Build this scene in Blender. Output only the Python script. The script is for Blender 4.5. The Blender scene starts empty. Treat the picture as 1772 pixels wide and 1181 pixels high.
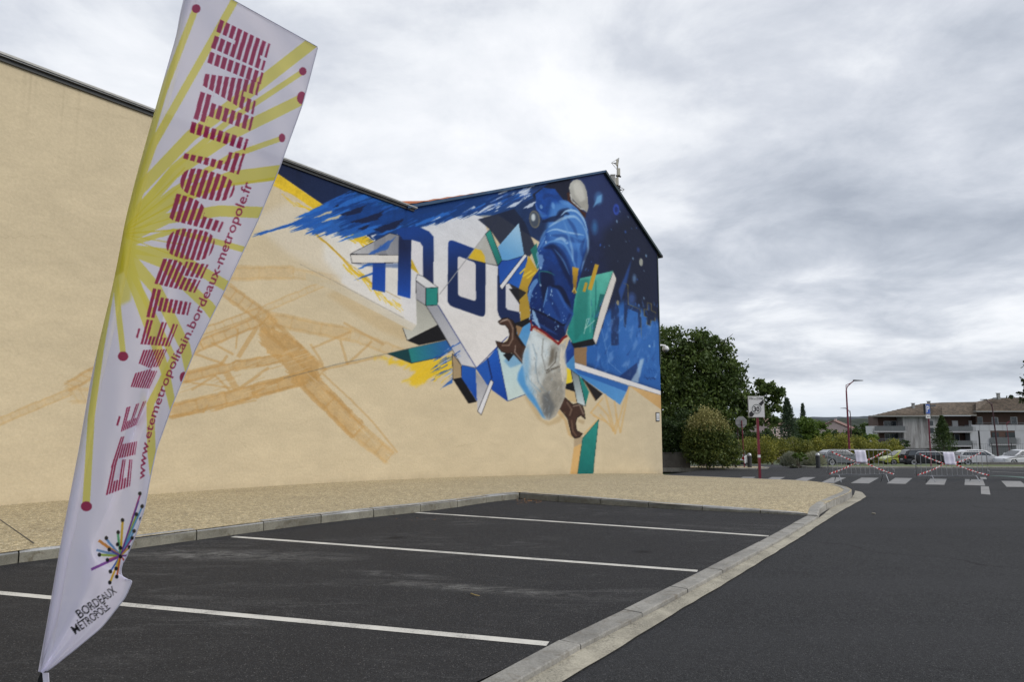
import bpy, bmesh, math, random
import numpy as np
from mathutils import Vector, Matrix
from mathutils.geometry import delaunay_2d_cdt

random.seed(7)
RS = np.random.RandomState(11)
SC = bpy.context.scene
COL = SC.collection

# ------------------------------------------------------------------ camera
F, CX, CY, HY, EYE = 1181.0, 886.0, 590.5, 728.0, 1.6
TH = math.atan((HY - CY) / F)
cam_data = bpy.data.cameras.new('camera')
cam_data.sensor_width = 36.0
cam_data.lens = 36.0 * F / 1772.0
cam_data.clip_start = 0.05
cam_data.clip_end = 20000
cam = bpy.data.objects.new('camera', cam_data)
COL.objects.link(cam)
cam.location = (0, 0, EYE)
cam.rotation_euler = (math.pi / 2 + TH, 0, 0)
SC.camera = cam

# ------------------------------------------------------------------ world: overcast sky
SUN_AZ, SUN_EL = math.radians(112), math.radians(40)      # azimuth clockwise from +Y
world = bpy.data.worlds.new('World')
SC.world = world
world.use_nodes = True
nt = world.node_tree
for n in list(nt.nodes):
    nt.nodes.remove(n)


class G:
    """small helper for writing node graphs"""
    def __init__(s, t): s.t = t
    def n(s, typ, ins=None, **kw):
        d = s.t.nodes.new(typ)
        for k, v in kw.items(): setattr(d, k, v)
        for k, v in (ins or {}).items():
            if isinstance(v, bpy.types.NodeSocket): s.t.links.new(v, d.inputs[k])
            else: d.inputs[k].default_value = v
        return d
    def m(s, op, a, b=0.0, c=None, clamp=False):
        ins = {0: a, 1: b}
        if c is not None: ins[2] = c
        return s.n('ShaderNodeMath', ins, operation=op, use_clamp=clamp).outputs[0]
    def noise(s, vec, scale, detail=4.0, rough=0.55, dist=0.0):
        return s.n('ShaderNodeTexNoise', {'Vector': vec, 'Scale': scale, 'Detail': detail, 'Roughness': rough, 'Distortion': dist}).outputs['Fac']
    def ramp(s, fac, stops, interp='LINEAR'):
        r = s.n('ShaderNodeValToRGB', {'Fac': fac})
        cr = r.color_ramp
        cr.interpolation = interp
        while len(cr.elements) < len(stops): cr.elements.new(0.5)
        for e, (p, c) in zip(cr.elements, stops):
            e.position = p
            e.color = tuple(c) + (1,) if not isinstance(c, (int, float)) else (c, c, c, 1)
        return r.outputs['Color']
    def mix(s, fac, a, b, blend='MIX'):
        d = s.n('ShaderNodeMix', data_type='RGBA', blend_type=blend)
        for k, v in ((0, fac), (6, a), (7, b)):
            if isinstance(v, bpy.types.NodeSocket): s.t.links.new(v, d.inputs[k])
            elif k == 0: d.inputs[0].default_value = v
            else: d.inputs[k].default_value = tuple(v) + (1,) if len(v) == 3 else v
        return d.outputs[2]
    def link(s, a, b): s.t.links.new(a, b)


g = G(nt)
tc = g.n('ShaderNodeTexCoord').outputs['Generated']
sep = g.n('ShaderNodeSeparateXYZ', {0: tc})
zz = g.m('ADD', g.m('MAXIMUM', sep.outputs[2], 0.0), 0.21)
px = g.m('DIVIDE', sep.outputs[0], zz)
py = g.m('DIVIDE', sep.outputs[1], zz)
pv = g.n('ShaderNodeCombineXYZ', {0: px, 1: py, 2: 0.0}).outputs[0]
n1 = g.noise(pv, 0.85, 4.0, 0.5, 0.3)
n2 = g.noise(g.n('ShaderNodeVectorMath', {0: pv, 1: (7.3, 2.1, 4.0)}, operation='ADD').outputs[0], 2.6, 10.0, 0.60, 0.25)
# billows: rounded cells give the cloud bases some form
vb = g.n('ShaderNodeTexVoronoi', {'Vector': g.n('ShaderNodeVectorMath', {0: pv, 1: g.n('ShaderNodeVectorMath', {0: g.n('ShaderNodeTexNoise', {'Vector': pv, 'Scale': 2.0, 'Detail': 6.0}).outputs['Color'], 1: (.7, .7, 0)}, operation='MULTIPLY').outputs[0]}, operation='ADD').outputs[0], 'Scale': 1.9}, feature='SMOOTH_F1')
fm = g.m('ADD', g.m('ADD', g.m('MULTIPLY', n1, 0.55), g.m('MULTIPLY', n2, 0.45)), g.m('MULTIPLY', g.m('SUBTRACT', 0.42, vb.outputs['Distance']), 0.16))
fm = g.m('ADD', fm, 0.034)
# the cloud layer is thinner high up ahead, where more light comes through
glow = g.n('ShaderNodeVectorMath', {0: tc, 1: (0.0, 0.86, 0.51)}, operation='DOT_PRODUCT').outputs['Value']
glow = g.m('POWER', g.m('MAXIMUM', glow, 0.0), 7.0)
fm = g.m('ADD', fm, g.m('MULTIPLY', glow, 0.095))
cl2 = g.ramp(fm, [(0.40, (0.30, 0.33, 0.385)), (0.48, (0.395, 0.425, 0.48)), (0.55, (0.50, 0.525, 0.575)), (0.61, (0.62, 0.64, 0.675)), (0.69, (0.72, 0.73, 0.755))])
hz = g.m('SUBTRACT', 1.0, g.m('MULTIPLY', sep.outputs[2], 16.0), clamp=True)
cl3 = g.mix(g.m('MULTIPLY', hz, 0.75), cl2, (0.46, 0.52, 0.60))
cl10 = g.mix(1.0, cl3, (10.0, 10.0, 10.0), 'MULTIPLY')
sky = g.n('ShaderNodeTexSky', sky_type='NISHITA', sun_disc=False, sun_elevation=SUN_EL, sun_rotation=SUN_AZ)
skymix = g.mix(0.96, sky.outputs[0], cl10)
bg = g.n('ShaderNodeBackground', {'Color': skymix, 'Strength': 0.1})
g.link(bg.outputs[0], g.n('ShaderNodeOutputWorld').inputs[0])

sd = bpy.data.lights.new('sun', 'SUN')
sd.energy = 1.5
sd.angle = math.radians(35)
sd.color = (1.0, 0.96, 0.9)
sun = bpy.data.objects.new('sun', sd)
COL.objects.link(sun)
sdir = Vector((math.sin(SUN_AZ) * math.cos(SUN_EL), math.cos(SUN_AZ) * math.cos(SUN_EL), math.sin(SUN_EL)))
sun.rotation_euler = sdir.to_track_quat('Z', 'Y').to_euler()
sun.location = (20, 0, 40)

SC.view_settings.view_transform = 'Standard'
SC.view_settings.look = 'None'
SC.view_settings.exposure = 0.50
SC.view_settings.gamma = 1.0
SC.view_settings.use_curve_mapping = False
SC.render.engine = 'CYCLES'
SC.cycles.max_bounces = 6
SC.cycles.use_denoising = True

# ------------------------------------------------------------------ ground shape and sight lines
_zy = [(-40, 0), (11, 0), (15, -.07), (18.8, -.18), (22.9, -.40), (30, -.77), (36.9, -1.26), (46, -1.52), (60, -2.2), (70, -2.8),
       (140, -6.6), (400, -17), (900, -34), (2500, -60), (9000, -60)]
_zx, _zv = zip(*_zy)
_fy = np.concatenate([np.arange(-40, 100, .5), np.geomspace(100, 9000, 300)])
_fz = np.interp(_fy, _zx, _zv)
_sm = _fz.copy()
for i, y in enumerate(_fy):
    if y < 100:
        w = 2.0
        _sm[i] = np.mean(np.interp(np.linspace(y - w, y + w, 17), _zx, _zv))
def zy(y): return float(np.interp(y, _fy, _sm))
def zyv(y): return np.interp(y, _fy, _sm)

_c, _s = math.cos(TH), math.sin(TH)
def ray(x, y):
    dx, dz = (x - CX) / F, -(y - CY) / F
    return (dx, _c - dz * _s, _s + dz * _c)
ROAD = -0.05
def at(x, y, off=0.0):
    """where the sight line through a traced point meets the ground (raised by off)"""
    r = ray(x, y)
    lo, hi, t = 0.0, None, 0.5
    while t < 3000:
        if EYE + r[2] * t < zy(r[1] * t) + off: hi = t; break
        lo = t; t *= 1.03
    if hi is None: hi = 3000
    for _ in range(40):
        m = .5 * (lo + hi)
        if EYE + r[2] * m < zy(r[1] * m) + off: hi = m
        else: lo = m
    return Vector((r[0] * hi, r[1] * hi, EYE + r[2] * hi))
def atY(x, y, Y):
    r = ray(x, y); t = Y / r[1]
    return Vector((r[0] * t, Y, EYE + r[2] * t))

# ------------------------------------------------------------------ colour and materials
def lin(c):
    return tuple(((v / 255) / 12.92 if v / 255 <= .04045 else ((v / 255 + .055) / 1.055) ** 2.4) for v in c)

MATS = {}
def newmat(name):
    m = bpy.data.materials.new(name)
    m.use_nodes = True
    for n in list(m.node_tree.nodes): m.node_tree.nodes.remove(n)
    gg = G(m.node_tree)
    b = gg.n('ShaderNodeBsdfPrincipled')
    o = gg.n('ShaderNodeOutputMaterial')
    gg.link(b.outputs[0], o.inputs[0])
    MATS[name] = m
    return m, gg, b, o
def objco(gg): return gg.n('ShaderNodeTexCoord').outputs['Object']
def geoco(gg): return gg.n('ShaderNodeNewGeometry').outputs['Position']

def plain(name, col, rough=.6, metal=0.0, var=.12, scale=6.0, bump=0.0, bscale=40.0, spec=.5):
    m, gg, b, o = newmat(name)
    co = objco(gg)
    f = gg.noise(co, scale, 5, .6)
    lo = tuple(max(0, c * (1 - var)) for c in col); hi = tuple(min(1, c * (1 + var)) for c in col)
    gg.link(gg.ramp(f, [(.3, lo), (.7, hi)]), b.inputs['Base Color'])
    b.inputs['Roughness'].default_value = rough
    b.inputs['Metallic'].default_value = metal
    b.inputs['Specular IOR Level'].default_value = spec
    if bump:
        bp = gg.n('ShaderNodeBump', {'Height': gg.noise(co, bscale, 6, .6), 'Strength': bump, 'Distance': .01})
        gg.link(bp.outputs[0], b.inputs['Normal'])
    return m

def asphalt(name, base, speck, fleck):
    m, gg, b, o = newmat(name)
    co = geoco(gg)
    big = gg.noise(co, .35, 5, .6, .4)
    mid = gg.noise(co, 5.0, 6, .65)
    fine = gg.noise(co, 95.0, 4, .75)
    vor = gg.n('ShaderNodeTexVoronoi', {'Vector': co, 'Scale': 150.0})
    k = gg.m('ADD', gg.m('MULTIPLY', big, .5), gg.m('MULTIPLY', mid, .5))
    c1 = gg.ramp(k, [(.35, tuple(v * .66 for v in base)), (.65, tuple(v * 1.42 for v in base))])
    c2 = gg.mix(gg.ramp(fine, [(.38, 0.0), (.70, 1.0)]), c1, tuple(v * 3.0 for v in base))
    c2 = gg.mix(1.0, c2, gg.ramp(gg.noise(co, 34.0, 3, .8), [(.3, .62), (.7, 1.42)]), 'MULTIPLY')
    st = gg.ramp(vor.outputs['Color'], [(.0, 0.0), (.80, 0.0), (.97, 1.0)])
    c3 = gg.mix(gg.m('MULTIPLY', st, speck), c2, (.19, .185, .18))
    if fleck:
        # chalky scuffs left by tyres, drawn out along the bays
        mp = gg.n('ShaderNodeMapping', {'Vector': co, 'Rotation': (0, 0, math.radians(-5)), 'Scale': (.7, 1.9, 1)}).outputs[0]
        sc = gg.noise(mp, 1.15, 9, .78, 1.6)
        gate = gg.noise(co, .42, 2, .5)
        f = gg.m('MULTIPLY', gg.ramp(sc, [(.50, 0.0), (.66, 1.0)]), gg.ramp(gate, [(.44, 0.0), (.58, 1.0)]))
        f = gg.m('MULTIPLY', f, gg.ramp(gg.noise(co, 38.0, 5, .8), [(.42, 0.0), (.62, 1.0)]))
        c3 = gg.mix(gg.m('MULTIPLY', f, .7), c3, (.17, .168, .165))
        # chalk dust brushed about on two of the bays, and an oily spot or two
        for (cx_, cy_, rx_, ry_, rot, k_, col_) in ((-3.4, 8.4, 1.9, .42, -.10, 1.0, (.25, .245, .235)), (-.35, 6.75, 1.5, .20, -.28, .85, (.24, .235, .225)), (-1.2, 7.35, .8, .16, -.3, .7, (.22, .215, .21)), (2.6, 10.8, 1.3, .22, -.5, .4, (.2, .195, .19)),
                                                     (-1.6, 9.6, .22, .16, .4, -.7, (.006, .006, .006)), (1.6, 8.6, .16, .12, .2, -.6, (.006, .006, .006)), (-2.2, 5.9, .2, .14, .9, -.6, (.006, .006, .006))):
            q = gg.n('ShaderNodeMapping', {'Vector': co, 'Location': (-cx_, -cy_, 0)}).outputs[0]
            q = gg.n('ShaderNodeMapping', {'Vector': q, 'Rotation': (0, 0, -rot)}).outputs[0]
            q = gg.n('ShaderNodeMapping', {'Vector': q, 'Scale': (1 / rx_, 1 / ry_, 0)}).outputs[0]
            dd = gg.n('ShaderNodeVectorMath', {0: q}, operation='LENGTH').outputs['Value']
            gt = gg.m('SUBTRACT', 1.0, dd, clamp=True)
            if k_ > 0:
                w_ = gg.m('MULTIPLY', gt, gg.ramp(gg.noise(gg.n('ShaderNodeMapping', {'Vector': co, 'Scale': (1.2, 3.4, 1)}).outputs[0], 2.0, 9, .8, 1.2), [(.44, 0.0), (.62, 1.0)]))
                w_ = gg.m('MULTIPLY', w_, gg.ramp(fine, [(.36, .15), (.6, 1.0)]))
                c3 = gg.mix(gg.m('MULTIPLY', w_, 1.4 * k_, clamp=True), c3, col_)
            else:
                c3 = gg.mix(gg.m('MULTIPLY', gg.m('MULTIPLY', gt, gg.ramp(mid, [(.3, .4), (.6, 1.0)])), 1.2, clamp=True), c3, col_)
        sx = gg.n('ShaderNodeTexVoronoi', {'Vector': co, 'Scale': 3.0}).outputs['Distance']
        c3 = gg.mix(gg.ramp(sx, [(.0, .8), (.022, 0.0)]), c3, (.3, .29, .27))
    if not fleck:
        # wheel tracks worn a little paler along the lane, and a few fine cracks
        mp = gg.n('ShaderNodeMapping', {'Vector': co, 'Rotation': (0, 0, math.radians(-56)), 'Scale': (.06, .75, 1)}).outputs[0]
        lane = gg.noise(mp, 1.0, 3, .5)
        c3 = gg.mix(gg.m('MULTIPLY', gg.ramp(lane, [(.46, 0.0), (.62, 1.0)]), .35), c3, tuple(v * 2.6 for v in base))
        sx = gg.n('ShaderNodeTexVoronoi', {'Vector': co, 'Scale': 1.6}).outputs['Distance']
        c3 = gg.mix(gg.ramp(sx, [(.0, .8), (.012, 0.0)]), c3, (.3, .29, .27))
        wv_ = gg.n('ShaderNodeVectorMath', {0: co, 1: gg.n('ShaderNodeVectorMath', {0: gg.n('ShaderNodeTexNoise', {'Vector': co, 'Scale': 1.4, 'Detail': 5.0}).outputs['Color'], 1: (.9, .9, .9)}, operation='MULTIPLY').outputs[0]}, operation='ADD').outputs[0]
        cr_ = gg.n('ShaderNodeTexVoronoi', {'Vector': wv_, 'Scale': .17}, feature='DISTANCE_TO_EDGE').outputs['Distance']
        c3 = gg.mix(gg.ramp(cr_, [(.0, .75), (.0016, 0.0)]), c3, (.006, .006, .006))
    gg.link(c3, b.inputs['Base Color'])
    b.inputs['Roughness'].default_value = .86
    b.inputs['Specular IOR Level'].default_value = .22
    hgt = gg.m('ADD', gg.m('MULTIPLY', fine, 1.0), gg.m('MULTIPLY', vor.outputs['Distance'], .8))
    bp = gg.n('ShaderNodeBump', {'Height': hgt, 'Strength': .8, 'Distance': .006})
    gg.link(bp.outputs[0], b.inputs['Normal'])
    return m
M_PARK = asphalt('parking asphalt', (.0145, .0143, .0151), .75, True)
M_ROAD = asphalt('road asphalt', (.0160, .0163, .0174), .6, False)

def aggregate():
    m, gg, b, o = newmat('exposed aggregate')
    co = geoco(gg)
    v = gg.n('ShaderNodeTexVoronoi', {'Vector': co, 'Scale': 62.0})
    s = gg.n('ShaderNodeSeparateColor', {0: v.outputs['Color']})
    c = gg.ramp(s.outputs[0], [(0, (.15, .115, .065)), (.25, (.34, .265, .15)), (.5, (.53, .43, .25)), (.8, (.64, .54, .35)), (1, (.76, .70, .54))])
    edge = gg.ramp(v.outputs['Distance'], [(.30, 0.0), (.65, 1.0)])
    c = gg.mix(edge, c, (.33, .27, .16))
    big = gg.noise(co, .6, 6, .6)
    c = gg.mix(gg.ramp(big, [(.3, .32), (.6, 0.0)]), c, (.24, .195, .125))
    n = gg.noise(co, 20.0, 4, .85)
    n_b = gg.noise(co, 9.0, 5, .8)
    c = gg.mix(1.0, c, gg.ramp(n_b, [(.36, .74), (.64, 1.24)]), 'MULTIPLY')
    c = gg.mix(1.0, c, gg.ramp(n, [(.34, .52), (.66, 1.5)]), 'MULTIPLY')
    gg.link(c, b.inputs['Base Color'])
    b.inputs['Roughness'].default_value = .85
    h = gg.m('SUBTRACT', 1.0, v.outputs['Distance'])
    gg.link(gg.n('ShaderNodeBump', {'Height': h, 'Strength': .7, 'Distance': .006}).outputs[0], b.inputs['Normal'])
    return m
M_PAVE = aggregate()

def concrete(name, base, stain, k=1.0):
    m, gg, b, o = newmat(name)
    co = geoco(gg)
    a = gg.noise(co, 2.3, 7, .65, .5)
    f = gg.noise(co, 60.0, 5, .7)
    c = gg.ramp(a, [(.32, tuple(v * .66 for v in base)), (.55, base), (.75, tuple(v * 1.22 for v in base))])
    st = gg.noise(co, 6.5, 7, .7, 1.0)
    c = gg.mix(gg.m('MULTIPLY', gg.ramp(st, [(.52, 0.0), (.68, 1.0)]), .6 * k), c, stain)
    c = gg.mix(1.0, c, gg.ramp(f, [(.3, .72), (.7, 1.18)]), 'MULTIPLY')
    info = gg.n('ShaderNodeObjectInfo').outputs['Random']
    c = gg.mix(1.0, c, gg.ramp(info, [(0, .84), (1, 1.12)]), 'MULTIPLY')
    gg.link(c, b.inputs['Base Color'])
    b.inputs['Roughness'].default_value = .8
    gg.link(gg.n('ShaderNodeBump', {'Height': f, 'Strength': .5, 'Distance': .004}).outputs[0], b.inputs['Normal'])
    return m
M_KERB = concrete('kerb concrete', (.285, .275, .25), (.13, .105, .07))
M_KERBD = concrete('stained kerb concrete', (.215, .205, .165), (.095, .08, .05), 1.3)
M_KERBT = concrete('sky-lit kerb top', (.33, .335, .335), (.20, .19, .17), .7)  # paler concrete for upward faces: the sky's light painted into the kerb colour
M_GUT = concrete('gutter concrete', (.39, .36, .285), (.15, .135, .105), .8)
_g = G(M_GUT.node_tree); _b = next(n for n in M_GUT.node_tree.nodes if n.type == 'BSDF_PRINCIPLED'); _src = _b.inputs['Base Color'].links[0].from_socket
_pos = geoco(_g); _n = _g.m('MULTIPLY', _g.ramp(_g.noise(_pos, 55.0, 4, .85), [(.50, 0.0), (.60, 1.0)]), _g.ramp(_g.noise(_pos, 3.2, 4, .6), [(.40, 0.0), (.62, .9)]))
_g.link(_g.mix(_n, _src, (.06, .055, .045)), _b.inputs['Base Color'])
M_WALLC = concrete('old concrete', (.16, .15, .14), (.08, .08, .07))

def paint(name, col, wear=.5):
    m, gg, b, o = newmat(name)
    co = geoco(gg)
    f = gg.noise(co, 70.0, 5, .75)
    a = gg.noise(co, 3.0, 6, .65)
    w = gg.m('ADD', gg.m('MULTIPLY', f, .6), gg.m('MULTIPLY', a, .4))
    c = gg.mix(gg.ramp(w, [(wear - .1, 0.75), (wear + .04, 0.0)]), col, (.09, .09, .09))
    c = gg.mix(1.0, c, gg.ramp(a, [(.3, .85), (.7, 1.05)]), 'MULTIPLY')
    gg.link(c, b.inputs['Base Color'])
    b.inputs['Roughness'].default_value = .75
    gg.link(gg.n('ShaderNodeBump', {'Height': f, 'Strength': .4, 'Distance': .004}).outputs[0], b.inputs['Normal'])
    return m
M_LINE = paint('white line paint', (.60, .58, .53), .455)
M_ZEB = paint('worn crossing paint', (.27, .265, .26), .46)

M_STEEL = plain('galvanised steel', (.33, .34, .36), .42, .75, .15, 9)
M_MAROON = plain('maroon enamel', (.155, .012, .03), .42, 0, .12, 5)
M_DKPOST = plain('dark maroon enamel', (.055, .015, .022), .5, 0, .12, 5)
M_SIGNW = plain('sign white', (.58, .59, .60), .35, 0, .03, 3)
M_SIGNB = plain('sign back', (.27, .27, .27), .5, .3, .1, 5)
M_BLACK = plain('sign black', (.012, .012, .013), .45, 0, .1, 5)
M_SGREY = plain('sign ring grey', (.18, .2, .2), .45, 0, .1, 5)
M_BLUE = plain('sign blue', (.015, .075, .36), .35, 0, .06, 5)
M_RED = plain('tape red', (.50, .018, .02), .4, 0, .1, 9)
M_TWHITE = plain('tape white', (.72, .70, .70), .4, 0, .06, 9)
M_PAPER = plain('paper', (.66, .64, .76), .6, 0, .04, 5)
M_PLASTW = plain('white plastic', (.66, .67, .68), .35, 0, .04, 5)
M_CHAR = plain('charcoal metal', (.03, .032, .036), .55, 0, .15, 9)
M_SILV = plain('bollard cap', (.42, .43, .45), .35, .5, .1, 9)
M_COPING = plain('zinc coping', (.13, .135, .14), .5, .55, .2, 3)
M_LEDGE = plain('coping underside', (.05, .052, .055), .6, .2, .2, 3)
M_VBLUE = plain('blue painted verge', (.010, .050, .12), .6, 0, .25, 2)
M_VDARK = plain('dark green verge', (.012, .03, .033), .55, 0, .25, 2)
M_STUC = plain('cream render', (.60, .50, .34), .9, 0, .06, 2, .3, 30)
M_GLASS = plain('dark window glass', (.035, .045, .055), .12, 0, .2, 2, spec=.8)
M_WFRAME = plain('window frame white', (.50, .51, .53), .45, 0, .05, 5)
M_BROWN = plain('brown render', (.085, .048, .038), .85, 0, .16, .8)
M_WHITEB = plain('white cladding', (.44, .45, .48), .7, 0, .05, .6)
M_TYRE = plain('tyre rubber', (.015, .015, .016), .8, 0, .2, 20)
M_RIM = plain('wheel rim', (.36, .37, .39), .35, .7, .1, 20)
M_LAMPR = plain('tail light', (.42, .015, .015), .25, 0, .1, 20)
M_LAMPW = plain('head light', (.62, .64, .66), .15, .2, .1, 20)
M_BARK = plain('bark', (.075, .06, .045), .9, 0, .3, 12, .5, 30)
M_DEAD = plain('dry leaf', (.15, .075, .03), .8, 0, .35, 30)
M_PINKW = plain('pale pink render', (.50, .40, .39), .9, 0, .08, 1)
M_POLE = plain('black pole', (.012, .012, .014), .3, 0, .1, 20)
M_GALV = plain('antenna grey', (.28, .28, .27), .5, .3, .15, 9)
M_BEIGEP = plain('antenna beige', (.42, .40, .33), .5, 0, .1, 9)

def stained():
    m, gg, b, o = newmat('stained pale render')
    co = objco(gg)
    mp = gg.n('ShaderNodeMapping', {'Vector': co, 'Scale': (1.2, 1.2, .16)}).outputs[0]
    st = gg.noise(mp, 1.0, 7, .7)
    z = gg.n('ShaderNodeSeparateXYZ', {0: co}).outputs[2]
    c = gg.mix(gg.ramp(st, [(.42, 0.0), (.66, .85)]), (.38, .375, .38), (.13, .12, .12))
    gg.link(c, b.inputs['Base Color']); b.inputs['Roughness'].default_value = .9
    return m
M_STAIN = stained()

def rooftile(name, a, bb, c):
    m, gg, b, o = newmat(name)
    co = objco(gg)
    v = gg.n('ShaderNodeTexVoronoi', {'Vector': co, 'Scale': 2.6})
    s = gg.n('ShaderNodeSeparateColor', {0: v.outputs['Color']})
    n = gg.noise(co, .5, 6, .7)
    f = gg.m('ADD', gg.m('MULTIPLY', s.outputs[0], .55), gg.m('MULTIPLY', n, .45))
    gg.link(gg.ramp(f, [(.2, a), (.5, bb), (.8, c)]), b.inputs['Base Color'])
    b.inputs['Roughness'].default_value = .9
    return m
M_TILE = rooftile('weathered roof tile', (.055, .042, .032), (.105, .080, .058), (.16, .12, .085))
M_OTILE = rooftile('orange roof tile', (.28, .09, .04), (.42, .15, .07), (.5, .22, .12))

def leafmat(name, dark, mid, light, rough=.55, trans=.25):
    m, gg, b, o = newmat(name)
    a = gg.n('ShaderNodeAttribute', attribute_name='tint').outputs['Fac']
    c = gg.ramp(a, [(0, dark), (.5, mid), (1, light)])
    c = gg.mix(1.0, c, gg.ramp(gg.n('ShaderNodeObjectInfo').outputs['Random'], [(0, (.82, .84, .8)), (1, (1.2, 1.14, 1.0))]), 'MULTIPLY')
    gg.link(c, b.inputs['Base Color'])
    b.inputs['Roughness'].default_value = rough
    b.inputs['Specular IOR Level'].default_value = .3
    tr = gg.n('ShaderNodeBsdfTranslucent', {'Color': c})
    mx = gg.n('ShaderNodeMixShader', {0: trans, 1: b.outputs[0], 2: tr.outputs[0]})
    gg.link(mx.outputs[0], o.inputs[0])
    return m
L_WALNUT = leafmat('walnut leaf', (0.028, 0.052, 0.015), (0.06, 0.1, 0.024), (0.135, 0.19, 0.052))
L_DARK = leafmat('dark leaf', (0.024, 0.045, 0.015), (0.042, 0.075, 0.021), (0.083, 0.128, 0.033))
L_VARI = leafmat('variegated leaf', (0.035, 0.06, 0.016), (0.075, 0.11, 0.025), (0.2, 0.22, 0.05))
L_VTOP = leafmat('cream tipped leaf', (0.12, 0.125, 0.05), (0.27, 0.26, 0.1), (0.5, 0.47, 0.24))
L_HEDGE = leafmat('hedge leaf', (0.072, 0.094, 0.020), (0.203, 0.217, 0.041), (0.435, 0.406, 0.087))
L_BRIGHT = leafmat('fresh green leaf', (0.044, 0.081, 0.015), (0.088, 0.150, 0.025), (0.163, 0.237, 0.044))
L_CONI = leafmat('conifer needle', (0.025, 0.048, 0.028), (0.048, 0.081, 0.045), (0.084, 0.126, 0.070))
L_LAV = leafmat('silver shrub leaf', (.17, .19, .14), (.30, .32, .26), (.44, .45, .38))
L_MAPLE = leafmat('maple leaf', (0.018, 0.031, 0.012), (0.036, 0.054, 0.019), (0.072, 0.096, 0.036))

def groundmat():
    m, gg, b, o = newmat('rough grass ground')
    co = geoco(gg)
    a = gg.noise(co, .05, 8, .7); f = gg.noise(co, 3.0, 6, .7)
    c = gg.ramp(gg.m('ADD', gg.m('MULTIPLY', a, .6), gg.m('MULTIPLY', f, .4)), [(.3, (.022, .036, .012)), (.5, (.045, .065, .02)), (.7, (.09, .10, .045))])
    gg.link(c, b.inputs['Base Color']); b.inputs['Roughness'].default_value = .95
    return m
M_GROUND = groundmat()
def grassmat():
    m, gg, b, o = newmat('verge grass')
    co = geoco(gg)
    f = gg.noise(co, 7.0, 7, .75)
    gg.link(gg.ramp(f, [(.3, (.04, .055, .018)), (.5, (.085, .11, .03)), (.75, (.17, .17, .07))]), b.inputs['Base Color'])
    b.inputs['Roughness'].default_value = .95
    return m
M_GRASS = grassmat()
def hillmat(name, a, bb):
    m, gg, b, o = newmat(name)
    co = geoco(gg)
    f = gg.noise(co, .02, 9, .8)
    gg.link(gg.ramp(f, [(.35, a), (.65, bb)]), b.inputs['Base Color']); b.inputs['Roughness'].default_value = 1.0
    return m

# ------------------------------------------------------------------ object helpers
def tag(o, label=None, cat=None, group=None, kind=None):
    if label: o['label'] = label
    if cat: o['category'] = cat
    if group: o['group'] = group
    if kind: o['kind'] = kind
    return o
def empty(name, loc, label=None, cat=None, group=None, rz=0.0):
    o = bpy.data.objects.new(name, None)
    o.empty_display_size = .3
    COL.objects.link(o); o.location = loc; o.rotation_euler = (0, 0, rz)
    return tag(o, label, cat, group)
def link(name, me, mat, parent=None, smooth=False):
    o = bpy.data.objects.new(name, me)
    COL.objects.link(o)
    if mat is not None and not me.materials: me.materials.append(mat)
    if smooth:
        me.polygons.foreach_set('use_smooth', [True] * len(me.polygons))
    if parent is not None: o.parent = parent
    return o
def mesh(name, vs, fs):
    me = bpy.data.meshes.new(name)
    me.from_pydata([tuple(v) for v in vs], [], fs)
    me.update()
    return me

class MB:
    """collects boxes, prisms and tubes for ONE mesh"""
    def __init__(s): s.v = []; s.f = []
    def add(s, vs, fs):
        k = len(s.v); s.v += [tuple(v) for v in vs]; s.f += [tuple(i + k for i in f) for f in fs]; return s
    def box(s, x0, x1, y0, y1, z0, z1, M=None):
        vs = [Vector((x, y, z)) for z in (z0, z1) for y in (y0, y1) for x in (x0, x1)]
        if M is not None: vs = [M @ v for v in vs]
        return s.add(vs, [(0, 2, 3, 1), (4, 5, 7, 6), (0, 1, 5, 4), (2, 6, 7, 3), (0, 4, 6, 2), (1, 3, 7, 5)])
    def tube(s, pts, r, seg=8, r2=None, cap=True):
        pts = [Vector(p) for p in pts]; n = len(pts); rings = []
        for i, p in enumerate(pts):
            d = (pts[min(i + 1, n - 1)] - pts[max(i - 1, 0)]).normalized()
            a = Vector((0, 0, 1)) if abs(d.z) < .9 else Vector((1, 0, 0))
            u = d.cross(a).normalized(); w = u.cross(d)
            rr = r if r2 is None else r + (r2 - r) * i / max(1, n - 1)
            rings.append([p + (u * math.cos(2 * math.pi * k / seg) + w * math.sin(2 * math.pi * k / seg)) * rr for k in range(seg)])
        vs = [v for R in rings for v in R]; fs = []
        for i in range(n - 1):
            for k in range(seg):
                fs.append((i * seg + k, i * seg + (k + 1) % seg, (i + 1) * seg + (k + 1) % seg, (i + 1) * seg + k))
        if cap: fs += [tuple(range(seg))[::-1], tuple((n - 1) * seg + k for k in range(seg))]
        return s.add(vs, fs)
    def prism(s, poly, a, b, fn):
        """poly: 2d outline; fn(x, y, t) -> 3d for t=a and t=b"""
        n = len(poly)
        vs = [fn(x, y, a) for x, y in poly] + [fn(x, y, b) for x, y in poly]
        fs = [tuple(range(n)), tuple(range(2 * n - 1, n - 1, -1))] + [(i, i + n, (i + 1) % n + n, (i + 1) % n) for i in range(n)]
        return s.add(vs, fs)
    def build(s, name, mat, parent=None, bevel=0.0, smooth=False, seg=1):
        me = mesh(name, s.v, s.f)
        if bevel or True:
            bm = bmesh.new(); bm.from_mesh(me)
            bmesh.ops.recalc_face_normals(bm, faces=bm.faces)
            if bevel:
                bmesh.ops.bevel(bm, geom=list(bm.edges), offset=bevel, segments=seg, affect='EDGES', profile=.6)
            bm.to_mesh(me); bm.free()
        return link(name, me, mat, parent, smooth)

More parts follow.
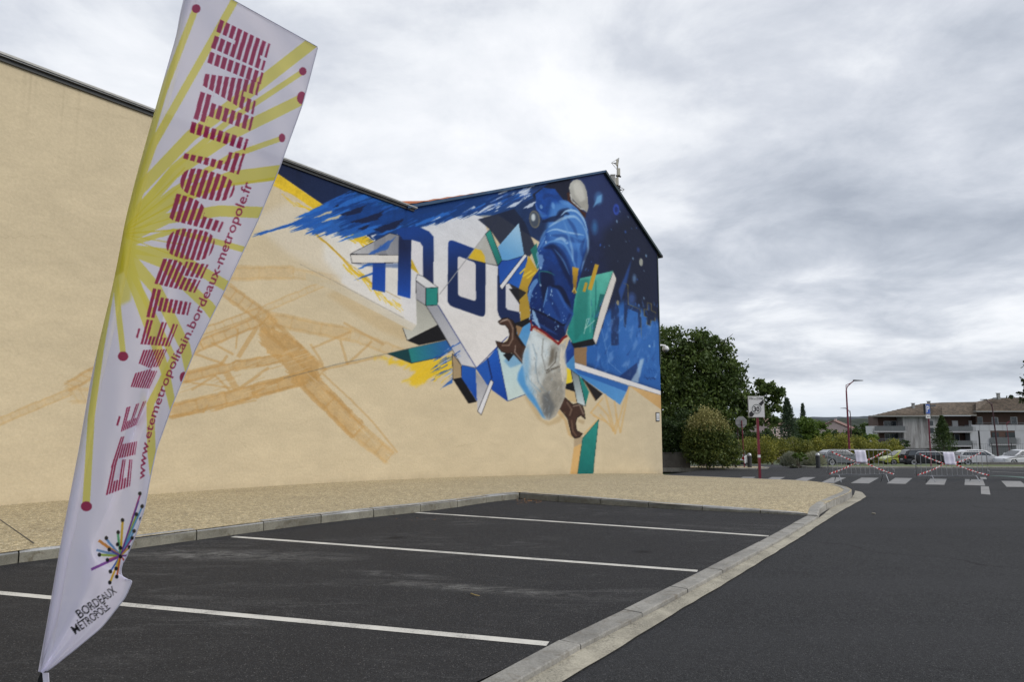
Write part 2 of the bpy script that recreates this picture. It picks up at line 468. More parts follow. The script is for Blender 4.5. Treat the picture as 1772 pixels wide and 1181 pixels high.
def sheet(name, poly, off, mat, parent=None, step=1.0, kind=None, offs=None, jag=0.0):
    """a ground polygon that follows the fall of the land; offs gives a height for every corner"""
    P = [Vector((p[0], p[1])) for p in poly]
    O = offs or [off] * len(P)
    B, BO = [], []
    for i in range(len(P)):
        a, b = P[i], P[(i + 1) % len(P)]
        n = max(1, int((b - a).length / step))
        for k in range(n):
            t = k / n
            q = a.lerp(b, t)
            if jag and k: q = q + Vector((random.uniform(-jag, jag), random.uniform(-jag, jag)))
            B.append(q); BO.append(O[i] + (O[(i + 1) % len(P)] - O[i]) * t)
    xs = [q.x for q in B]; ys = [q.y for q in B]
    pts = list(B)
    inner = []
    poly_np = np.array([(q.x, q.y) for q in B])
    gx, gy = np.meshgrid(np.arange(min(xs) + step / 2, max(xs), step), np.arange(min(ys) + step / 2, max(ys), step))
    gp = np.stack([gx.ravel(), gy.ravel()], 1)
    ins = inside(poly_np, gp[:, 0], gp[:, 1])
    gp = gp[ins]
    if len(gp):
        d = np.min(np.hypot(gp[:, None, 0] - poly_np[None, ::2, 0], gp[:, None, 1] - poly_np[None, ::2, 1]), axis=1) if len(gp) * len(B) < 4e7 else np.ones(len(gp)) * 9
        gp = gp[d > step * .35]
        pts += [Vector(p) for p in gp]
    n = len(B)
    res = delaunay_2d_cdt(pts, [], [list(range(n))], 1, 1e-5)
    V, Fc = res[0], res[2]
    same = all(abs(o - O[0]) < 1e-6 for o in O)
    vs = []
    BA = np.array(BO)
    for v in V:
        if same: o = O[0]
        else:
            dd = (poly_np[:, 0] - v.x) ** 2 + (poly_np[:, 1] - v.y) ** 2
            w = 1 / (dd + 1e-6) ** 1.5
            o = float((w * BA).sum() / w.sum())
        vs.append((v.x, v.y, zy(v.y) + o))
    me = mesh(name, vs, [tuple(f) for f in Fc])
    bm = bmesh.new(); bm.from_mesh(me)
    for f in bm.faces:
        f.normal_update()
        if f.normal.z < 0: f.normal_flip()
    bm.to_mesh(me); bm.free()
    o = link(name, me, mat, parent)
    if kind: o['kind'] = kind
    return o

def inside(poly, X, Y):
    r = np.zeros(X.shape, bool)
    n = len(poly)
    for i in range(n):
        x1, y1 = poly[i]; x2, y2 = poly[(i + 1) % n]
        if y1 == y2: continue
        c = (Y >= min(y1, y2)) & (Y < max(y1, y2))
        if not c.any(): continue
        r ^= c & (X < (x2 - x1) * (Y - y1) / (y2 - y1) + x1)
    return r

# ------------------------------------------------------------------ drawing flat print into a colour sheet
def smooth_noise(h, w, cell, seed, cellx=None):
    r = np.random.RandomState(seed); cx_ = cellx or cell
    gh, gw = int(h / cell) + 3, int(w / cx_) + 3
    a = r.rand(gh, gw)
    y = np.arange(h) / cell; x = np.arange(w) / cx_
    yi = y.astype(int); xi = x.astype(int); fy = y - yi; fx = x - xi
    fy = fy * fy * (3 - 2 * fy); fx = fx * fx * (3 - 2 * fx)
    a0 = a[yi][:, xi] * (1 - fx) + a[yi][:, xi + 1] * fx
    a1 = a[yi + 1][:, xi] * (1 - fx) + a[yi + 1][:, xi + 1] * fx
    return (a0 * (1 - fy)[:, None] + a1 * fy[:, None]) * 2 - 1
def boxblur(m, r):
    r = int(r)
    if r < 1: return m
    for _ in range(2):
        for ax in (0, 1):
            k = 2 * r + 1
            p = np.pad(m, [(r + 1, r) if i == ax else (0, 0) for i in range(m.ndim)], mode='edge')
            c = np.cumsum(p, axis=ax)
            m = (c[k:] - c[:-k]) / k if ax == 0 else (c[:, k:] - c[:, :-k]) / k
    return m
_tab = np.random.RandomState(5).rand(8192) * 2 - 1
def n1d(v):
    i = np.floor(v).astype(int); f = v - i; f = f * f * (3 - 2 * f)
    return _tab[i % 8192] * (1 - f) + _tab[(i + 1) % 8192] * f

class Sheet:
    def __init__(s, x0, y0, x1, y1, sc, bg):
        s.x0, s.y0, s.sc = x0, y0, sc
        s.w, s.h = int((x1 - x0) * sc), int((y1 - y0) * sc)
        s.a = np.empty((s.h, s.w, 3), np.float32); s.a[:] = bg
        s.na = smooth_noise(s.h, s.w, 9 * sc, 1); s.nb = smooth_noise(s.h, s.w, 9 * sc, 2)
        s.nc = smooth_noise(s.h, s.w, 2.2 * sc, 3)
    def win(s, pts, pad):
        P = np.array(pts, float)
        i0 = max(0, int((P[:, 0].min() - pad - s.x0) * s.sc)); i1 = min(s.w, int((P[:, 0].max() + pad - s.x0) * s.sc) + 2)
        j0 = max(0, int((P[:, 1].min() - pad - s.y0) * s.sc)); j1 = min(s.h, int((P[:, 1].max() + pad - s.y0) * s.sc) + 2)
        return P, i0, i1, j0, j1
    def mask(s, pts, soft=0.0, rough=0.0, streak=None):
        pad = soft * 2 + rough + 2 + (abs(streak[2]) if streak else 0)
        P, i0, i1, j0, j1 = s.win(pts, pad)
        if i1 <= i0 or j1 <= j0: return None
        X, Y = np.meshgrid((np.arange(i0, i1) + .5) / s.sc + s.x0, (np.arange(j0, j1) + .5) / s.sc + s.y0)
        if rough:
            X = X + (s.na[j0:j1, i0:i1] * .7 + s.nc[j0:j1, i0:i1] * .3) * rough
            Y = Y + (s.nb[j0:j1, i0:i1] * .7 - s.nc[j0:j1, i0:i1] * .3) * rough
        if streak:
            dx, dy, amp, fr = streak
            L = math.hypot(dx, dy); dx /= L; dy /= L
            q = -X * dy + Y * dx; al = X * dx + Y * dy
            nz = n1d(q * fr + al * .02) * .55 + n1d(q * fr * 2.7 + 31 + al * .05) * .45
            X = X + dx * nz * amp; Y = Y + dy * nz * amp
        m = inside(P, X, Y).astype(np.float32)
        if soft: m = boxblur(m, soft * s.sc * .5)
        return m, i0, i1, j0, j1
    def put(s, r, col, op=1.0, grad=None, tex=0.0):
        if r is None: return
        m, i0, i1, j0, j1 = r
        c = np.array(col, np.float32)
        if grad:
            (gx0, gy0), (gx1, gy1), c2 = grad
            X, Y = np.meshgrid((np.arange(i0, i1) + .5) / s.sc + s.x0, (np.arange(j0, j1) + .5) / s.sc + s.y0)
            dx, dy = gx1 - gx0, gy1 - gy0
            t = np.clip(((X - gx0) * dx + (Y - gy0) * dy) / (dx * dx + dy * dy), 0, 1)[..., None]
            c = c * (1 - t) + np.array(c2, np.float32) * t
        if tex:
            c = c * (1 + tex * (s.na[j0:j1, i0:i1] * .6 + s.nc[j0:j1, i0:i1] * .4))[..., None]
        m = (m * op)[..., None]
        s.a[j0:j1, i0:i1] = s.a[j0:j1, i0:i1] * (1 - m) + c * m
    def poly(s, pts, col, op=1.0, soft=0.0, rough=0.0, streak=None, grad=None, tex=0.0, edge=None):
        s.put(s.mask(pts, soft, rough, streak), col, op, grad, tex)
        if edge: s.line(list(pts) + [pts[0]], edge[1], edge[0])
    def line(s, pts, w, col, op=1.0, soft=0.0, taper=False, rough=0.0, streak=None):
        for k in range(len(pts) - 1):
            (x0, y0), (x1, y1) = pts[k], pts[k + 1]
            L = math.hypot(x1 - x0, y1 - y0) or 1
            nx, ny = -(y1 - y0) / L * w / 2, (x1 - x0) / L * w / 2
            ex, ey = (x1 - x0) / L * w * .3, (y1 - y0) / L * w * .3
            if taper: q = [(x0 + nx, y0 + ny), (x1, y1), (x0 - nx, y0 - ny)]
            else: q = [(x0 + nx - ex, y0 + ny - ey), (x1 + nx + ex, y1 + ny + ey), (x1 - nx + ex, y1 - ny + ey), (x0 - nx - ex, y0 - ny - ey)]
            s.poly(q, col, op, soft, rough, streak)
    def ell(s, x, y, rx, ry, col, op=1.0, soft=0.0, rot=0.0, **k):
        c, q = math.cos(rot), math.sin(rot)
        s.poly([(x + rx * math.cos(t) * c - ry * math.sin(t) * q, y + rx * math.cos(t) * q + ry * math.sin(t) * c)
                for t in np.linspace(0, 2 * math.pi, 25)[:-1]], col, op, soft, **k)
    def sample(s, X, Y):
        u = np.clip((X - s.x0) * s.sc - .5, 0, s.w - 1.001); v = np.clip((Y - s.y0) * s.sc - .5, 0, s.h - 1.001)
        i = u.astype(int); j = v.astype(int); fu = (u - i)[:, None]; fv = (v - j)[:, None]
        a = s.a
        return (a[j, i] * (1 - fu) + a[j, i + 1] * fu) * (1 - fv) + (a[j + 1, i] * (1 - fu) + a[j + 1, i + 1] * fu) * fv

def lin_np(c):
    c = np.clip(c, 0, 255) / 255.0
    return np.where(c <= .04045, c / 12.92, ((c + .055) / 1.055) ** 2.4)

def text_tris(txt, bold=.0):
    cu = bpy.data.curves.new('t', 'FONT'); cu.body = txt; cu.size = 1.0; cu.resolution_u = 3; cu.offset = bold
    o = bpy.data.objects.new('t', cu); COL.objects.link(o)
    bpy.context.view_layer.update()
    me = o.to_mesh(); me.calc_loop_triangles()
    co = [tuple(v.co[:2]) for v in me.vertices]
    T = [[co[i] for i in t.vertices] for t in me.loop_triangles]
    o.to_mesh_clear()
    bpy.data.objects.remove(o); bpy.data.curves.remove(cu)
    return T
def text_part(name, txt, size, mat, parent, M, bold=0.0, xs=1.0):
    """raised lettering, one thin mesh for every letter, centred on the origin of M"""
    W = [t for t in text_tris(txt, bold)]
    xa = min(p[0] for t in W for p in t); xb = max(p[0] for t in W for p in t); cx_ = (xa + xb) / 2
    x = 0.0
    for k, ch in enumerate(txt):
        pre = text_tris(txt[:k + 1], bold)
        own = text_tris(ch, bold)
        if not own: continue
        shift = max(p[0] for t in pre for p in t) - max(p[0] for t in own for p in t)
        vs, fs = [], []
        for t in own:
            q = len(vs); vs += [M @ Vector(((p[0] + shift - cx_) * size * xs, 0, p[1] * size)) for p in t]; fs.append((q, q + 1, q + 2))
        link(name, mesh(name, vs, fs), mat, parent)

# ================================================================== SETTING
WA = math.radians(55.4)
WD = Vector((math.cos(WA), math.sin(WA), 0)); WN = Vector((math.sin(WA), -math.cos(WA), 0))
WP = Vector((-8.98, 12.23, 0))
def wal(u, w, z): return WP + WD * u + WN * w + Vector((0, 0, z))
def project(p):
    p = np.asarray(p, float)
    y, z = p[:, 1], p[:, 2] - EYE
    dep = y * _c + z * _s; up = -y * _s + z * _c
    return CX + F * p[:, 0] / dep, CY - F * up / dep

# terrain to the horizon
def terrain():
    ys = np.concatenate([np.arange(-40, 100, 4.0), np.geomspace(100, 9000, 70)])
    xs = np.concatenate([-np.geomspace(9000, 60, 24), np.arange(-56, 60, 6.0), np.geomspace(60, 9000, 34)])
    X, Y = np.meshgrid(xs, ys)
    Z = zyv(Y) - .30
    V = np.stack([X, Y, Z], -1).reshape(-1, 3)
    h, w = X.shape
    fs = [(j * w + i, j * w + i + 1, (j + 1) * w + i + 1, (j + 1) * w + i) for j in range(h - 1) for i in range(w - 1)]
    o = link('ground', mesh('ground', V, fs), M_GROUND); o['kind'] = 'structure'
terrain()

def hill(name, Y, x0, x1, pxh, seed, mat, bump):
    """a wooded ridge across the valley; pxh: list of (photo x, photo y of its crest)"""
    r = np.random.RandomState(seed)
    n = 240
    X = np.linspace(x0, x1, n)
    pxx = CX + F * X / (Y * _c)
    cy_ = np.interp(pxx, [p[0] for p in pxh], [p[1] for p in pxh])
    vs, fs = [], []
    m = 9
    for j in range(m):
        f = j / (m - 1)
        for i in range(n):
            top = EYE + (HY - cy_[i]) / F * Y
            base = zy(Y) - 4
            prof = math.sin(f * math.pi * .5) if f < .999 else 1
            jit = (r.rand() - .3) * bump * (f > 0)
            vs.append((X[i] * (1 - .25 * (1 - f) * 0), Y - (1 - f) * Y * .35, base + (top - base) * prof + jit))
    for i in range(n):
        vs.append((X[i], Y * 1.25, zy(Y) - 40))
    for j in range(m):
        for i in range(n - 1):
            a = j * n + i
            fs.append((a, a + 1, a + n + 1, a + n))
    o = link(name, mesh(name, vs, fs), mat); o['kind'] = 'structure'
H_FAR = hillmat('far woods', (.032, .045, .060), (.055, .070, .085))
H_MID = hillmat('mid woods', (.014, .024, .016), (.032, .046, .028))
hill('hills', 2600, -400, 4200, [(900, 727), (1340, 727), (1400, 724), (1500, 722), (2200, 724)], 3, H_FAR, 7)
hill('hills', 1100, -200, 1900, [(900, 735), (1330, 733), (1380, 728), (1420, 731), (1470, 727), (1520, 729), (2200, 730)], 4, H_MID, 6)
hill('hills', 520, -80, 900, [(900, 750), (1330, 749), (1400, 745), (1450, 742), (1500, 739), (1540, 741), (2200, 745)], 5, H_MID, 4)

def xy(v): return (v.x, v.y)
# road bed, then the parking bay surface on top of it
ROADP = [(-4.5, -8), (-4.5, 9), (3, 22), (4, 31), (12.2, 43.6), (13.5, 46.4), (19.6, 46.8), (70, 47.5), (95, 40), (95, -8)]
sheet('road', ROADP, ROAD, M_ROAD, step=2.0, kind='structure')

KF = [(-160, 981), (-60, 966), (0, 957.5), (61, 949), (238, 930), (404, 909), (530, 893.5), (600, 885.5), (719, 874), (787, 866), (851, 857), (899, 852.5)]
KR = [(899, 852.5), (979, 858.5), (1063, 865), (1160, 873), (1260, 880), (1400, 889.5)]
KRH = [.14, .13, .115, .09, .06, .035]
# near edge of the flush kerb that divides the bays from the road (inner and outer edges as traced)
SI = [(560, 1310), (700, 1238), (812, 1181), (944, 1119), (1080, 1054), (1207, 992), (1330, 930), (1402, 889)]
SO = [(660, 1310), (775, 1243), (880, 1184), (993, 1119), (1127, 1051), (1240, 991), (1349, 932), (1415, 893.5)]
GO = [(790, 1310), (890, 1238), (973, 1181), (1077, 1119), (1165, 1064), (1272, 1000), (1380, 934), (1455, 885.5), (1489, 867), (1499, 860)]
kf = [at(x, y, .14) for x, y in KF]
kr = [at(x, y, h) for (x, y), h in zip(KR, KRH)]
si = [at(x, y, .02) for x, y in SI]
so = [at(x, y, .02) for x, y in SO]
go = [at(x, y, ROAD + .01) for x, y in GO]
# corner of the pavement by the road
CO = [(1415, 893.5, .02), (1419, 876, .07), (1440, 866, .10), (1460, 857.5, .11), (1472, 852, .11), (1474, 848, .11), (1465, 843, .11), (1441, 837.5, .12), (1384, 831.5, .10), (1312, 828.8, .09), (1230, 825.5, .08), (1150, 822.5, .06)]
co_ = [at(x, y, h) for x, y, h in CO]
park = [xy(p) for p in kf] + [xy(p) for p in kr[1:]] + [xy(p) for p in reversed(si)]
park += [(-12, -1), (-16, 2)]
sheet('parking_area', park, 0.0, M_PARK, step=.9, kind='structure')

pv, po = [], []
for p in kf: pv.append(xy(p)); po.append(.138)
for p, h in zip(kr[1:], KRH[1:]): pv.append(xy(p)); po.append(h - .002)
for p, (_, _, h) in list(zip(co_, CO))[1:]: pv.append(xy(p)); po.append(h - .002)
e1 = wal(29.93, -.3, 0); pv.append(xy(e1)); po.append(.05)
for u in (22, 13, 5, -3, -12): pv.append(xy(wal(u, -.3, 0))); po.append(.14 if u < 20 else .08)
sheet('pavement', pv, .14, M_PAVE, step=.7, kind='structure', offs=po)

# pavement joint line near the left edge
j = MB(); a, b = at(-10, 893, .143), at(59, 941, .143)
d = (b - a).normalized(); n_ = Vector((-d.y, d.x, 0)) * .008
j.add([a - n_, b - n_, b + n_, a + n_], [(0, 1, 2, 3)])
jo = j.build('expansion_joint', M_CHAR); jo['kind'] = 'structure'

def resample(P, step):
    out = [P[0].copy()]; acc = 0.0
    for a, b in zip(P[:-1], P[1:]):
        L = (b - a).length; t = step - acc
        while t < L:
            out.append(a.lerp(b, t / L)); t += step
        acc = (acc + L) % step
    if (out[-1] - P[-1]).length > step * .25: out.append(P[-1].copy())
    else: out[-1] = P[-1].copy()
    return out

def kerb_row(parent, front, hts, width, drop, stone_len, side, mat):
    """single stones laid along a front-top edge; side=+1: body lies to the left of the walking direction"""
    pts = resample(front, stone_len)
    hl = np.interp(np.linspace(0, 1, len(pts)), np.linspace(0, 1, len(hts)), hts)
    for k in range(len(pts) - 1):
        a, b = pts[k], pts[k + 1]
        d = (b - a); d.z = 0; L = d.length
        if L < .12: continue
        d.normalize(); nn = Vector((-d.y, d.x, 0)) * side
        gap = .007
        ha, hb = hl[k], hl[k + 1]
        dz = random.uniform(-.004, .004); dn = random.uniform(-.004, .004)
        vs = []
        c = min(.026, max(.008, ha * .4))
        for q, h in ((a + d * gap, ha), (b - d * gap, hb)):
            zg = zy(q.y)
            for off, z in ((0, zg - drop), (0.0, zg + h - c), (c * 1.2, zg + h), (width, zg + h), (width, zg - drop)):
                p = q + nn * (off + dn); vs.append((p.x, p.y, z + dz))
        fs = [(0, 1, 6, 5), (1, 2, 7, 6), (2, 3, 8, 7), (3, 4, 9, 8), (4, 0, 5, 9), (4, 3, 2, 1, 0), (5, 6, 7, 8, 9)]
        bm_ = mesh('kerbstone', vs, fs)
        bm = bmesh.new(); bm.from_mesh(bm_); bmesh.ops.recalc_face_normals(bm, faces=bm.faces); bm.to_mesh(bm_); bm.free()
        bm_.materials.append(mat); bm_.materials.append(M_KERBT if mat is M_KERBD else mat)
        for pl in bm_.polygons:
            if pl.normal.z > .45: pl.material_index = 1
        link('kerbstone', bm_, None, parent)
kp = empty('kerb', (0, 0, 0)); kp['kind'] = 'structure'
ext = kf[0] + (kf[0] - kf[1]).normalized() * 4
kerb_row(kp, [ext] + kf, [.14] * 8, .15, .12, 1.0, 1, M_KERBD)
kp2 = empty('kerb', (0, 0, 0)); kp2['kind'] = 'structure'
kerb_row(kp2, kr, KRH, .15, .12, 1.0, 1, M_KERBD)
# flush dividing kerb and the raised kerb round the corner
kp3 = empty('kerb', (0, 0, 0)); kp3['kind'] = 'structure'
kerb_row(kp3, so, [.008] * 4, .17, .16, 1.0, 1, M_KERB)
kerb_row(kp3, co_[0:6], [.03, .08, .105, .115, .115], .16, .2, .85, 1, M_KERB)
kerb_row(kp3, co_[5:], [.115, .11, .105, .095, .08, .06], .16, .2, 1.0, 1, M_KERB)
# gutter slab beside it
gin = [p + Vector((0, 0, 0)) for p in so] + [at(x, y, ROAD + .02) for x, y in ((1440, 878), (1474, 861), (1478, 855))]
gpoly = [xy(p) for p in gin] + [xy(at(1480, 850.5, ROAD)), xy(at(1492, 853.5, ROAD))] + [xy(p) for p in reversed(go)]
gof = [-.028] * len(so) + [ROAD + .012] * (len(gpoly) - len(so))
sheet('gutter', gpoly, ROAD + .012, M_GUT, step=.22, kind='structure', jag=.007, offs=gof)

# bay lines
lines = [((0 - 70, 1021), (948, 1116), .10), ((403, 930), (1207, 989.5), .10), ((720, 888), (1330, 929), .10)]
bl = empty('road_markings', (0, 0, 0)); bl['kind'] = 'structure'
for (p, q, w) in lines:
    a, b = at(*p), at(*q)
    d = (b - a); d.z = 0; d.normalize(); n_ = Vector((-d.y, d.x, 0)) * w / 2
    sheet('bay_line', [xy(a - n_), xy(b - n_), xy(b + n_), xy(a + n_)], .004, M_LINE, parent=bl, step=.6)
# zebra crossing and the other road paint
Z = [[(1421, 835.8), (1443, 837), (1464.5, 827.4), (1440, 827)], [(1472, 837), (1503.7, 837.6), (1521, 827.8), (1491, 827.4)],
     [(1534.4, 837.6), (1567, 838.4), (1579, 828.3), (1549, 827.8)], [(1601.3, 839.3), (1634, 840), (1638.4, 829.7), (1609.8, 829.3)],
     [(1669, 840.3), (1705, 841.4), (1701, 830.8), (1670, 830)], [(1742, 843.5), (1779, 844), (1766, 833.6), (1732.6, 833)],
     [(1697.6, 856), (1714, 857.3), (1711, 842.8), (1697.3, 842.2)], [(1374, 832), (1396, 833), (1412, 826.8), (1391, 826.6)],
     [(1325, 831), (1346, 832), (1359, 826.6), (1336, 826.4)], [(1275, 830), (1297, 831), (1308, 826.4), (1286, 826.2)],
     [(1697, 830.3), (1708, 830.3), (1706, 826.5), (1696, 826.5)]]
zc = empty('crosswalk', (0, 0, 0)); zc['kind'] = 'structure'
for q in Z:
    sheet('stripe', [xy(at(x, y, ROAD)) for x, y in q], ROAD + .005, M_ZEB, parent=zc, step=.8)
zc2 = empty('crosswalk', (0, 0, 0)); zc2['kind'] = 'structure'
def strip(par, name, p, q, w, mat, off=ROAD + .005):
    a, b = at(p[0], p[1], ROAD), at(q[0], q[1], ROAD)
    d = (b - a); d.z = 0; d.normalize(); n_ = Vector((-d.y, d.x, 0)) * w / 2
    return sheet(name, [xy(a - n_), xy(b - n_), xy(b + n_), xy(a + n_)], off, mat, parent=par, step=1.5)
for p, q in (((1296, 808.2), (1330, 808.4)), ((1335, 805.2), (1352, 805.2)), ((1366, 805.4), (1386, 805.6))):
    strip(zc2, 'stripe', p, q, .5, M_ZEB)
strip(bl, 'edge_line', (1390, 809.2), (1440, 810), .15, M_ZEB)
strip(bl, 'edge_line', (1713, 812.5), (1790, 814), .25, M_ZEB)
strip(bl, 'edge_line', (1716, 817), (1790, 820), .25, M_ZEB)
strip(bl, 'edge_line', (1700, 807.6), (1790, 808.6), .2, M_ZEB)
M_CYC = paint('faded green paint', (.07, .14, .115), .46)
strip(bl, 'green_patch', (1716, 824), (1790, 829), .5, M_CYC)

# far side: pavements, kerbs, lawn island and the lane with parked cars
fp = [(8.6, 44.3), (15.9, 44.6), (17.0, 45.5), (17.3, 49.5), (8.0, 49.5), (3, 47), (3, 40)]
sheet('pavement', fp, .03, M_PAVE, step=1.2, kind='structure')
fk = empty('kerb', (0, 0, 0)); fk['kind'] = 'structure'
kerb_row(fk, [Vector((4.5, 41.5, 0)), Vector((8.6, 44.25, 0)), Vector((15.9, 44.55, 0)), Vector((17.05, 45.5, 0)), Vector((17.35, 49.5, 0))], [.035] * 5, .18, .2, 1.2, 1, M_KERB)
isl = [(20.2, 47.6), (21.5, 46.7), (30, 46.4), (42, 46.2), (75, 46.8), (75, 54), (30, 56), (22, 52)]
sheet('lawn', isl, .04, M_GRASS, step=1.5, kind='structure')
ik = empty('kerb', (0, 0, 0)); ik['kind'] = 'structure'
kerb_row(ik, [Vector((21.5, 52.0, 0)), Vector((20.1, 47.6, 0)), Vector((21.5, 46.6, 0)), Vector((30, 46.3, 0)), Vector((42, 46.1, 0)), Vector((75, 46.7, 0))], [.06] * 6, .2, .2, 1.2, 1, M_KERB)
sheet('road', [(14, 46.2), (14, 62), (30, 76), (80, 78), (110, 78), (110, 66), (75, 62), (32, 63), (22.5, 56), (20, 50), (19.8, 46.3)], -.11, M_ROAD, step=3.0, kind='structure')

# ================================================================== THE PAINTED BUILDING
B0 = (203, 188, 158)      # cream render
S = Sheet(-40, 70, 1170, 910, 1.6, B0)
# broad, faint unevenness of the render
S.a *= (1 + .018 * smooth_noise(S.h, S.w, 60, 21, 160) + .012 * smooth_noise(S.h, S.w, 14, 22, 40))[..., None]
def PC(ox, oy, k):
    return lambda *p: [(ox + x / k, oy + y / k) for x, y in p]
P2 = PC(0, 380, 2.953); P4 = PC(400, 250, 4.375); P5 = PC(780, 270, 4.375); P6 = PC(780, 500, 4.375); P7 = PC(580, 480, 3.937); P8 = PC(860, 700, 4.43)
TAN, TAN2 = (186, 148, 92), (195, 161, 108)
def t_(pts, op=.75, c=TAN, rough=1.6, soft=.5, **k): S.poly(pts, c, op, soft, rough, tex=.06, **k)
def tl_(pts, w, op=.7, c=TAN, **k): S.line(pts, w, c, op, .5, rough=.8, **k)
# --- shadow of a lattice girder, in ochre: beams of two rails with rungs, brushed and broken
def girder(p, q, w, op=.6, rungs=8, c=TAN, fill=.0, x=False):
    a, b = np.array(P2(p)[0]), np.array(P2(q)[0]); w = w / 2.953
    d = b - a; L = np.hypot(*d); d = d / L; n = np.array([-d[1], d[0]])
    for sg in (-1, 1):
        S.poly([tuple(a + n * sg * w * .5 + n * sg * w * .16), tuple(b + n * sg * w * .5 + n * sg * w * .10), tuple(b + n * sg * w * .5 - n * sg * w * .14), tuple(a + n * sg * w * .5 - n * sg * w * .16)], c, op, 1.0, 1.6, (d[0], d[1], 9, .9), tex=.1)
    if fill: S.poly([tuple(a + n * w * .5), tuple(b + n * w * .5), tuple(b - n * w * .5), tuple(a - n * w * .5)], c, fill, 1.0, 1.5, (d[0], d[1], 14, .8), tex=.12)
    for k in range(rungs + 1):
        t = k / rungs; e = a + d * L * t; f = a + d * L * min(1, t + (1 / rungs if x else 0))
        S.line([tuple(e - n * w * .5), tuple(f + n * w * .5)], max(1.0, w * .12), c, op * .9, .5, rough=.6)
girder((-30, 1045), (360, 880), 34, .42, 9, TAN2, .25); girder((340, 860), (620, 700), 46, .5, 7, TAN, .25, True)
girder((360, 900), (700, 900), 70, .30, 8, TAN2, .15, True); girder((640, 850), (960, 800), 60, .5, 7, TAN, .2, True)
girder((860, 985), (1300, 880), 62, .62, 3, TAN, .5); girder((1290, 880), (1550, 815), 60, .7, 2, TAN, .62)
t_(P2((1060, 985), (1290, 905), (1282, 925), (1100, 980)), .55)
girder((950, 812), (1200, 750), 40, .6, 3, TAN, .45); girder((1190, 750), (1440, 710), 42, .6, 2, TAN, .55)
girder((860, 740), (1030, 640), 44, .55, 3, TAN, .3); girder((1030, 640), (1330, 515), 46, .6, 5, TAN, .32)
girder((1010, 585), (1320, 470), 34, .5, 7, TAN, .1); girder((1320, 470), (1650, 330), 30, .42, 8, TAN2, .12)
girder((1150, 275), (1500, 272), 62, .32, 2, TAN2, .38); girder((1500, 272), (1780, 320), 46, .25, 3, TAN2, .2)
girder((1150, 355), (1400, 540), 62, .5, 6, TAN, .3); girder((1340, 500), (1790, 590), 62, .42, 3, TAN2, .42); girder((1780, 585), (2060, 690), 50, .35, 5, TAN2, .2)
for p, q in (((1760, 530), (1960, 640)), ((1740, 620), (1775, 740)), ((1775, 740), (1900, 625)), ((1775, 740), (1950, 700)), ((1600, 655), (1790, 575)), ((1640, 770), (1775, 740)), ((1590, 640), (1650, 740))): tl_(P2(p, q), 4.2, .5)
t_(P2((1330, 545), (1400, 560), (1500, 605), (1580, 680), (1645, 765), (1622, 832), (1570, 832), (1500, 840), (1440, 740), (1330, 640)), .72, rough=3, soft=.8, streak=(.7, .7, 12, .7))
girder((1350, 520), (1640, 790), 70, .55, 3, TAN, .3)
girder((1540, 790), (1830, 1085), 84, .7, 2, TAN, .6); girder((1830, 1085), (1990, 1215), 70, .5, 3, TAN2, .45)
tl_(P2((1650, 790), (1790, 920), (1900, 1030), (2030, 1190)), 3, .5)
for p, q, w in (((1220, 700), (1310, 555), 8), ((1205, 660), (1215, 560), 3), ((1080, 630), (1190, 690), 4), ((1160, 790), (1205, 860), 12), ((1230, 860), (1370, 760), 5), ((1290, 890), (1500, 790), 5), ((960, 780), (1130, 740), 5), ((1130, 740), (1160, 700), 5),
                ((1000, 690), (1150, 740), 4), ((940, 830), (1180, 860), 3), ((870, 1010), (1040, 985), 3.5), ((1040, 985), (1060, 950), 3.5), ((1365, 885), (1570, 830), 2), ((1100, 970), (1310, 925), 2.2), ((980, 870), (1100, 800), 4), ((1100, 800), (1180, 880), 4), ((760, 830), (860, 910), 4), ((700, 870), (800, 930), 4)):
    tl_(P2(p, q), w, .6)
for i in range(90):      # dry brush streaks: bare wall showing through, and loose bristle marks
    x = random.uniform(880, 1900); m_ = random.random()
    if x < 1560: y = 1000 - (x - 900) * .33 + random.uniform(-150, 30); d = (1, -.33)
    else: y = 800 + (x - 1560) * 1.0 + random.uniform(-50, 30); d = (.8, .8)
    l = random.uniform(40, 130)
    S.line(P2((x, y), (x + d[0] * l, y + d[1] * l)), random.uniform(.7, 2.0), (204, 188, 156) if m_ < .6 else TAN, .5 if m_ < .6 else .35, .3)

# --- pale plane under the writing
S.poly([(430, 380), (500, 350), (640, 400), (721, 470), (721, 563), (640, 519), (560, 473), (496, 438)], (214, 207, 194), .55, 12)
S.poly([(560, 395), (645, 408), (720, 440), (721.5, 563), (660, 531), (600, 497), (560, 450)], (216, 213, 206), .9, 9)
S.poly([(610, 420), (650, 415), (700, 430), (721, 450), (721.5, 563), (640, 519), (590, 490)], (217, 214, 210), .85, 3)
S.poly(P7((0, 92), (525, 366), (470, 350), (490, 440), (300, 360), (100, 230), (-60, 120)), (186, 158, 112), .35, 7)
S.poly(P7((-200, -30), (0, 32), (555, 325), (525, 366), (0, 92), (-200, 20)), (196, 182, 152), .8, .6, grad=((530, 455), (715, 570), (208, 203, 192)))
S.line(P7((-240, -90), (0, 30), (555, 325)), 1.0, (120, 118, 120), .6)
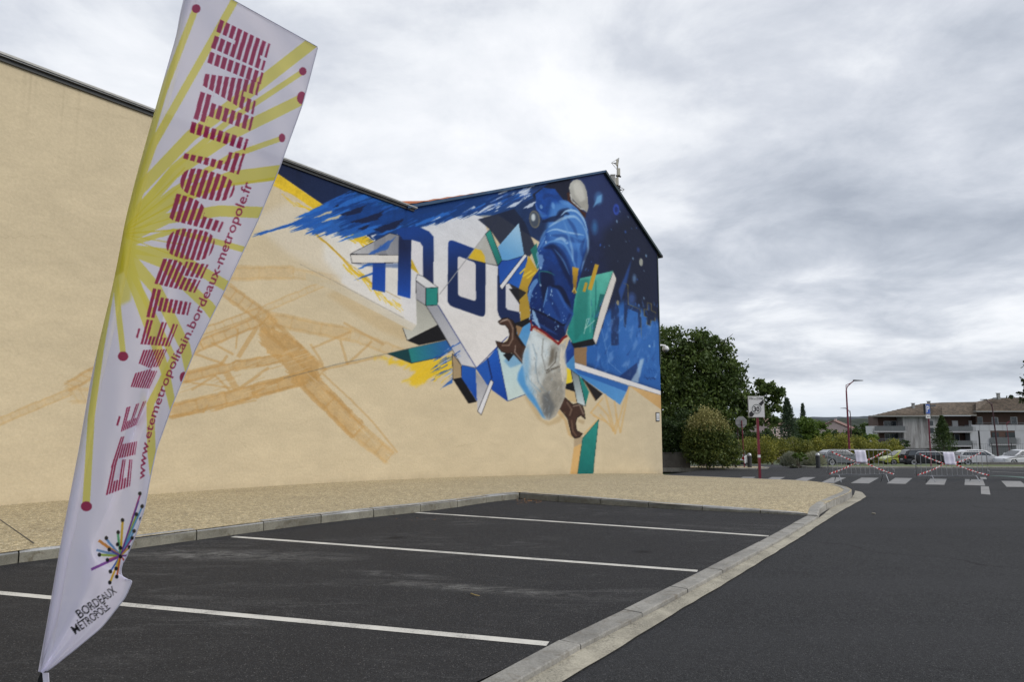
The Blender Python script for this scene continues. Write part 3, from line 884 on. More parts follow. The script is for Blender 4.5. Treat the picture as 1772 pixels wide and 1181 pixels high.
# --- night blue field
NAVY, MIDB, DKB = (27, 37, 66), (22, 62, 118), (22, 28, 46)
S.poly([(470, 268), (488, 274), (706, 351), (1045, 288), (1143, 430), (1150, 684), (993, 628), (985, 560), (935, 420), (862, 372), (790, 374), (735, 388), (690, 408), (648, 417), (560, 355), (479, 299)],
       (30, 66, 118), 1, grad=((760, 350), (1040, 420), (30, 38, 68)), tex=.10)
S.poly([(488, 272), (470, 290), (479, 299), (560, 355), (650, 418), (700, 395), (690, 345)], NAVY, 1, .6, grad=((500, 300), (660, 380), (24, 44, 84)))
S.poly([(600, 330), (700, 352), (860, 322), (940, 330), (860, 372), (760, 380), (660, 385)], (24, 76, 136), .8, 8, grad=((680, 360), (930, 320), (40, 74, 140)))
S.poly([(930, 300), (1040, 292), (1085, 350), (1040, 420), (960, 350)], (44, 58, 108), .6, 14)
S.poly([(1040, 400), (1100, 370), (1137, 440), (1138, 560), (1060, 520)], (30, 36, 56), .8, 16)
S.poly([(1020, 560), (1080, 520), (1144, 560), (1150, 680), (1060, 650), (1000, 625)], (44, 98, 172), .95, 9)
S.poly([(1060, 560), (1100, 530), (1140, 560), (1143, 650), (1080, 640)], (58, 112, 184), .5, 12)
# yellow edge of the white plane
YEL, YEL2 = (222, 186, 44), (206, 166, 40)
S.poly(P4((300, 190), (345, 215), (700, 460), (860, 590), (1085, 738), (1000, 772), (850, 640), (620, 490), (480, 390), (300, 300)), YEL, .95, .4, 0, (-1.2, -.75, 16, .55), tex=.08)
for i in range(16):
    a = random.uniform(0, 1); x = 350 + 640 * a; y = 340 + 400 * a + random.uniform(-10, 40)
    S.line(P4((x, y), (x + random.uniform(60, 160), y + random.uniform(40, 95))), random.uniform(1, 3.2), YEL, .8, .3, rough=1)
S.line(P4((610, 655), (760, 780), (930, 960), (1070, 1060)), 3.6, YEL2, .85, .4, rough=1)
S.line(P4((620, 655), (1060, 1050), (1280, 1170)), 1.2, (150, 120, 60), .6)
for i in range(20):
    t = random.random(); x = 830 + 420 * t; y = 880 + 330 * t + random.uniform(-25, 25)
    S.line(P4((x, y), (x + random.uniform(50, 110), y + random.uniform(40, 90))), random.uniform(1, 3.0), YEL, .8, .3, rough=1.2)
# white field with letters
WH, WH2 = (212, 210, 212), (190, 190, 196)
S.poly([(641, 408), (700, 388), (755, 378), (800, 366), (836, 376), (846, 410), (862, 458), (868, 480), (900, 505), (901, 545), (882, 583), (824, 637.5), (757, 528), (735, 500), (721, 563), (700, 552), (690, 470)],
       (206, 209, 216), 1, .4, grad=((740, 380), (800, 560), (216, 213, 211)), tex=.02)
S.poly([(640, 372), (760, 350), (870, 340), (850, 362), (800, 376), (735, 392), (660, 415), (640, 417)], (24, 60, 120), 1, .5, 0, (-1.6, .75, 22, .6))
# blue spray of brush strokes
BR, BR2, BR3 = (34, 88, 170), (42, 104, 190), (22, 62, 128)
S.poly(P4((165, 682), (360, 625), (430, 600), (640, 540), (500, 545), (700, 455), (900, 350), (1250, 480), (1180, 600), (860, 700), (620, 670), (440, 625), (200, 688)), BR, .96, .4, 0, (-1.5, .55, 20, .5), tex=.12)
S.poly(P4((800, 400), (1300, 500), (1560, 560), (1330, 610), (1120, 620), (900, 640), (760, 520)), BR3, .9, .6, 0, (-1.6, .6, 26, .45), tex=.1)
for (x, y, l, w) in ((480, 560, 260, 6), (450, 668, 240, 4), (560, 676, 200, 6), (780, 750, 330, 5), (810, 690, 240, 8), (880, 730, 260, 4), (1080, 700, 200, 5), (370, 640, 420, 12),
                     (640, 600, 260, 9), (740, 500, 300, 10), (940, 950, 200, 5), (930, 1030, 160, 3), (960, 905, 190, 9), (1010, 870, 230, 5), (1280, 655, 220, 5), (1400, 615, 260, 5)):
    S.poly(P4((x, y), (x + l * .5, y - l * .22 - w), (x + l, y - l * .42 - w), (x + l, y - l * .36 + w), (x + l * .5, y - l * .16 + w)), BR if (x // 10) % 2 else BR2, .92, .3, 1.2, (-1.6, .6, 6, .8))
for (x, y, l, w) in ((620, 560, 150, 7), (650, 605, 170, 9), (500, 540, 90, 4)):
    S.poly(P4((x, y), (x + l * .5, y - l * .2 - w), (x + l, y - l * .38 - w), (x + l, y - l * .36 + w)), (206, 192, 160), .9, .3, 1.5, (-1.6, .6, 6, .8))
for (x, y, l, w) in ((820, 530, 200, 8), (900, 590, 260, 9), (780, 470, 40, 5), (1060, 650, 240, 14), (960, 640, 90, 8)):
    S.poly(P4((x, y), (x + l * .5, y - l * .14 - w), (x + l, y - l * .3 - w), (x + l * .8, y - l * .1 + w), (x + l * .3, y + w)), (24, 32, 62), .9, .3, 1.5, (-1.6, .5, 5, .8))
for i in range(60):     # streaks where blue breaks over the white
    x = random.uniform(690, 905); y = 397 - (x - 690) * .16 + random.uniform(-12, 7) - max(0, x - 800) * .18
    l = random.uniform(8, 30)
    S.line([(x + l, y - l * .5), (x, y)], random.uniform(1, 3.4), random.choice([BR, BR2, BR3, (200, 208, 222)]), .85, .3, taper=True)
for (x, y, l, w, c) in ((352, 292, 120, 5, 0), (400, 270, 150, 8, 0), (440, 300, 60, 4, 0), (500, 290, 110, 16, 0), (530, 330, 50, 12, 0), (600, 235, 45, 8, 0), (185, 445, 200, 6, 0), (415, 400, 130, 6, 0), (545, 400, 110, 6, 0), (520, 300, 90, 14, 0), (560, 310, 45, 14, 0), (330, 400, 50, 3, 0)):
    S.poly(P5((x, y), (x + l * .5, y - l * .32 - w), (x + l, y - l * .5), (x + l * .6, y - l * .2 + w)), (206, 216, 232), .9, .3, 1.0, (-1.5, .8, 4, .9))
for i in range(70):
    x = random.uniform(0, 800); y = 460 - x * .36 + random.uniform(-60, 70); l = random.uniform(30, 130)
    S.line(P5((x + l, y - l * .5), (x, y)), random.uniform(1, 3.2), random.choice([(40, 80, 160), (30, 62, 130), (64, 104, 180), (24, 44, 90)]), .7, .4, taper=True)
# letters
LN, LD = (24, 60, 138), (28, 40, 78)
S.poly(P4((1075, 860), (1170, 830), (1166, 1122), (1065, 1098)), (24, 62, 150), 1, .2, grad=((650, 440), (655, 505), (30, 76, 166)))
S.poly(P4((1268, 690), (1368, 720), (1357, 1168), (1260, 1142)), LD, 1, .2, grad=((700, 430), (700, 515), (28, 76, 170)))
S.poly(P4((1250, 640), (1390, 618), (1440, 632), (1500, 660), (1534, 700), (1534, 800), (1530, 1060), (1452, 1008), (1453, 780), (1432, 742), (1365, 722), (1270, 720)), (26, 62, 134), 1, .2, grad=((735, 400), (750, 470), (34, 44, 84)))
S.poly(P4((1366, 726), (1430, 742), (1452, 775), (1450, 1004), (1395, 985), (1360, 900)), (212, 210, 214), 1, .2)
def rr(x0, y0, x1, y1, x2, y2, x3, y3, r):
    """a quadrilateral with rounded corners"""
    q = [Vector((x0, y0)), Vector((x1, y1)), Vector((x2, y2)), Vector((x3, y3))]; out = []
    for i in range(4):
        p, a, b = q[i], q[i - 1], q[(i + 1) % 4]
        e = p + (a - p).normalized() * r; f = p + (b - p).normalized() * r
        for t in np.linspace(0, 1, 6):
            v = e.lerp(p, t).lerp(p.lerp(f, t), t); out.append((v.x, v.y))
    return out
S.poly(rr(775.5, 413, 841, 438, 839.6, 551, 774, 528, 11), (26, 60, 134), 1, .2, grad=((800, 415), (812, 470), (26, 42, 84)))
S.poly(rr(792, 443, 823, 455, 823.6, 522, 792.6, 512, 5), (208, 206, 208), 1, .2)
S.poly(P5((355, 800), (420, 800), (415, 1090), (415, 1150), (520, 1180), (520, 1300), (420, 1270), (372, 1225), (352, 1150)), (28, 42, 82), 1, .2)
S.poly(P6((352, 0), (414, 0), (414, 140), (425, 166), (525, 190), (528, 262), (470, 262), (400, 235), (365, 205), (352, 160)), (28, 42, 82), 1, .2)
S.poly(P5((415, 870), (440, 962), (520, 1110), (522, 1183), (430, 1165), (415, 1140)), (206, 206, 210), 1, .2)
# painted solids on the left
K1 = (20, 20, 26)
S.poly(P4((902, 830), (1200, 672), (1278, 690), (1272, 840)), (180, 180, 182), 1, .2, grad=((610, 440), (690, 405), (128, 130, 138)), edge=(K1, .7))
S.poly(P4((1080, 735), (1170, 690), (1175, 835), (1080, 835)), (120, 122, 132), .6, 1)
for (x, y, l, w) in ((1010, 850, 140, 6), (1060, 830, 190, 8), (1090, 800, 120, 4)):
    S.poly(P4((x, y), (x + l * .5, y - l * .3 - w), (x + l, y - l * .7), (x + l * .6, y - l * .2 + w)), (44, 90, 170), .8, .3, 1.5, (-1.6, 1, 5, .8))
S.poly(P4((902, 834), (1270, 838), (1268, 896), (915, 900)), (214, 210, 204), 1, .2, edge=(K1, .8))
S.poly(P4((925, 905), (1268, 903), (1262, 935), (1080, 930)), (40, 70, 130), .55, 1.5)
S.poly(P4((1268, 690), (1290, 700), (1362, 830), (1357, 1168), (1260, 1142)), (26, 36, 72), .75, .2, grad=((700, 430), (705, 515), (28, 76, 170)))
S.poly(P4((1366, 868), (1425, 985), (1362, 940)), (196, 166, 50), 1, .2)
S.poly(P7((552, 150), (620, 190), (705, 320), (490, 430), (462, 345), (525, 366), (556, 322)), (160, 160, 152), 1, .2, grad=((730, 530), (715, 585), (192, 192, 182)))
S.poly(P7((490, 430), (703, 322), (760, 425), (570, 464)), (24, 24, 28), 1, .2)
S.line(P7((460, 345), (490, 430), (570, 462)), .9, K1)
S.poly(P7((618, 193), (702, 190), (962, 619), (858, 598), (700, 325)), (150, 152, 160), 1, .2, grad=((748, 530), (822, 635), (202, 202, 206)), edge=(K1, .8))
S.line(P7((700, 190), (962, 619), (1175, 405)), 1.2, (24, 40, 110))
S.poly(P7((548, 20), (560, -20), (600, -5), (702, 70), (618, 73)), (208, 208, 210), 1, .2, edge=(K1, .7))
S.poly(P7((550, 25), (618, 73), (618, 194), (552, 150)), (160, 160, 166), 1, .2, edge=(K1, .7))
S.poly(P7((618, 73), (700, 70), (698, 190), (618, 194)), (38, 130, 122), 1, .2, edge=(K1, .9))
S.line(P7((712, 115), (810, -10)), 1.4, (150, 150, 152)); S.line(P5((0, 938), (350, 480)), 1.4, (150, 150, 152))
# teal wedge with the yellow splash
S.poly(P7((270, 530), (520, 575), (730, 540), (800, 560), (790, 640), (700, 660), (620, 700), (590, 745), (500, 738), (480, 700), (560, 650), (470, 610), (380, 580)), YEL, .9, 2.5, 3, (-1.8, 1, 14, .5))
for i in range(20):
    x = random.uniform(520, 760); y = random.uniform(600, 690)
    S.line(P7((x + 60, y - 30), (x, y + 12), (x - 25, y + 40)), random.uniform(1, 2.6), YEL, .8, .4)
S.poly(P7((355, 521), (500, 487), (757, 429), (800, 495), (720, 545), (520, 587)), (40, 128, 118), 1, .2, grad=((700, 610), (780, 595), (40, 90, 160)), edge=(K1, .8))
S.poly(P7((355, 521), (498, 488), (522, 587)), (22, 62, 68), 1, .2)
S.line(P7((-350, 690), (-100, 625), (0, 597), (355, 521), (757, 429)), 1.0, (96, 100, 96), .8)
for i in range(48):
    x = random.uniform(640, 800); y = random.uniform(480, 720); l = random.uniform(30, 110)
    if y < 560 and x < 700: continue
    S.line(P7((x + l, y - l * .6), (x, y)), random.uniform(1, 3), random.choice([(40, 90, 176), (34, 78, 160), (150, 170, 205)]), .85, .3, taper=True)
S.poly(P7((680, 805), (760, 720), (800, 690), (800, 720), (730, 755)), (44, 96, 176), .9, .4, 1)
# solids below the white diamond
S.poly(P7((798, 520), (858, 598), (862, 685), (802, 697)), (160, 140, 108), 1, .2, edge=(K1, .8))
S.poly(P7((802, 697), (862, 685), (966, 850), (908, 862)), (20, 20, 24), 1, .2)
S.poly(P7((860, 598), (957, 622), (968, 848), (862, 687)), (32, 86, 172), 1, .2, grad=((800, 640), (825, 690), (24, 70, 160)))
S.poly(P7((957, 622), (1050, 545), (1066, 690), (1040, 742)), (34, 84, 170), 1, .2)
S.poly(P7((1038, 560), (1100, 480), (1175, 848), (1066, 768)), (30, 84, 176), 1, .2, grad=((850, 620), (875, 690), (22, 64, 150)))
S.line(P7((1038, 555), (1068, 690)), 2.4, (24, 40, 90))
S.poly(P7((957, 640), (1040, 742), (970, 915)), (150, 150, 156), 1, .2, grad=((825, 650), (835, 705), (190, 190, 194)))
S.poly(P7((1060, 698), (1079, 715), (996, 940), (970, 915)), (212, 212, 216), 1, .2, edge=(K1, .8))
S.poly(P6((350, 430), (545, 560), (560, 800), (432, 850)), (176, 204, 212), 1, .2, grad=((860, 600), (900, 690), (192, 208, 204)))
S.poly(P6((400, 545), (500, 470), (560, 560), (450, 600)), (96, 150, 196), .7, 3)
S.line(P6((350, 440), (432, 852), (562, 802)), 1.0, (22, 40, 100))
S.poly(P6((440, 290), (600, 250), (640, 420), (560, 560), (470, 440)), (78, 142, 196), 1, .3, grad=((900, 570), (900, 620), (110, 160, 200)))
S.poly(P6((490, 270), (545, 290), (510, 370)), (140, 112, 82), 1, .2)
S.poly(P6((395, 500), (440, 480), (475, 500), (438, 552)), K1, 1, .2)
# solids above
S.poly(P5((205, 480), (350, 440), (480, 400), (560, 500), (640, 690), (600, 760), (420, 740), (300, 560)), (28, 36, 58), .9, 1)
S.poly(P5((240, 690), (262, 600), (355, 830), (262, 812), (130, 780)), (150, 150, 146), 1, .2, grad=((810, 445), (850, 430), (190, 190, 184)))
S.poly(P5((180, 700), (240, 625), (262, 600), (300, 700), (355, 830), (140, 782)), (168, 168, 162), .8, .3)
S.poly(P5((132, 772), (185, 700), (232, 715), (258, 760), (262, 810)), (206, 174, 50), 1, .2)
S.line(P5((130, 780), (262, 812), (355, 832)), .9, K1)
S.poly(P5((262, 590), (300, 558), (388, 790), (356, 832)), (44, 140, 128), 1, .2, edge=(K1, .8), grad=((845, 410), (866, 455), (30, 110, 104)))
S.poly(P5((356, 690), (515, 508), (555, 745), (480, 815), (388, 790)), (96, 156, 206), 1, .2, grad=((870, 440), (900, 390), (160, 196, 222)))
S.poly(P5((356, 835), (388, 792), (440, 790), (578, 748), (575, 1035), (440, 965), (372, 985)), (30, 74, 158), 1, .2, grad=((870, 460), (910, 500), (40, 100, 190)), edge=(K1, .6))
S.poly(P5((515, 1005), (590, 755), (660, 870), (640, 940), (600, 970), (600, 1181), (520, 1181)), (190, 156, 48), 1, .2, grad=((915, 450), (900, 540), (160, 128, 50)))
S.poly(P6((520, 0), (600, 0), (606, 212), (530, 247)), (168, 138, 52), 1, .2)
S.poly(P6((440, 0), (515, 0), (522, 120)), (30, 30, 36), 1, .2)
S.poly(P5((440, 965), (575, 1035), (520, 1090)), (30, 30, 38), .9, .2)
S.poly(P6((528, 247), (606, 212), (606, 250), (540, 292), (470, 265)), (22, 22, 28), 1, .2)
S.poly(P5((370, 985), (560, 742), (579, 755), (388, 1013)), (214, 214, 218), 1, .2, edge=(K1, .7))
for (a, b) in (((525, 890), (560, 855)), ((550, 910), (610, 870)), ((580, 925), (640, 880))):
    S.line(P5(a, b), 3, (216, 186, 60), .9, .4)
S.poly(P5((603, 710), (650, 662), (672, 832), (655, 862)), (34, 112, 104), 1, .2)
# big teal slab on the right
S.poly(P5((968, 930), (1230, 870), (1135, 1150), (1076, 1384), (925, 1421), (880, 1346)), (92, 180, 162), 1, .2, grad=((1060, 475), (1000, 595), (30, 126, 120)), tex=.06)
S.poly(P5((1130, 1045), (1170, 1050), (1120, 1330), (1075, 1430), (1075, 1300)), (20, 88, 88), .8, .5)
S.poly(P5((975, 940), (1050, 930), (1030, 1300), (940, 1410), (930, 1200)), (26, 104, 98), .5, 3)
S.poly(P5((1055, 1000), (1065, 1000), (1060, 1340), (1050, 1340)), (90, 170, 152), .7, .4); S.poly(P5((1095, 940), (1103, 940), (1098, 1340), (1088, 1350)), (24, 100, 98), .7, .4)
S.line(P6((1010, 340), (1030, 230), (1050, 225), (1020, 300), (1090, 240)), 1.3, (170, 205, 196), .8, .4)
S.poly(P5((1230, 872), (1255, 932), (1190, 1150), (1100, 1431), (1076, 1384), (1135, 1150)), (208, 204, 198), 1, .2, edge=(K1, .5))
S.poly(P6((915, 416), (1075, 378), (1098, 425), (935, 449)), (20, 22, 28), 1, .2)
S.line(P5((1055, 1005), (1104, 830)), 7, (190, 152, 50), 1, .3); S.line(P5((1010, 1022), (1026, 965)), 5, (180, 146, 50), 1, .3)
S.poly(P6((935, 449), (1030, 440), (1028, 588), (935, 562)), (142, 112, 80), 1, .3)
# blues right: stars, glows, pale strokes
def glow(x, y, rx, ry, c, op): S.ell(x, y, rx, ry, c, op * .5, max(1.2, rx * .45)); S.ell(x, y, rx * .55, ry * .55, c, op * .6, max(.8, rx * .3))
for p, q, c, op in ((P5((1120, 320))[0], (8, 12), (84, 140, 196), .8), (P5((1090, 540))[0], (6, 14), (60, 120, 176), .7), (P5((1390, 930))[0], (4, 9), (110, 150, 196), .7),
                    (P5((1370, 1080))[0], (8, 12), (70, 104, 176), .7), (P5((1420, 710))[0], (3, 5), (60, 90, 170), .6)):
    glow(p[0], p[1], q[0], q[1], c, op)
S.poly(P5((1075, 395), (1110, 310), (1145, 290), (1140, 350), (1110, 360)), (110, 166, 214), .8, 1.5)
S.poly(P5((1270, 1020), (1310, 930), (1370, 780), (1345, 900), (1330, 970), (1290, 1100)), (44, 84, 160), .7, 2)
S.ell(*P5((1253, 405))[0], 5.2, 9.6, (48, 76, 170), .95, .5); S.ell(*P5((1253, 405))[0], 2.8, 5.4, (30, 48, 110), .95, .8)
S.ell(*P5((635, 480))[0], 9.2, 15.5, (110, 108, 98), .95, .7, -.12); S.ell(*P5((633, 480))[0], 7.4, 13, (66, 76, 92), .95, 1.0, -.12); S.ell(*P5((625, 465))[0], 3.6, 6.5, (196, 206, 210), .95, 1.6)
S.ell(*P5((1441, 805))[0], 3.2, 6.6, (170, 172, 160), .9, 1); S.ell(*P5((1265, 1112))[0], 2.2, 4.5, (150, 140, 110), .9, .8)
for i in range(95):
    u = random.random(); x = random.uniform(930, 1136); y = random.uniform(330, 600)
    if y < 300 + max(0, (x - 1045)) * 1.6 or (975 < x < 1062 and 470 < y): continue
    r = random.choice([.6, .7, .9, 1.4])
    S.ell(x, y, r, r * 1.7, random.choice([(90, 140, 210), (54, 96, 180), (150, 190, 225)]), random.uniform(.4, .9), .4)
S.poly(P6((1130, 120), (1260, 120), (1275, 160), (1270, 430), (1215, 430), (1215, 150), (1180, 140), (1150, 300), (1130, 290)), (28, 40, 76), .75, .6)
S.poly(P6((1345, 0), (1340, 120), (1435, 150), (1445, 290), (1420, 300), (1415, 180), (1340, 150), (1325, 300), (1310, 280), (1315, 0)), (30, 42, 76), .8, .4)
S.line(P6((1140, 300), (1200, 560), (1290, 640)), 1.2, (120, 160, 210), .5, 1)
S.line(P5((1310, 965), (1340, 975), (1345, 1125), (1430, 1160), (1443, 1190), (1443, 1380)), .9, (130, 116, 60), .8)
pl = P6((1490, 105), (1518, 113), (1518, 165), (1550, 180), (1547, 245), (1516, 240), (1513, 280), (1484, 270), (1487, 215), (1463, 205), (1466, 155), (1490, 160))
S.poly(pl, (30, 40, 66), .95, .2); S.line(pl + [pl[0]], .9, (130, 116, 60), .8)
for (x, y, rx, ry) in ((1210, 270, 14, 30), (1300, 220, 12, 14), (1370, 330, 10, 40), (1400, 420, 16, 26), (1120, 520, 24, 12), (1210, 520, 18, 30), (1440, 560, 10, 30), (1330, 560, 30, 18), (1180, 360, 14, 26), (1510, 290, 7, 26), (1420, 600, 12, 34)):
    x0, y0 = P6((x, y))[0]; S.poly([(x0 - rx * .3, y0 + ry * .3), (x0 - rx * .1, y0 - ry * .25), (x0 + rx * .25, y0 - ry * .32), (x0 + rx * .15, y0 + ry * .1), (x0 + rx * .05, y0 + ry * .35)], (104, 146, 204), .6, 1.8, 2.5, (-.6, 1, 6, .8))
for i in range(26):
    x, y = random.uniform(1090, 1560), random.uniform(200, 680); x0, y0 = P6((x, y))[0]
    r1 = random.uniform(1.5, 6); a = random.uniform(-2.2, -.7)
    S.poly([(x0 - r1 * .5, y0), (x0, y0 - r1 * .6), (x0 + math.cos(a) * r1 * 3.2, y0 + math.sin(a) * r1 * 3.2), (x0 + r1 * .6, y0 - r1 * .1), (x0 + r1 * .2, y0 + r1)], random.choice([(96, 146, 210), (70, 120, 196), (130, 172, 220), (52, 100, 180)]), .55, 1.3, 2.0, (-.5, 1, 5, .9))
for i in range(150):
    x, y = random.uniform(1050, 1570), random.uniform(120, 680); l = random.uniform(20, 90); a = random.uniform(-1.9, -.9)
    S.line(P6((x, y), (x + math.cos(a) * l, y + math.sin(a) * l)), random.uniform(1, 4), random.choice([(70, 118, 190), (96, 144, 206), (34, 70, 140), (28, 54, 110), (60, 100, 176)]), .38, .9, taper=True)
S.poly(P6((1275, 665), (1410, 560), (1430, 700), (1360, 700)), (26, 42, 88), .7, 1.2)
S.poly(P6((1430, 545), (1462, 530), (1440, 640), (1420, 715), (1362, 700), (1400, 640)), (176, 200, 220), .7, 1.6, 1.5)
for k in range(9):
    S.line(P6((1480 + k * 9, 600 + (k % 3) * 12), (1490 + k * 9, 640 - (k % 2) * 22)), 1.1, (30, 80, 150), .9, .3)
for k in range(8):
    S.line(P6((1480 + k * 9, 672 + (k % 2) * 8), (1490 + k * 9, 690 - (k % 3) * 8)), 1.0, (24, 44, 90), .9, .3)
S.line(P6((1130, 130), (1180, 30), (1240, -20)), 2.0, (80, 130, 196), .4, 1.2)
# white ribbon, blue blade, small prisms
S.poly(P5((1230, 872), (1255, 932), (1190, 1150), (1100, 1431), (1076, 1384), (1135, 1150)), (212, 208, 202), 1, .2, edge=(K1, .5))
S.poly(P6((875, 590), (940, 605), (1352, 737), (1282, 880)), (60, 124, 190), 1, .2, grad=((985, 640), (1080, 690), (86, 146, 202)))
S.poly(P6((940, 600), (1352, 737), (1330, 780), (960, 640)), (36, 84, 160), .7, 1.2)
S.poly(P6((1350, 735), (1640, 812), (1640, 935), (1592, 915), (1450, 810)), (210, 172, 116), .95, .6, grad=((1090, 670), (1143, 700), (196, 156, 100)))
S.poly(P6((933, 556), (1640, 790), (1640, 822), (933, 602)), (218, 216, 216), 1, .2, edge=((60, 80, 120), .5))
S.poly(P6((875, 480), (930, 440), (935, 510), (878, 570)), (28, 60, 130), 1, .2); S.poly(P6((850, 520), (900, 380), (930, 450), (870, 590)), (26, 62, 140), .9, .3)
S.poly(P6((870, 575), (935, 500), (940, 600), (930, 640), (880, 590)), (70, 132, 186), 1, .2)
S.poly(P6((875, 598), (908, 615), (920, 706), (875, 722)), (220, 196, 50), 1, .2)
S.poly(P6((873, 722), (925, 708), (942, 782), (868, 758)), K1, 1, .2)
S.poly(P6((868, 760), (942, 782), (958, 868), (900, 850), (860, 800)), (196, 172, 128), 1, .2)
S.poly(P6((968, 655), (1000, 690), (1047, 782), (1020, 888)), (34, 126, 118), 1, .2)
S.poly(P6((908, 615), (970, 660), (1022, 892), (957, 866)), (120, 130, 132), 1, .2, grad=((990, 650), (1005, 700), (190, 204, 206)), edge=(K1, .8))
S.poly(P6((985, 668), (1152, 797), (1098, 850)), (34, 30, 32), 1, .2); S.line(P6((1010, 700), (1095, 845)), 1.4, (120, 92, 62))
# ochre zigzag sketch and the teal pillar
for q in (((1170, 800), (1245, 1100), (1300, 900), (1350, 745)), ((1110, 870), (1190, 960), (1230, 1080), (1260, 1000), (1240, 850)), ((1350, 745), (1285, 1090), (1250, 950)), ((1130, 955), (1240, 1075)), ((1010, 1100), (1120, 985), (1060, 940), (1150, 830)), ((1080, 960), (1180, 1010))):
    S.line(P6(*q), 3.0, (206, 168, 108), .6, .6)
S.poly(P8((780, 115), (655, 258), (650, 300), (590, 330), (560, 540), (555, 552), (612, 552)), (206, 164, 102), .85, 1.2)
S.poly(P8((590, 265), (655, 235), (650, 300), (590, 330)), (150, 128, 100), .6, 2)
S.poly(P8((780, 117), (656, 262), (612, 575), (735, 575), (745, 450)), (40, 134, 124), 1, .2, grad=((1020, 740), (1010, 810), (24, 108, 104)), edge=((26, 60, 60), .6), tex=.05)
# --- the painted worker: jacket, cap, glove and spanner
JK = P5((640, 290), (700, 240), (790, 250), (850, 330), (900, 345), (960, 400), (1015, 480), (1040, 560), (1046, 690), (1020, 760), (1000, 850), (985, 900), (945, 1040), (932, 1130)) + P6((928, 190), (905, 250), (880, 285), (868, 350), (820, 400), (640, 300), (605, 250), (600, 150)) + P5((582, 1050), (584, 1000), (620, 920), (662, 865), (668, 780), (655, 700), (690, 620), (745, 520), (780, 470), (700, 480), (650, 400))
S.poly(P5((780, 180), (900, 170), (960, 250), (1010, 470), (940, 400), (800, 330), (640, 330), (620, 290)), (26, 30, 48), .95, 2)
S.poly(JK, (28, 70, 146), 1, .4, .8, grad=((960, 380), (925, 560), (14, 34, 86)), tex=.16)
S.poly(P5((760, 360), (880, 350), (1000, 470), (1030, 620), (1000, 740), (900, 700), (760, 640), (720, 560)), (70, 128, 200), .6, 6)
def spl(pts, n=8):
    P = [np.array(p, float) for p in pts]; P = [2 * P[0] - P[1]] + P + [2 * P[-1] - P[-2]]; out = []
    for i in range(1, len(P) - 2):
        for t in np.linspace(0, 1, n, endpoint=(i == len(P) - 3)):
            out.append(tuple(.5 * ((2 * P[i]) + (-P[i - 1] + P[i + 1]) * t + (2 * P[i - 1] - 5 * P[i] + 4 * P[i + 1] - P[i + 2]) * t * t + (-P[i - 1] + 3 * P[i] - 3 * P[i + 1] + P[i + 2]) * t ** 3)))
    return out
def fold(pts, w, c, op, sf=1.0, conv=None):
    """a soft tapering brush stroke along a smooth path"""
    q = spl((conv or P5)(*pts)); n = len(q); L, Q = [], []
    for i, p in enumerate(q):
        a, b = q[max(0, i - 1)], q[min(n - 1, i + 1)]; d = math.hypot(b[0] - a[0], b[1] - a[1]) or 1
        ww = w * .5 * math.sin(math.pi * (i + .4) / (n - .2)) ** .7
        nx, ny = -(b[1] - a[1]) / d * ww, (b[0] - a[0]) / d * ww
        L.append((p[0] + nx, p[1] + ny)); Q.append((p[0] - nx, p[1] - ny))
    S.poly(L + Q[::-1], c, op, sf)
S.poly(P5((770, 380), (860, 345), (930, 390), (1010, 480), (1038, 600), (1010, 720), (930, 700), (850, 640), (760, 620), (730, 560)), (84, 138, 204), .55, 7)
S.poly(P5((690, 620), (800, 560), (900, 600), (960, 700), (980, 860), (930, 900), (860, 760), (760, 660), (680, 720)), (62, 112, 186), .5, 6)
DKF, MDF, LTF, HIF = (14, 22, 52), (26, 52, 112), (98, 150, 212), (168, 204, 236)
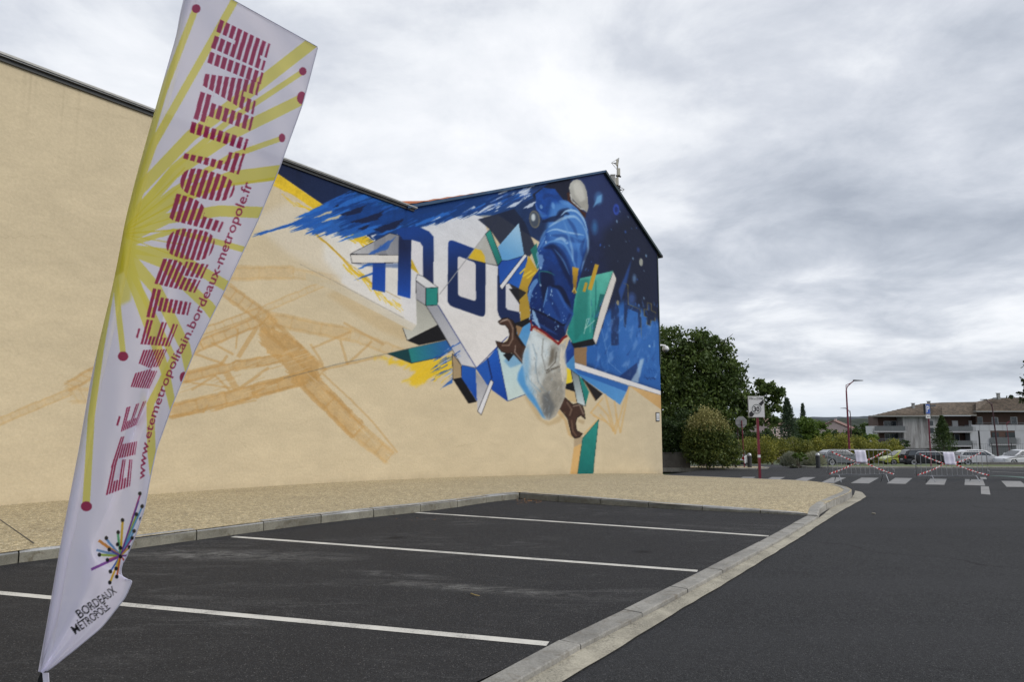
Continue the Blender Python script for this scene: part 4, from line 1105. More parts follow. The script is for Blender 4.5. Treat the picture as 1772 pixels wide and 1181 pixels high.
for pts, w, c, op, sf in (
    (((690, 500), (760, 480), (820, 470), (850, 432), (900, 440)), 11, DKF, .75, 2.0), (((800, 470), (830, 420), (900, 395)), 6, DKF, .6, 1.6), (((720, 560), (700, 600), (670, 660)), 5, LTF, .6, 1.4),
    (((740, 540), (800, 500), (860, 470), (940, 460), (1000, 520)), 5, HIF, .7, 1.4), (((830, 455), (880, 415), (950, 420), (1005, 480), (1036, 580)), 4, HIF, .8, 1.1), (((860, 350), (930, 375), (985, 440)), 5, LTF, .7, 1.4),
    (((720, 580), (790, 556), (870, 575), (950, 590), (1010, 600)), 3.5, HIF, .7, 1.1), (((760, 600), (850, 610), (940, 640), (1015, 650)), 9, MDF, .45, 2.2), (((850, 480), (880, 560), (900, 640), (905, 700)), 4, LTF, .6, 1.3),
    (((880, 470), (930, 540), (960, 620)), 6, MDF, .5, 2), (((780, 640), (840, 625), (880, 660), (870, 640)), 6, HIF, .7, 1.6), (((690, 690), (740, 655), (800, 645), (860, 668), (905, 740), (940, 830), (955, 900)), 4.5, LTF, .8, 1.3),
    (((700, 700), (770, 690), (820, 740), (860, 830), (900, 930), (920, 1010)), 15, DKF, .65, 3), (((670, 730), (700, 790), (760, 830), (800, 900), (850, 1000), (890, 1100)), 13, MDF, .6, 3), (((810, 690), (860, 760), (900, 860), (925, 960)), 8, MDF, .6, 2),
    (((780, 700), (850, 790), (900, 900)), 3, LTF, .5, 1.2), (((990, 500), (1032, 600), (1038, 700), (1010, 790), (985, 880)), 4, HIF, .6, 1.3), (((930, 620), (975, 700), (975, 800), (960, 880)), 9, (74, 128, 200), .6, 2.4),
    (((905, 640), (920, 720), (925, 800)), 4, HIF, .5, 1.4), (((1015, 620), (990, 700), (1000, 780)), 6, MDF, .55, 1.8), (((1035, 690), (1020, 760), (1000, 800)), 5, DKF, .5, 1.4),
    (((660, 400), (690, 450), (730, 450)), 6, LTF, .4, 1.4), (((680, 370), (690, 400)), 5, HIF, .5, 1.2), (((770, 350), (780, 400)), 6, (110, 160, 220), .7, 1.5), (((700, 330), (720, 300), (780, 300)), 7, MDF, .6, 2),
    (((820, 340), (880, 360), (920, 400)), 8, (92, 146, 210), .6, 2), (((640, 350), (660, 410), (720, 440)), 3, (60, 104, 190), .8, .8), (((655, 720), (690, 660), (720, 600)), 4, LTF, .6, 1.2)):
    fold(pts, w, c, op, sf)
S.poly(P5((680, 880), (760, 870), (790, 960), (760, 1100), (700, 1110), (680, 1000)), (14, 24, 56), .85, 3)
S.poly(P5((740, 985), (830, 1000), (900, 1181), (860, 1300), (720, 1250), (700, 1150)), (32, 68, 138), .85, 2.5)
fold(((668, 900), (680, 874), (740, 880), (790, 905)), 2.2, (40, 110, 112), .9, .5); fold(((668, 890), (672, 940), (680, 980)), 1.6, (40, 110, 112), .7, .5)
fold(((735, 990), (722, 1060), (700, 1150)), 3, (92, 140, 200), .8, .8); fold(((760, 985), (830, 1005), (880, 1100), (915, 1190)), 9, (12, 20, 46), .8, 1.8)
fold(((800, 1010), (840, 1080), (880, 1160)), 5, (60, 104, 180), .6, 1.6); fold(((740, 1060), (790, 1150), (830, 1240)), 8, (18, 40, 96), .6, 2)
S.poly(P6((600, 140), (700, 190), (860, 270), (905, 250), (868, 345), (820, 395), (700, 330), (640, 290)), (18, 30, 70), .8, 2)
fold(((603, 150), (700, 190), (790, 240), (860, 275), (925, 200)), 4, (10, 16, 40), .9, .8, P6); fold(((930, 180), (900, 240), (870, 290), (872, 340)), 5, (52, 96, 170), .6, 1.4, P6)
fold(((640, 250), (720, 300), (810, 350)), 4, (44, 84, 156), .6, 1.4, P6); fold(((860, 100), (900, 160), (925, 200)), 6, (44, 90, 170), .6, 1.6, P6)
def splash(x, y, k):
    x0, y0 = P5((x, y))[0]; q = []
    for t in range(9):
        a = t * 2 * math.pi / 9; rr_ = k * random.uniform(.35, 1.2); q.append((x0 + math.cos(a) * rr_ * .55, y0 + math.sin(a) * rr_ * 1.25))
    S.poly(q, random.choice([(150, 188, 226), (176, 204, 232), (120, 164, 214)]), .85, .25, .8)
for i in range(85):
    zx = random.choice([(600, 690, 960, 1200), (590, 640, 1000, 1250), (690, 780, 1020, 1230), (655, 705, 700, 860), (640, 850, 1150, 1330), (790, 880, 1140, 1320), (700, 760, 560, 660)])
    splash(random.uniform(zx[0], zx[1]), random.uniform(zx[2], zx[3]), random.choice([.7, .9, 1.2, 1.8, 2.6]))
S.poly(P5((586, 1010), (620, 950), (650, 925), (655, 960), (625, 1010), (612, 1060), (600, 1140), (590, 1080)), (104, 152, 208), .75, .8, 2.5)
S.poly(P5((612, 1160), (640, 1190), (660, 1260), (684, 1320), (660, 1300), (632, 1250)), (150, 188, 226), .85, .5, 2)
S.poly(P5((650, 735), (690, 750), (705, 790), (690, 850), (668, 850)), (130, 172, 220), .65, 1.0, 2)
S.poly(P5((920, 838), (968, 852), (950, 1000), (945, 1045), (928, 1045), (925, 950)), (190, 150, 46), 1, .3, grad=((990, 465), (994, 505), (120, 92, 40)))
S.line(P5((922, 1030), (935, 1000), (950, 1035)), 2, (200, 170, 80))
S.poly(P5((880, 280), (900, 270), (905, 330), (985, 410), (1025, 430), (1020, 475), (960, 400), (885, 340)), (66, 40, 34), 1, .5)
S.poly(P5((895, 240), (905, 205), (930, 183), (958, 176), (985, 186), (1012, 220), (1030, 270), (1038, 330), (1042, 390), (1032, 428), (1000, 405), (955, 360), (925, 330), (908, 300)), (178, 178, 172), 1, .4, grad=((1000, 315), (1018, 355), (160, 158, 150)), tex=.05)
S.poly(P5((925, 215), (965, 190), (1000, 240), (1020, 330), (980, 350), (940, 290)), (214, 212, 204), .6, 3)
S.line(P5((905, 290), (918, 340), (985, 400), (1010, 405)), 2, (196, 196, 190))
# upper spanner jaw
SPN = (66, 46, 38)
S.poly(P6((358, 250), (392, 224), (430, 220), (468, 240), (492, 275), (498, 340), (530, 390), (567, 442), (545, 570), (500, 520), (462, 484), (430, 492), (385, 478), (355, 440), (341, 396), (372, 405), (402, 412), (432, 395), (446, 350), (436, 305), (412, 275), (376, 272)), SPN, 1, .3, edge=((16, 12, 12), 1.0), tex=.12)
S.line(P6((390, 240), (440, 238), (470, 300), (468, 380), (440, 430), (390, 430)), 2.6, (140, 118, 104), .7, .7)
S.line(P6((490, 430), (485, 480), (545, 555)), 2.2, (150, 130, 120), .7, .6); S.line(P6((470, 250), (488, 300), (490, 350), (545, 430)), 3, (34, 24, 22), .8, .8)
S.line(P6((372, 255), (430, 228)), 2, (176, 160, 150), .7, .6)
# lower jaw
S.poly(P6((862, 822), (925, 878), (965, 868), (998, 890), (1012, 930), (1018, 988), (985, 960), (958, 975), (945, 1020), (955, 1075), (998, 1100), (975, 1125), (940, 1134), (915, 1110), (903, 1060), (885, 985), (850, 940), (818, 902)), SPN, 1, .3, edge=((16, 12, 12), 1.0), tex=.12)
S.line(P6((880, 860), (915, 915), (900, 960)), 3, (120, 98, 84), .7, .8); S.line(P6((930, 890), (975, 880), (1005, 950)), 2.4, (150, 132, 120), .7, .6); S.line(P6((915, 1000), (925, 1080), (950, 1115)), 2.6, (118, 92, 76), .7, .6)
S.poly(P6((965, 985), (1015, 1000), (1005, 1030), (965, 1010)), (160, 136, 100), .5, 1.5); S.poly(P6((818, 905), (880, 1000), (905, 1090), (930, 1140), (890, 1110), (860, 1000), (800, 930)), (190, 152, 98), .6, 2)
# glove
S.poly(P6((600, 600), (690, 990), (745, 1010), (870, 930), (830, 1010), (740, 1040), (660, 990), (560, 830)), (176, 150, 108), .5, 2.5)
S.poly(P6((612, 300), (700, 350), (810, 425), (850, 415), (872, 385), (868, 470), (852, 520), (872, 580), (881, 650), (868, 750), (865, 820), (830, 900), (790, 970), (745, 998), (712, 992), (680, 950), (650, 905), (580, 820), (520, 725), (503, 690), (510, 640), (540, 570), (548, 500), (580, 400)), (188, 200, 206), 1, .4, grad=((905, 620), (980, 640), (172, 168, 158)), tex=.10)
S.poly(P6((640, 350), (760, 420), (740, 520), (660, 600), (590, 560), (590, 440)), (206, 216, 220), .7, 5)
S.poly(P6((830, 500), (866, 440), (876, 620), (866, 740), (840, 700)), (210, 202, 184), .8, 3)
S.poly(P6((503, 690), (510, 640), (545, 570), (560, 640), (570, 720), (640, 830), (700, 950), (720, 992), (690, 970), (650, 905), (580, 820), (520, 725)), (70, 140, 200), .9, 2.5)
S.poly(P6((548, 500), (590, 420), (600, 560), (590, 700), (650, 800), (600, 790), (550, 650)), (120, 170, 208), .7, 5)
S.poly(P6((745, 430), (810, 420), (800, 520), (740, 620), (650, 800), (680, 900), (740, 980), (800, 940), (850, 840), (860, 700), (830, 600), (760, 640)), (130, 126, 116), .6, 5, tex=.2)
S.poly(P6((690, 800), (740, 780), (790, 900), (750, 990), (700, 950)), (84, 88, 92), .7, 4)
S.poly(P6((760, 460), (785, 450), (780, 540), (735, 600)), (96, 88, 76), .7, 2.5)
for q, w, c, op in ((((620, 420), (650, 520), (640, 640)), 3, (150, 170, 184), .6), (((700, 380), (690, 500), (720, 620), (800, 600)), 2.4, (120, 120, 116), .6), (((840, 440), (830, 560), (850, 700)), 3, (214, 206, 190), .7),
                    (((725, 640), (770, 610), (820, 590)), 2.4, (96, 90, 80), .7), (((800, 480), (790, 560), (730, 620)), 2, (84, 78, 70), .7), (((640, 560), (660, 700), (720, 780)), 2, (128, 140, 146), .6), (((570, 640), (600, 700), (680, 780)), 2, (110, 150, 180), .5)):
    S.line(P6(*q), w, c, op, 1.0)
for k in range(10): S.line(P6((722 + k * 11, 640 - k * 4), (730 + k * 11, 612 - k * 4)), .8, (80, 74, 66), .7)
for i in range(150):
    x, y = random.uniform(560, 870), random.uniform(400, 960)
    if inside(np.array(P6((620, 330), (850, 430), (870, 700), (745, 960), (560, 720))), np.array([780 + x / 4.375]), np.array([500 + y / 4.375]))[0]:
        a = random.uniform(.9, 2.0); l = random.uniform(10, 40)
        S.line(P6((x, y), (x + math.cos(a) * l, y + math.sin(a) * l)), random.uniform(.6, 1.6), random.choice([(120, 124, 126), (214, 220, 222), (100, 102, 102), (150, 176, 196)]), .35, .4)
S.line(P6((610, 315), (614, 292), (640, 288), (720, 340), (815, 418), (850, 375), (878, 358)), 4.0, (122, 28, 30), 1, .4)
S.line(P6((620, 300), (812, 412)), 1.2, (160, 60, 56), .6, .4); S.line(P6((606, 240), (612, 300)), 2.4, (110, 26, 30), 1, .3)
S.a = boxblur(S.a, 1) * .5 + S.a * .5
WALLGAIN = 0.92

def wallmat():
    m, gg, b, o = newmat('painted render')
    co = geoco(gg)
    c = gg.n('ShaderNodeAttribute', attribute_name='paint').outputs['Color']
    mp = gg.n('ShaderNodeMapping', {'Vector': co, 'Scale': (1, 1, 1.9)}).outputs[0]
    a = gg.noise(mp, .9, 6, .55, .8); f = gg.noise(co, 20.0, 4, .6); t = gg.noise(mp, 3.0, 5, .6, .7)
    c = gg.mix(1.0, c, gg.ramp(f, [(.3, .93), (.7, 1.05)]), 'MULTIPLY')
    c = gg.mix(1.0, c, gg.ramp(a, [(.3, .95), (.7, 1.04)]), 'MULTIPLY')
    gg.link(c, b.inputs['Base Color'])
    b.inputs['Roughness'].default_value = .8
    b.inputs['Specular IOR Level'].default_value = .14
    h = gg.m('ADD', gg.m('MULTIPLY', t, .9), gg.m('MULTIPLY', f, .35))
    h = gg.m('ADD', h, gg.m('MULTIPLY', a, 1.2))
    gg.link(gg.n('ShaderNodeBump', {'Height': h, 'Strength': .34, 'Distance': .026}).outputs[0], b.inputs['Normal'])
    return m
M_MURAL = wallmat()
UV_, UP, UE, UL = 10.12, 23.59, 29.93, -12.0
ZF, ZP, ZE = 8.17, 13.50, 10.86
def wtop(u): return ZF if u <= UV_ else (ZF + (ZP - ZF) * (u - UV_) / (UP - UV_) if u <= UP else ZP + (ZE - ZP) * (u - UP) / (UE - UP))
def u_of_px(x):
    r = ray(x, 700); n2 = WN
    t = (n2.x * WP.x + n2.y * WP.y) / (n2.x * r[0] + n2.y * r[1])
    return (Vector((r[0] * t, r[1] * t, 0)) - Vector((WP.x, WP.y, 0))).dot(Vector((WD.x, WD.y, 0)))
bld = empty('painted_building', wal(9, 0, zy(20)), 'large cream rendered building with a blue mural across its windowless gable wall', 'building')
inv = bld.location.copy()
us = list(np.linspace(UL, u_of_px(-20), 20)[:-1]) + [u_of_px(x) for x in np.arange(-20, 1146, 1.45)] + [UE]
us = sorted([u for u in us if u <= UE] + [UV_, UP])
us = np.array(us); NR = 520
tops = np.array([wtop(u) for u in us])
bots = np.array([zy((WP + WD * u).y) - .35 for u in us])
T = np.linspace(0, 1, NR)[:, None]
ZZ = bots[None] + (tops - bots)[None] * T
PX = (WP.x + WD.x * us)[None].repeat(NR, 0); PY = (WP.y + WD.y * us)[None].repeat(NR, 0)
Vw = np.stack([PX, PY, ZZ], -1).reshape(-1, 3)
def gridmesh(name, V, nr, nc, attr, colors):
    me = bpy.data.meshes.new(name)
    me.vertices.add(len(V)); me.vertices.foreach_set('co', V.astype(np.float32).ravel())
    j, i = np.meshgrid(np.arange(nr - 1), np.arange(nc - 1), indexing='ij')
    a = (j * nc + i).ravel()
    q = np.stack([a, a + 1, a + nc + 1, a + nc], 1).astype(np.int32)
    me.loops.add(q.size); me.loops.foreach_set('vertex_index', q.ravel())
    me.polygons.add(len(q)); me.polygons.foreach_set('loop_start', np.arange(0, q.size, 4, dtype=np.int32))
    me.update(calc_edges=True)
    ca = me.color_attributes.new(attr, 'FLOAT_COLOR', 'POINT')
    c4 = np.ones((len(V), 4), np.float32); c4[:, :3] = colors
    ca.data.foreach_set('color', c4.ravel())
    me.polygons.foreach_set('use_smooth', np.ones(len(q), bool))
    me.validate()
    return me
front = Vw[:, 1] > 3.0
pxx, pyy = project(Vw)
cols = lin_np(np.array(B0, float))[None].repeat(len(Vw), 0)
ok = front & (pxx > -39) & (pxx < 1169)
cols[ok] = lin_np(S.sample(pxx[ok], np.clip(pyy[ok], 71, 908)))
# weathering of the render plus painted contact shade: splash dirt and a shade band at the foot, faint runs below the coping, a few hairline cracks
UU = us[None].repeat(NR, 0).ravel(); ZA = (ZZ - (bots[None] + .35)).ravel(); ZT = (tops[None] - ZZ).ravel()
nz1 = n1d(UU * 1.7) * .6 + n1d(UU * 7.1 + 40) * .4
nz2 = n1d(UU * 9.3 + 7) * .6 + n1d(UU * 23.0 + 3) * .4
splash = np.clip(1 - ZA / (.34 + .16 * nz1), 0, 1) ** 1.3 * (.20 + .07 * nz2)
runs = np.clip(nz2 - .12, 0, 1) * np.exp(-np.clip(ZT, 0, 9) / (.8 + .5 * nz1)) * .30 * (UU < UV_)
foot = np.clip(1 - ZA / .05, 0, 1) * .25  # narrow contact shadow painted along the bottom of the wall
fac = (1 - splash) * (1 - runs) * (1 - foot)
for (u0, z0_, sl, ln) in ((1.6, 3.1, .5, 1.3), (4.4, 1.5, -.9, .8), (-1.2, 4.6, .3, 1.6), (12.6, 1.1, .2, 1.4), (18.3, .9, -.4, 1.2), (26.6, 1.6, .25, 1.5)):
    zc = z0_ + (UU - u0) * sl + .05 * n1d(UU * 14 + u0) + .02 * n1d(UU * 51)
    fac = fac * (1 - .16 * np.clip(1 - np.abs(ZA - zc) / .014, 0, 1) * ((UU > u0) & (UU < u0 + ln)))
cols = cols * fac[:, None] * (1 - (1 - fac[:, None]) * np.array([0, .05, .12]))
me = gridmesh('mural_wall', Vw - np.array(inv), NR, len(us), 'paint', cols * WALLGAIN)
link('mural_wall', me, M_MURAL, bld)
def bpart(name, mb, mat, **k):
    mb.v = [tuple(Vector(v) - inv) for v in mb.v]
    return mb.build(name, mat, bld, **k)
# body behind the painted face (3 mm behind it)
m = MB()
outl = [(UL, -3), (UE - .003, -3), (UE - .003, ZE - .03), (UP, ZP - .05), (UV_, ZF - .03), (UL, ZF - .03)]
m.prism(outl, -.004, -14.0, lambda u, z, w: wal(u, w, z))
bpart('side_walls', m, M_STUC)
# zinc coping on the flat part
m = MB()
L0, L1 = UL - .1, UV_ + .30
m.prism([(-.34, ZF + .0), (.10, ZF + .0), (.10, ZF + .06), (-.34, ZF + .08)], L0, L1, lambda w, z, u: wal(u, w, z))
bpart('coping', m, M_COPING)
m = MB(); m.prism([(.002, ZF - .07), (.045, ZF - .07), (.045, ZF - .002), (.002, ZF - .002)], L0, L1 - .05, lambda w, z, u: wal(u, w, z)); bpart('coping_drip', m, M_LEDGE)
m = MB(); m.prism([(.102, ZF + .03), (.118, ZF + .03), (.118, ZF + .07), (.102, ZF + .068)], L0, L1 + .02, lambda w, z, u: wal(u, w, z)); bpart('coping_lip', m, M_GALV)
# verge boards on the gable
def verge(ua, za, ub, zb, name, mat, h, pr):
    m = MB()
    m.add([wal(u, w, z) for u, zc in ((ua, za), (ub, zb)) for w, z in ((.002, zc - h), (pr, zc - h), (pr, zc + .05), (-.3, zc + .06), (-.3, zc))],
          [(0, 1, 6, 5), (1, 2, 7, 6), (2, 3, 8, 7), (3, 4, 9, 8), (0, 4, 3, 2, 1), (5, 6, 7, 8, 9)])
    bpart(name, m, mat)
verge(UV_ - .1, ZF - .02, UP, ZP, 'verge_board', M_VBLUE, .05, .11)
verge(UP, ZP, UE + .35, ZE - .13, 'verge_board', M_VDARK, .10, .13)
m = MB(); m.prism([(UE - .06, -1.6), (UE + .05, -1.6), (UE + .05, ZE - .25), (UE - .06, ZE - .25)], .004, .03, lambda u, z, w: wal(u, w, z)); 
m.v = [(v[0], v[1], max(v[2], 4.6)) for v in m.v]; bpart('corner_bead', m, M_VDARK)
m = MB(); m.tube([wal(UE + .30, .18, ZE - .22), wal(UE + .30, -14, ZE - .22)], .09, 10); bpart('gutter', m, M_CHAR)
# tiled roofs: rows of tiles with a rounded profile
def tiles(ua, za, ub, zb, mat):
    nn, ww = 40, 46
    vs, fs = [], []
    for i in range(nn + 1):
        for k in range(ww * 2 + 1):
            t = i / nn; w = -.05 - k * (13.9 / (ww * 2))
            z = za + (zb - za) * t + .12 + (.05 if k % 2 else 0) + (.0 if i % 2 else .02)
            vs.append(wal(ua + (ub - ua) * t, w, z) - inv)
    W = ww * 2 + 1
    for i in range(nn):
        for k in range(W - 1): fs.append((i * W + k, i * W + k + 1, (i + 1) * W + k + 1, (i + 1) * W + k))
    o = link('tile_roof', mesh('tile_roof', vs, fs), mat, bld)
tiles(UV_ + .1, ZF + .02, UP, ZP - .30, M_OTILE); tiles(UP, ZP - .30, UE + .3, ZE - .3, M_OTILE)
m = MB(); m.prism([(UV_ - .6, ZF + .22), (UV_ + 1.7, ZF + .86), (UV_ + 1.7, ZF + .70), (UV_ - .6, ZF + .05)], -1.0, -9, lambda u, z, w: wal(u, w, z)); bpart('eaves_tiles', m, M_OTILE)

# small things on the building
pm = empty('wall_plaque', wal(u_of_px(1137), .0, 0), 'small white square plaque with a dark frame near the far corner of the painted wall', 'plaque')
pz = atY(1137, 722, pm.location.y + .02).z
pm.location.z = pz
Mx = Matrix.Rotation(WA, 4, 'Z')
m = MB(); m.box(-.24, .24, -.03, -.004, -.24, .24, Mx); m.build('frame', M_CHAR, pm, .006)
m = MB(); m.box(-.19, .19, -.036, -.031, -.19, .19, Mx); m.build('plate', M_SIGNW, pm)
for (x0, x1, z0, z1) in [(-.03, .05, .05, .10), (-.12, .12, -.12, -.10)] + [(-.11 + k * .06, -.075 + k * .06, -.05, 0) for k in range(4)]:
    m = MB(); m.box(x0, x1, -.038, -.0365, z0, z1, Mx); m.build('lettering', M_BLACK, pm)

cb = wal(UE + .06, -.15, atY(1150, 600, 37.2).z)
sc_ = empty('security_camera', cb, 'white dome security camera on a bracket arm at the far corner of the painted building', 'security camera')
m = MB(); m.box(-.1, .0, -.12, .12, -.14, .14, Mx); m.build('mount', M_PLASTW, sc_, .01)
m = MB(); m.tube([Mx @ Vector((0, 0, -.02)), Mx @ Vector((.5, 0, .10)), Mx @ Vector((1.12, 0, .12))], .05, 8); m.build('arm', M_PLASTW, sc_)
def lathe(prof, seg=16):
    m = MB(); vs = []
    for r, z in prof: vs += [(r * math.cos(2 * math.pi * k / seg), r * math.sin(2 * math.pi * k / seg), z) for k in range(seg)]
    fs = [(i * seg + k, i * seg + (k + 1) % seg, (i + 1) * seg + (k + 1) % seg, (i + 1) * seg + k) for i in range(len(prof) - 1) for k in range(seg)]
    fs += [tuple(range(seg))[::-1], tuple((len(prof) - 1) * seg + k for k in range(seg))]
    return m.add(vs, fs)
def moved(mb, off):
    mb.v = [tuple(Vector(v) + Vector(off)) for v in mb.v]; return mb
ho = Mx @ Vector((1.16, 0, -.04))
moved(lathe([(.07, .16), (.13, .13), (.18, .05), (.19, -.06), (.17, -.09)]), ho).build('housing', M_PLASTW, sc_, smooth=True)
moved(lathe([(.15, -.09), (.145, -.14), (.11, -.2), (.05, -.235)]), ho).build('dome', M_GLASS, sc_, smooth=True)

# antennas on the roof behind the gable
Ya = 37.0
def apt(x, y): return atY(x, y, Ya)
ma = apt(1068, 335)
an = empty('antenna_mast', (ma.x, Ya, 11.6), 'slim roof mast with clustered panel antennas and mesh dishes behind the gable peak', 'antenna')
def al(x, y, dy=0): p = apt(x, y); return Vector((p.x - ma.x, dy, p.z - 11.6))
m = MB(); m.tube([al(1068.5, 350), al(1068.5, 277)], .045, 8); m.build('mast', M_GALV, an)
for (x, y0, y1, w) in ((1070.2, 293, 305, .075), (1067.2, 309, 322, .085), (1067.5, 278, 288, .05)):
    a, b = al(x, y1, -.12), al(x, y0, -.12); m = MB(); m.box(a.x - w, a.x + w, -.2, -.06, a.z, b.z); m.build('panel_antenna', M_BEIGEP, an, .01)
for k in range(5):
    p = al(1068.5, 324 + k * 3 - 2); m = MB(); m.box(p.x - .16, p.x + .16, -.08, .08, p.z - .02, p.z + .02); m.build('bracket', M_CHAR, an)
p = al(1069, 307); m = MB(); m.tube([p + Vector((-.1, 0, .1)), p + Vector((.16, -.1, 0))], .05, 6); m.build('bracket', M_CHAR, an)
for (cx_, cy_, s) in ((1064.5, 283, -1), (1073, 329, 1)):
    p = al(cx_, cy_)
    m = MB(); q = [p + Vector((-s * .22, 0, .32)), p + Vector((s * .22, -.1, 0)), p + Vector((-s * .12, 0, -.38))]
    for k in range(9):
        t = k / 8; m.tube([q[0].lerp(q[2], t), q[1].lerp((q[0] + q[2]) / 2, abs(t - .5) * 2)], .014, 4)
    m.tube(q + [q[0]], .022, 5); m.build('grid_dish', M_GALV, an)
p = al(1057.5, 318); an2 = empty('roof_vent', (ma.x + p.x, Ya - .6, 11.6), 'pale square vent box showing just above the dark roof edge beside the mast', 'vent')
m = MB(); m.box(-.12, .12, -.12, .12, 0, p.z + .25); m.build('housing', M_GALV, an2, .01)
m = MB(); m.box(-.14, .14, -.14, .14, p.z + .25, p.z + .28); m.build('cap', M_GALV, an2, .005)

# ================================================================== FEATHER BANNER
VI = (240, 238, 255)
FS = Sheet(50, -60, 570, 1185, 2.0, VI)
FY = (232, 222, 92); FY2 = (226, 212, 40); MG = (158, 22, 84)
def beam(pts, w0, w1, c=FY, op=.82):
    n = len(pts); L, R = [], []
    for i, p in enumerate(pts):
        a = Vector(pts[max(0, i - 1)]); b = Vector(pts[min(n - 1, i + 1)]); d = (b - a).normalized(); nn = Vector((-d.y, d.x))
        w = (w0 + (w1 - w0) * i / (n - 1)) / 2; q = Vector(p)
        L.append(tuple(q + nn * w)); R.append(tuple(q - nn * w))
    FS.poly(L + R[::-1], c, op, .4)
beam([(205, 420), (240, 300), (282, 160), (338, 16)], 16, 11)
beam([(200, 430), (265, 250), (350, 100), (412, -10)], 14, 13)
beam([(205, 420), (240, 330), (330, 235), (440, 152), (545, 70)], 20, 21)
beam([(210, 400), (300, 290), (400, 206), (522, 125)], 12, 9.5)
beam([(215, 395), (300, 300), (400, 232), (522, 172)], 22, 19)
beam([(215, 400), (300, 330), (400, 270), (488, 239)], 12, 9)
beam([(212, 410), (300, 345), (400, 308), (500, 296)], 22, 25)
beam([(300, 345), (400, 320), (500, 306)], 3, 6, FY2, .6)
beam([(215, 415), (290, 378), (380, 365), (480, 369)], 18, 20)
beam([(215, 425), (300, 400), (380, 420), (450, 440)], 8, 11)
beam([(215, 430), (300, 440), (400, 500), (440, 540)], 16, 20)
beam([(212, 430), (280, 455), (360, 530), (420, 610)], 14, 24)
beam([(210, 430), (270, 500), (320, 600), (330, 650), (318, 655)], 22, 16)
beam([(212, 430), (250, 540), (285, 640), (300, 710)], 24, 12)
beam([(212, 440), (262, 540), (300, 620), (260, 700), (262, 780), (268, 830)], 10, 16)
beam([(206, 420), (199, 470), (205, 540), (213, 612)], 10, 10)
beam([(205, 430), (175, 600), (158, 720), (149, 872)], 10, 13)
FS.poly([(198, 330), (232, 300), (236, 420), (226, 520), (205, 530), (196, 440)], FY, .75, 5)
for k in range(9):
    y = 330 + k * 18; FS.line([(205, 405), (320, y - 40 + (k % 3) * 8)], 2.2, FY2, .55, .6)
FS.poly([(202, 360), (216, 350), (214, 470), (198, 480)], (208, 196, 40), .8, 3)
for (x, y, rx, ry) in ((339.5, 14.5, 7.6, 7.6), (524, 123, 6.4, 7), (522, 169, 8, 11), (488, 238.5, 5.6, 7.6), (213, 617, 9, 8.3), (149.5, 877, 9.6, 8.6), (318, 654, 7, 10)):
    FS.ell(x, y, rx, ry, MG, 1, .3)

def quad_mask(q, fn):
    """q: start-left, start-right, end-left, end-right; fn(a, b) -> mask; a runs with the text, b from baseline (right) to cap (left)"""
    SL, SR, EL, ER = [np.array(v, float) for v in q]
    P = np.array(q); i0 = int((P[:, 0].min() - 3 - FS.x0) * FS.sc); i1 = int((P[:, 0].max() + 3 - FS.x0) * FS.sc)
    j0 = int((P[:, 1].min() - 3 - FS.y0) * FS.sc); j1 = int((P[:, 1].max() + 3 - FS.y0) * FS.sc)
    X, Y = np.meshgrid((np.arange(i0, i1) + .5) / FS.sc + FS.x0, (np.arange(j0, j1) + .5) / FS.sc + FS.y0)
    a = np.full(X.shape, .5); b = np.full(X.shape, .5)
    for _ in range(7):
        px_ = SR[0] * (1 - a) * (1 - b) + SL[0] * (1 - a) * b + ER[0] * a * (1 - b) + EL[0] * a * b
        py_ = SR[1] * (1 - a) * (1 - b) + SL[1] * (1 - a) * b + ER[1] * a * (1 - b) + EL[1] * a * b
        ax = (ER[0] - SR[0]) * (1 - b) + (EL[0] - SL[0]) * b; ay = (ER[1] - SR[1]) * (1 - b) + (EL[1] - SL[1]) * b
        bx = (SL[0] - SR[0]) * (1 - a) + (EL[0] - ER[0]) * a; by = (SL[1] - SR[1]) * (1 - a) + (EL[1] - ER[1]) * a
        det = ax * by - ay * bx; ex, ey = X - px_, Y - py_
        a = np.clip(a + (ex * by - ey * bx) / det, -1, 2); b = np.clip(b + (ax * ey - ay * ex) / det, -1, 2)
    m = fn(a, b) & (a >= 0) & (a <= 1) & (b >= 0) & (b <= 1)
    return m.astype(np.float32), i0, i1, j0, j1
def stripes(b, n=8.35, d0=.70):
    t = (1 - b) * n; k = np.floor(t); f = t - k
    return f < np.where(k > n - 1, 1.0, d0 - .012 * k)
def sup(a, b, x0, x1, y0, y1, p=2.6):   # rounded block
    u = np.abs((a - (x0 + x1) / 2) / ((x1 - x0) / 2)); v = np.abs((b - (y0 + y1) / 2) / ((y1 - y0) / 2))
    return u ** p + v ** p < 1
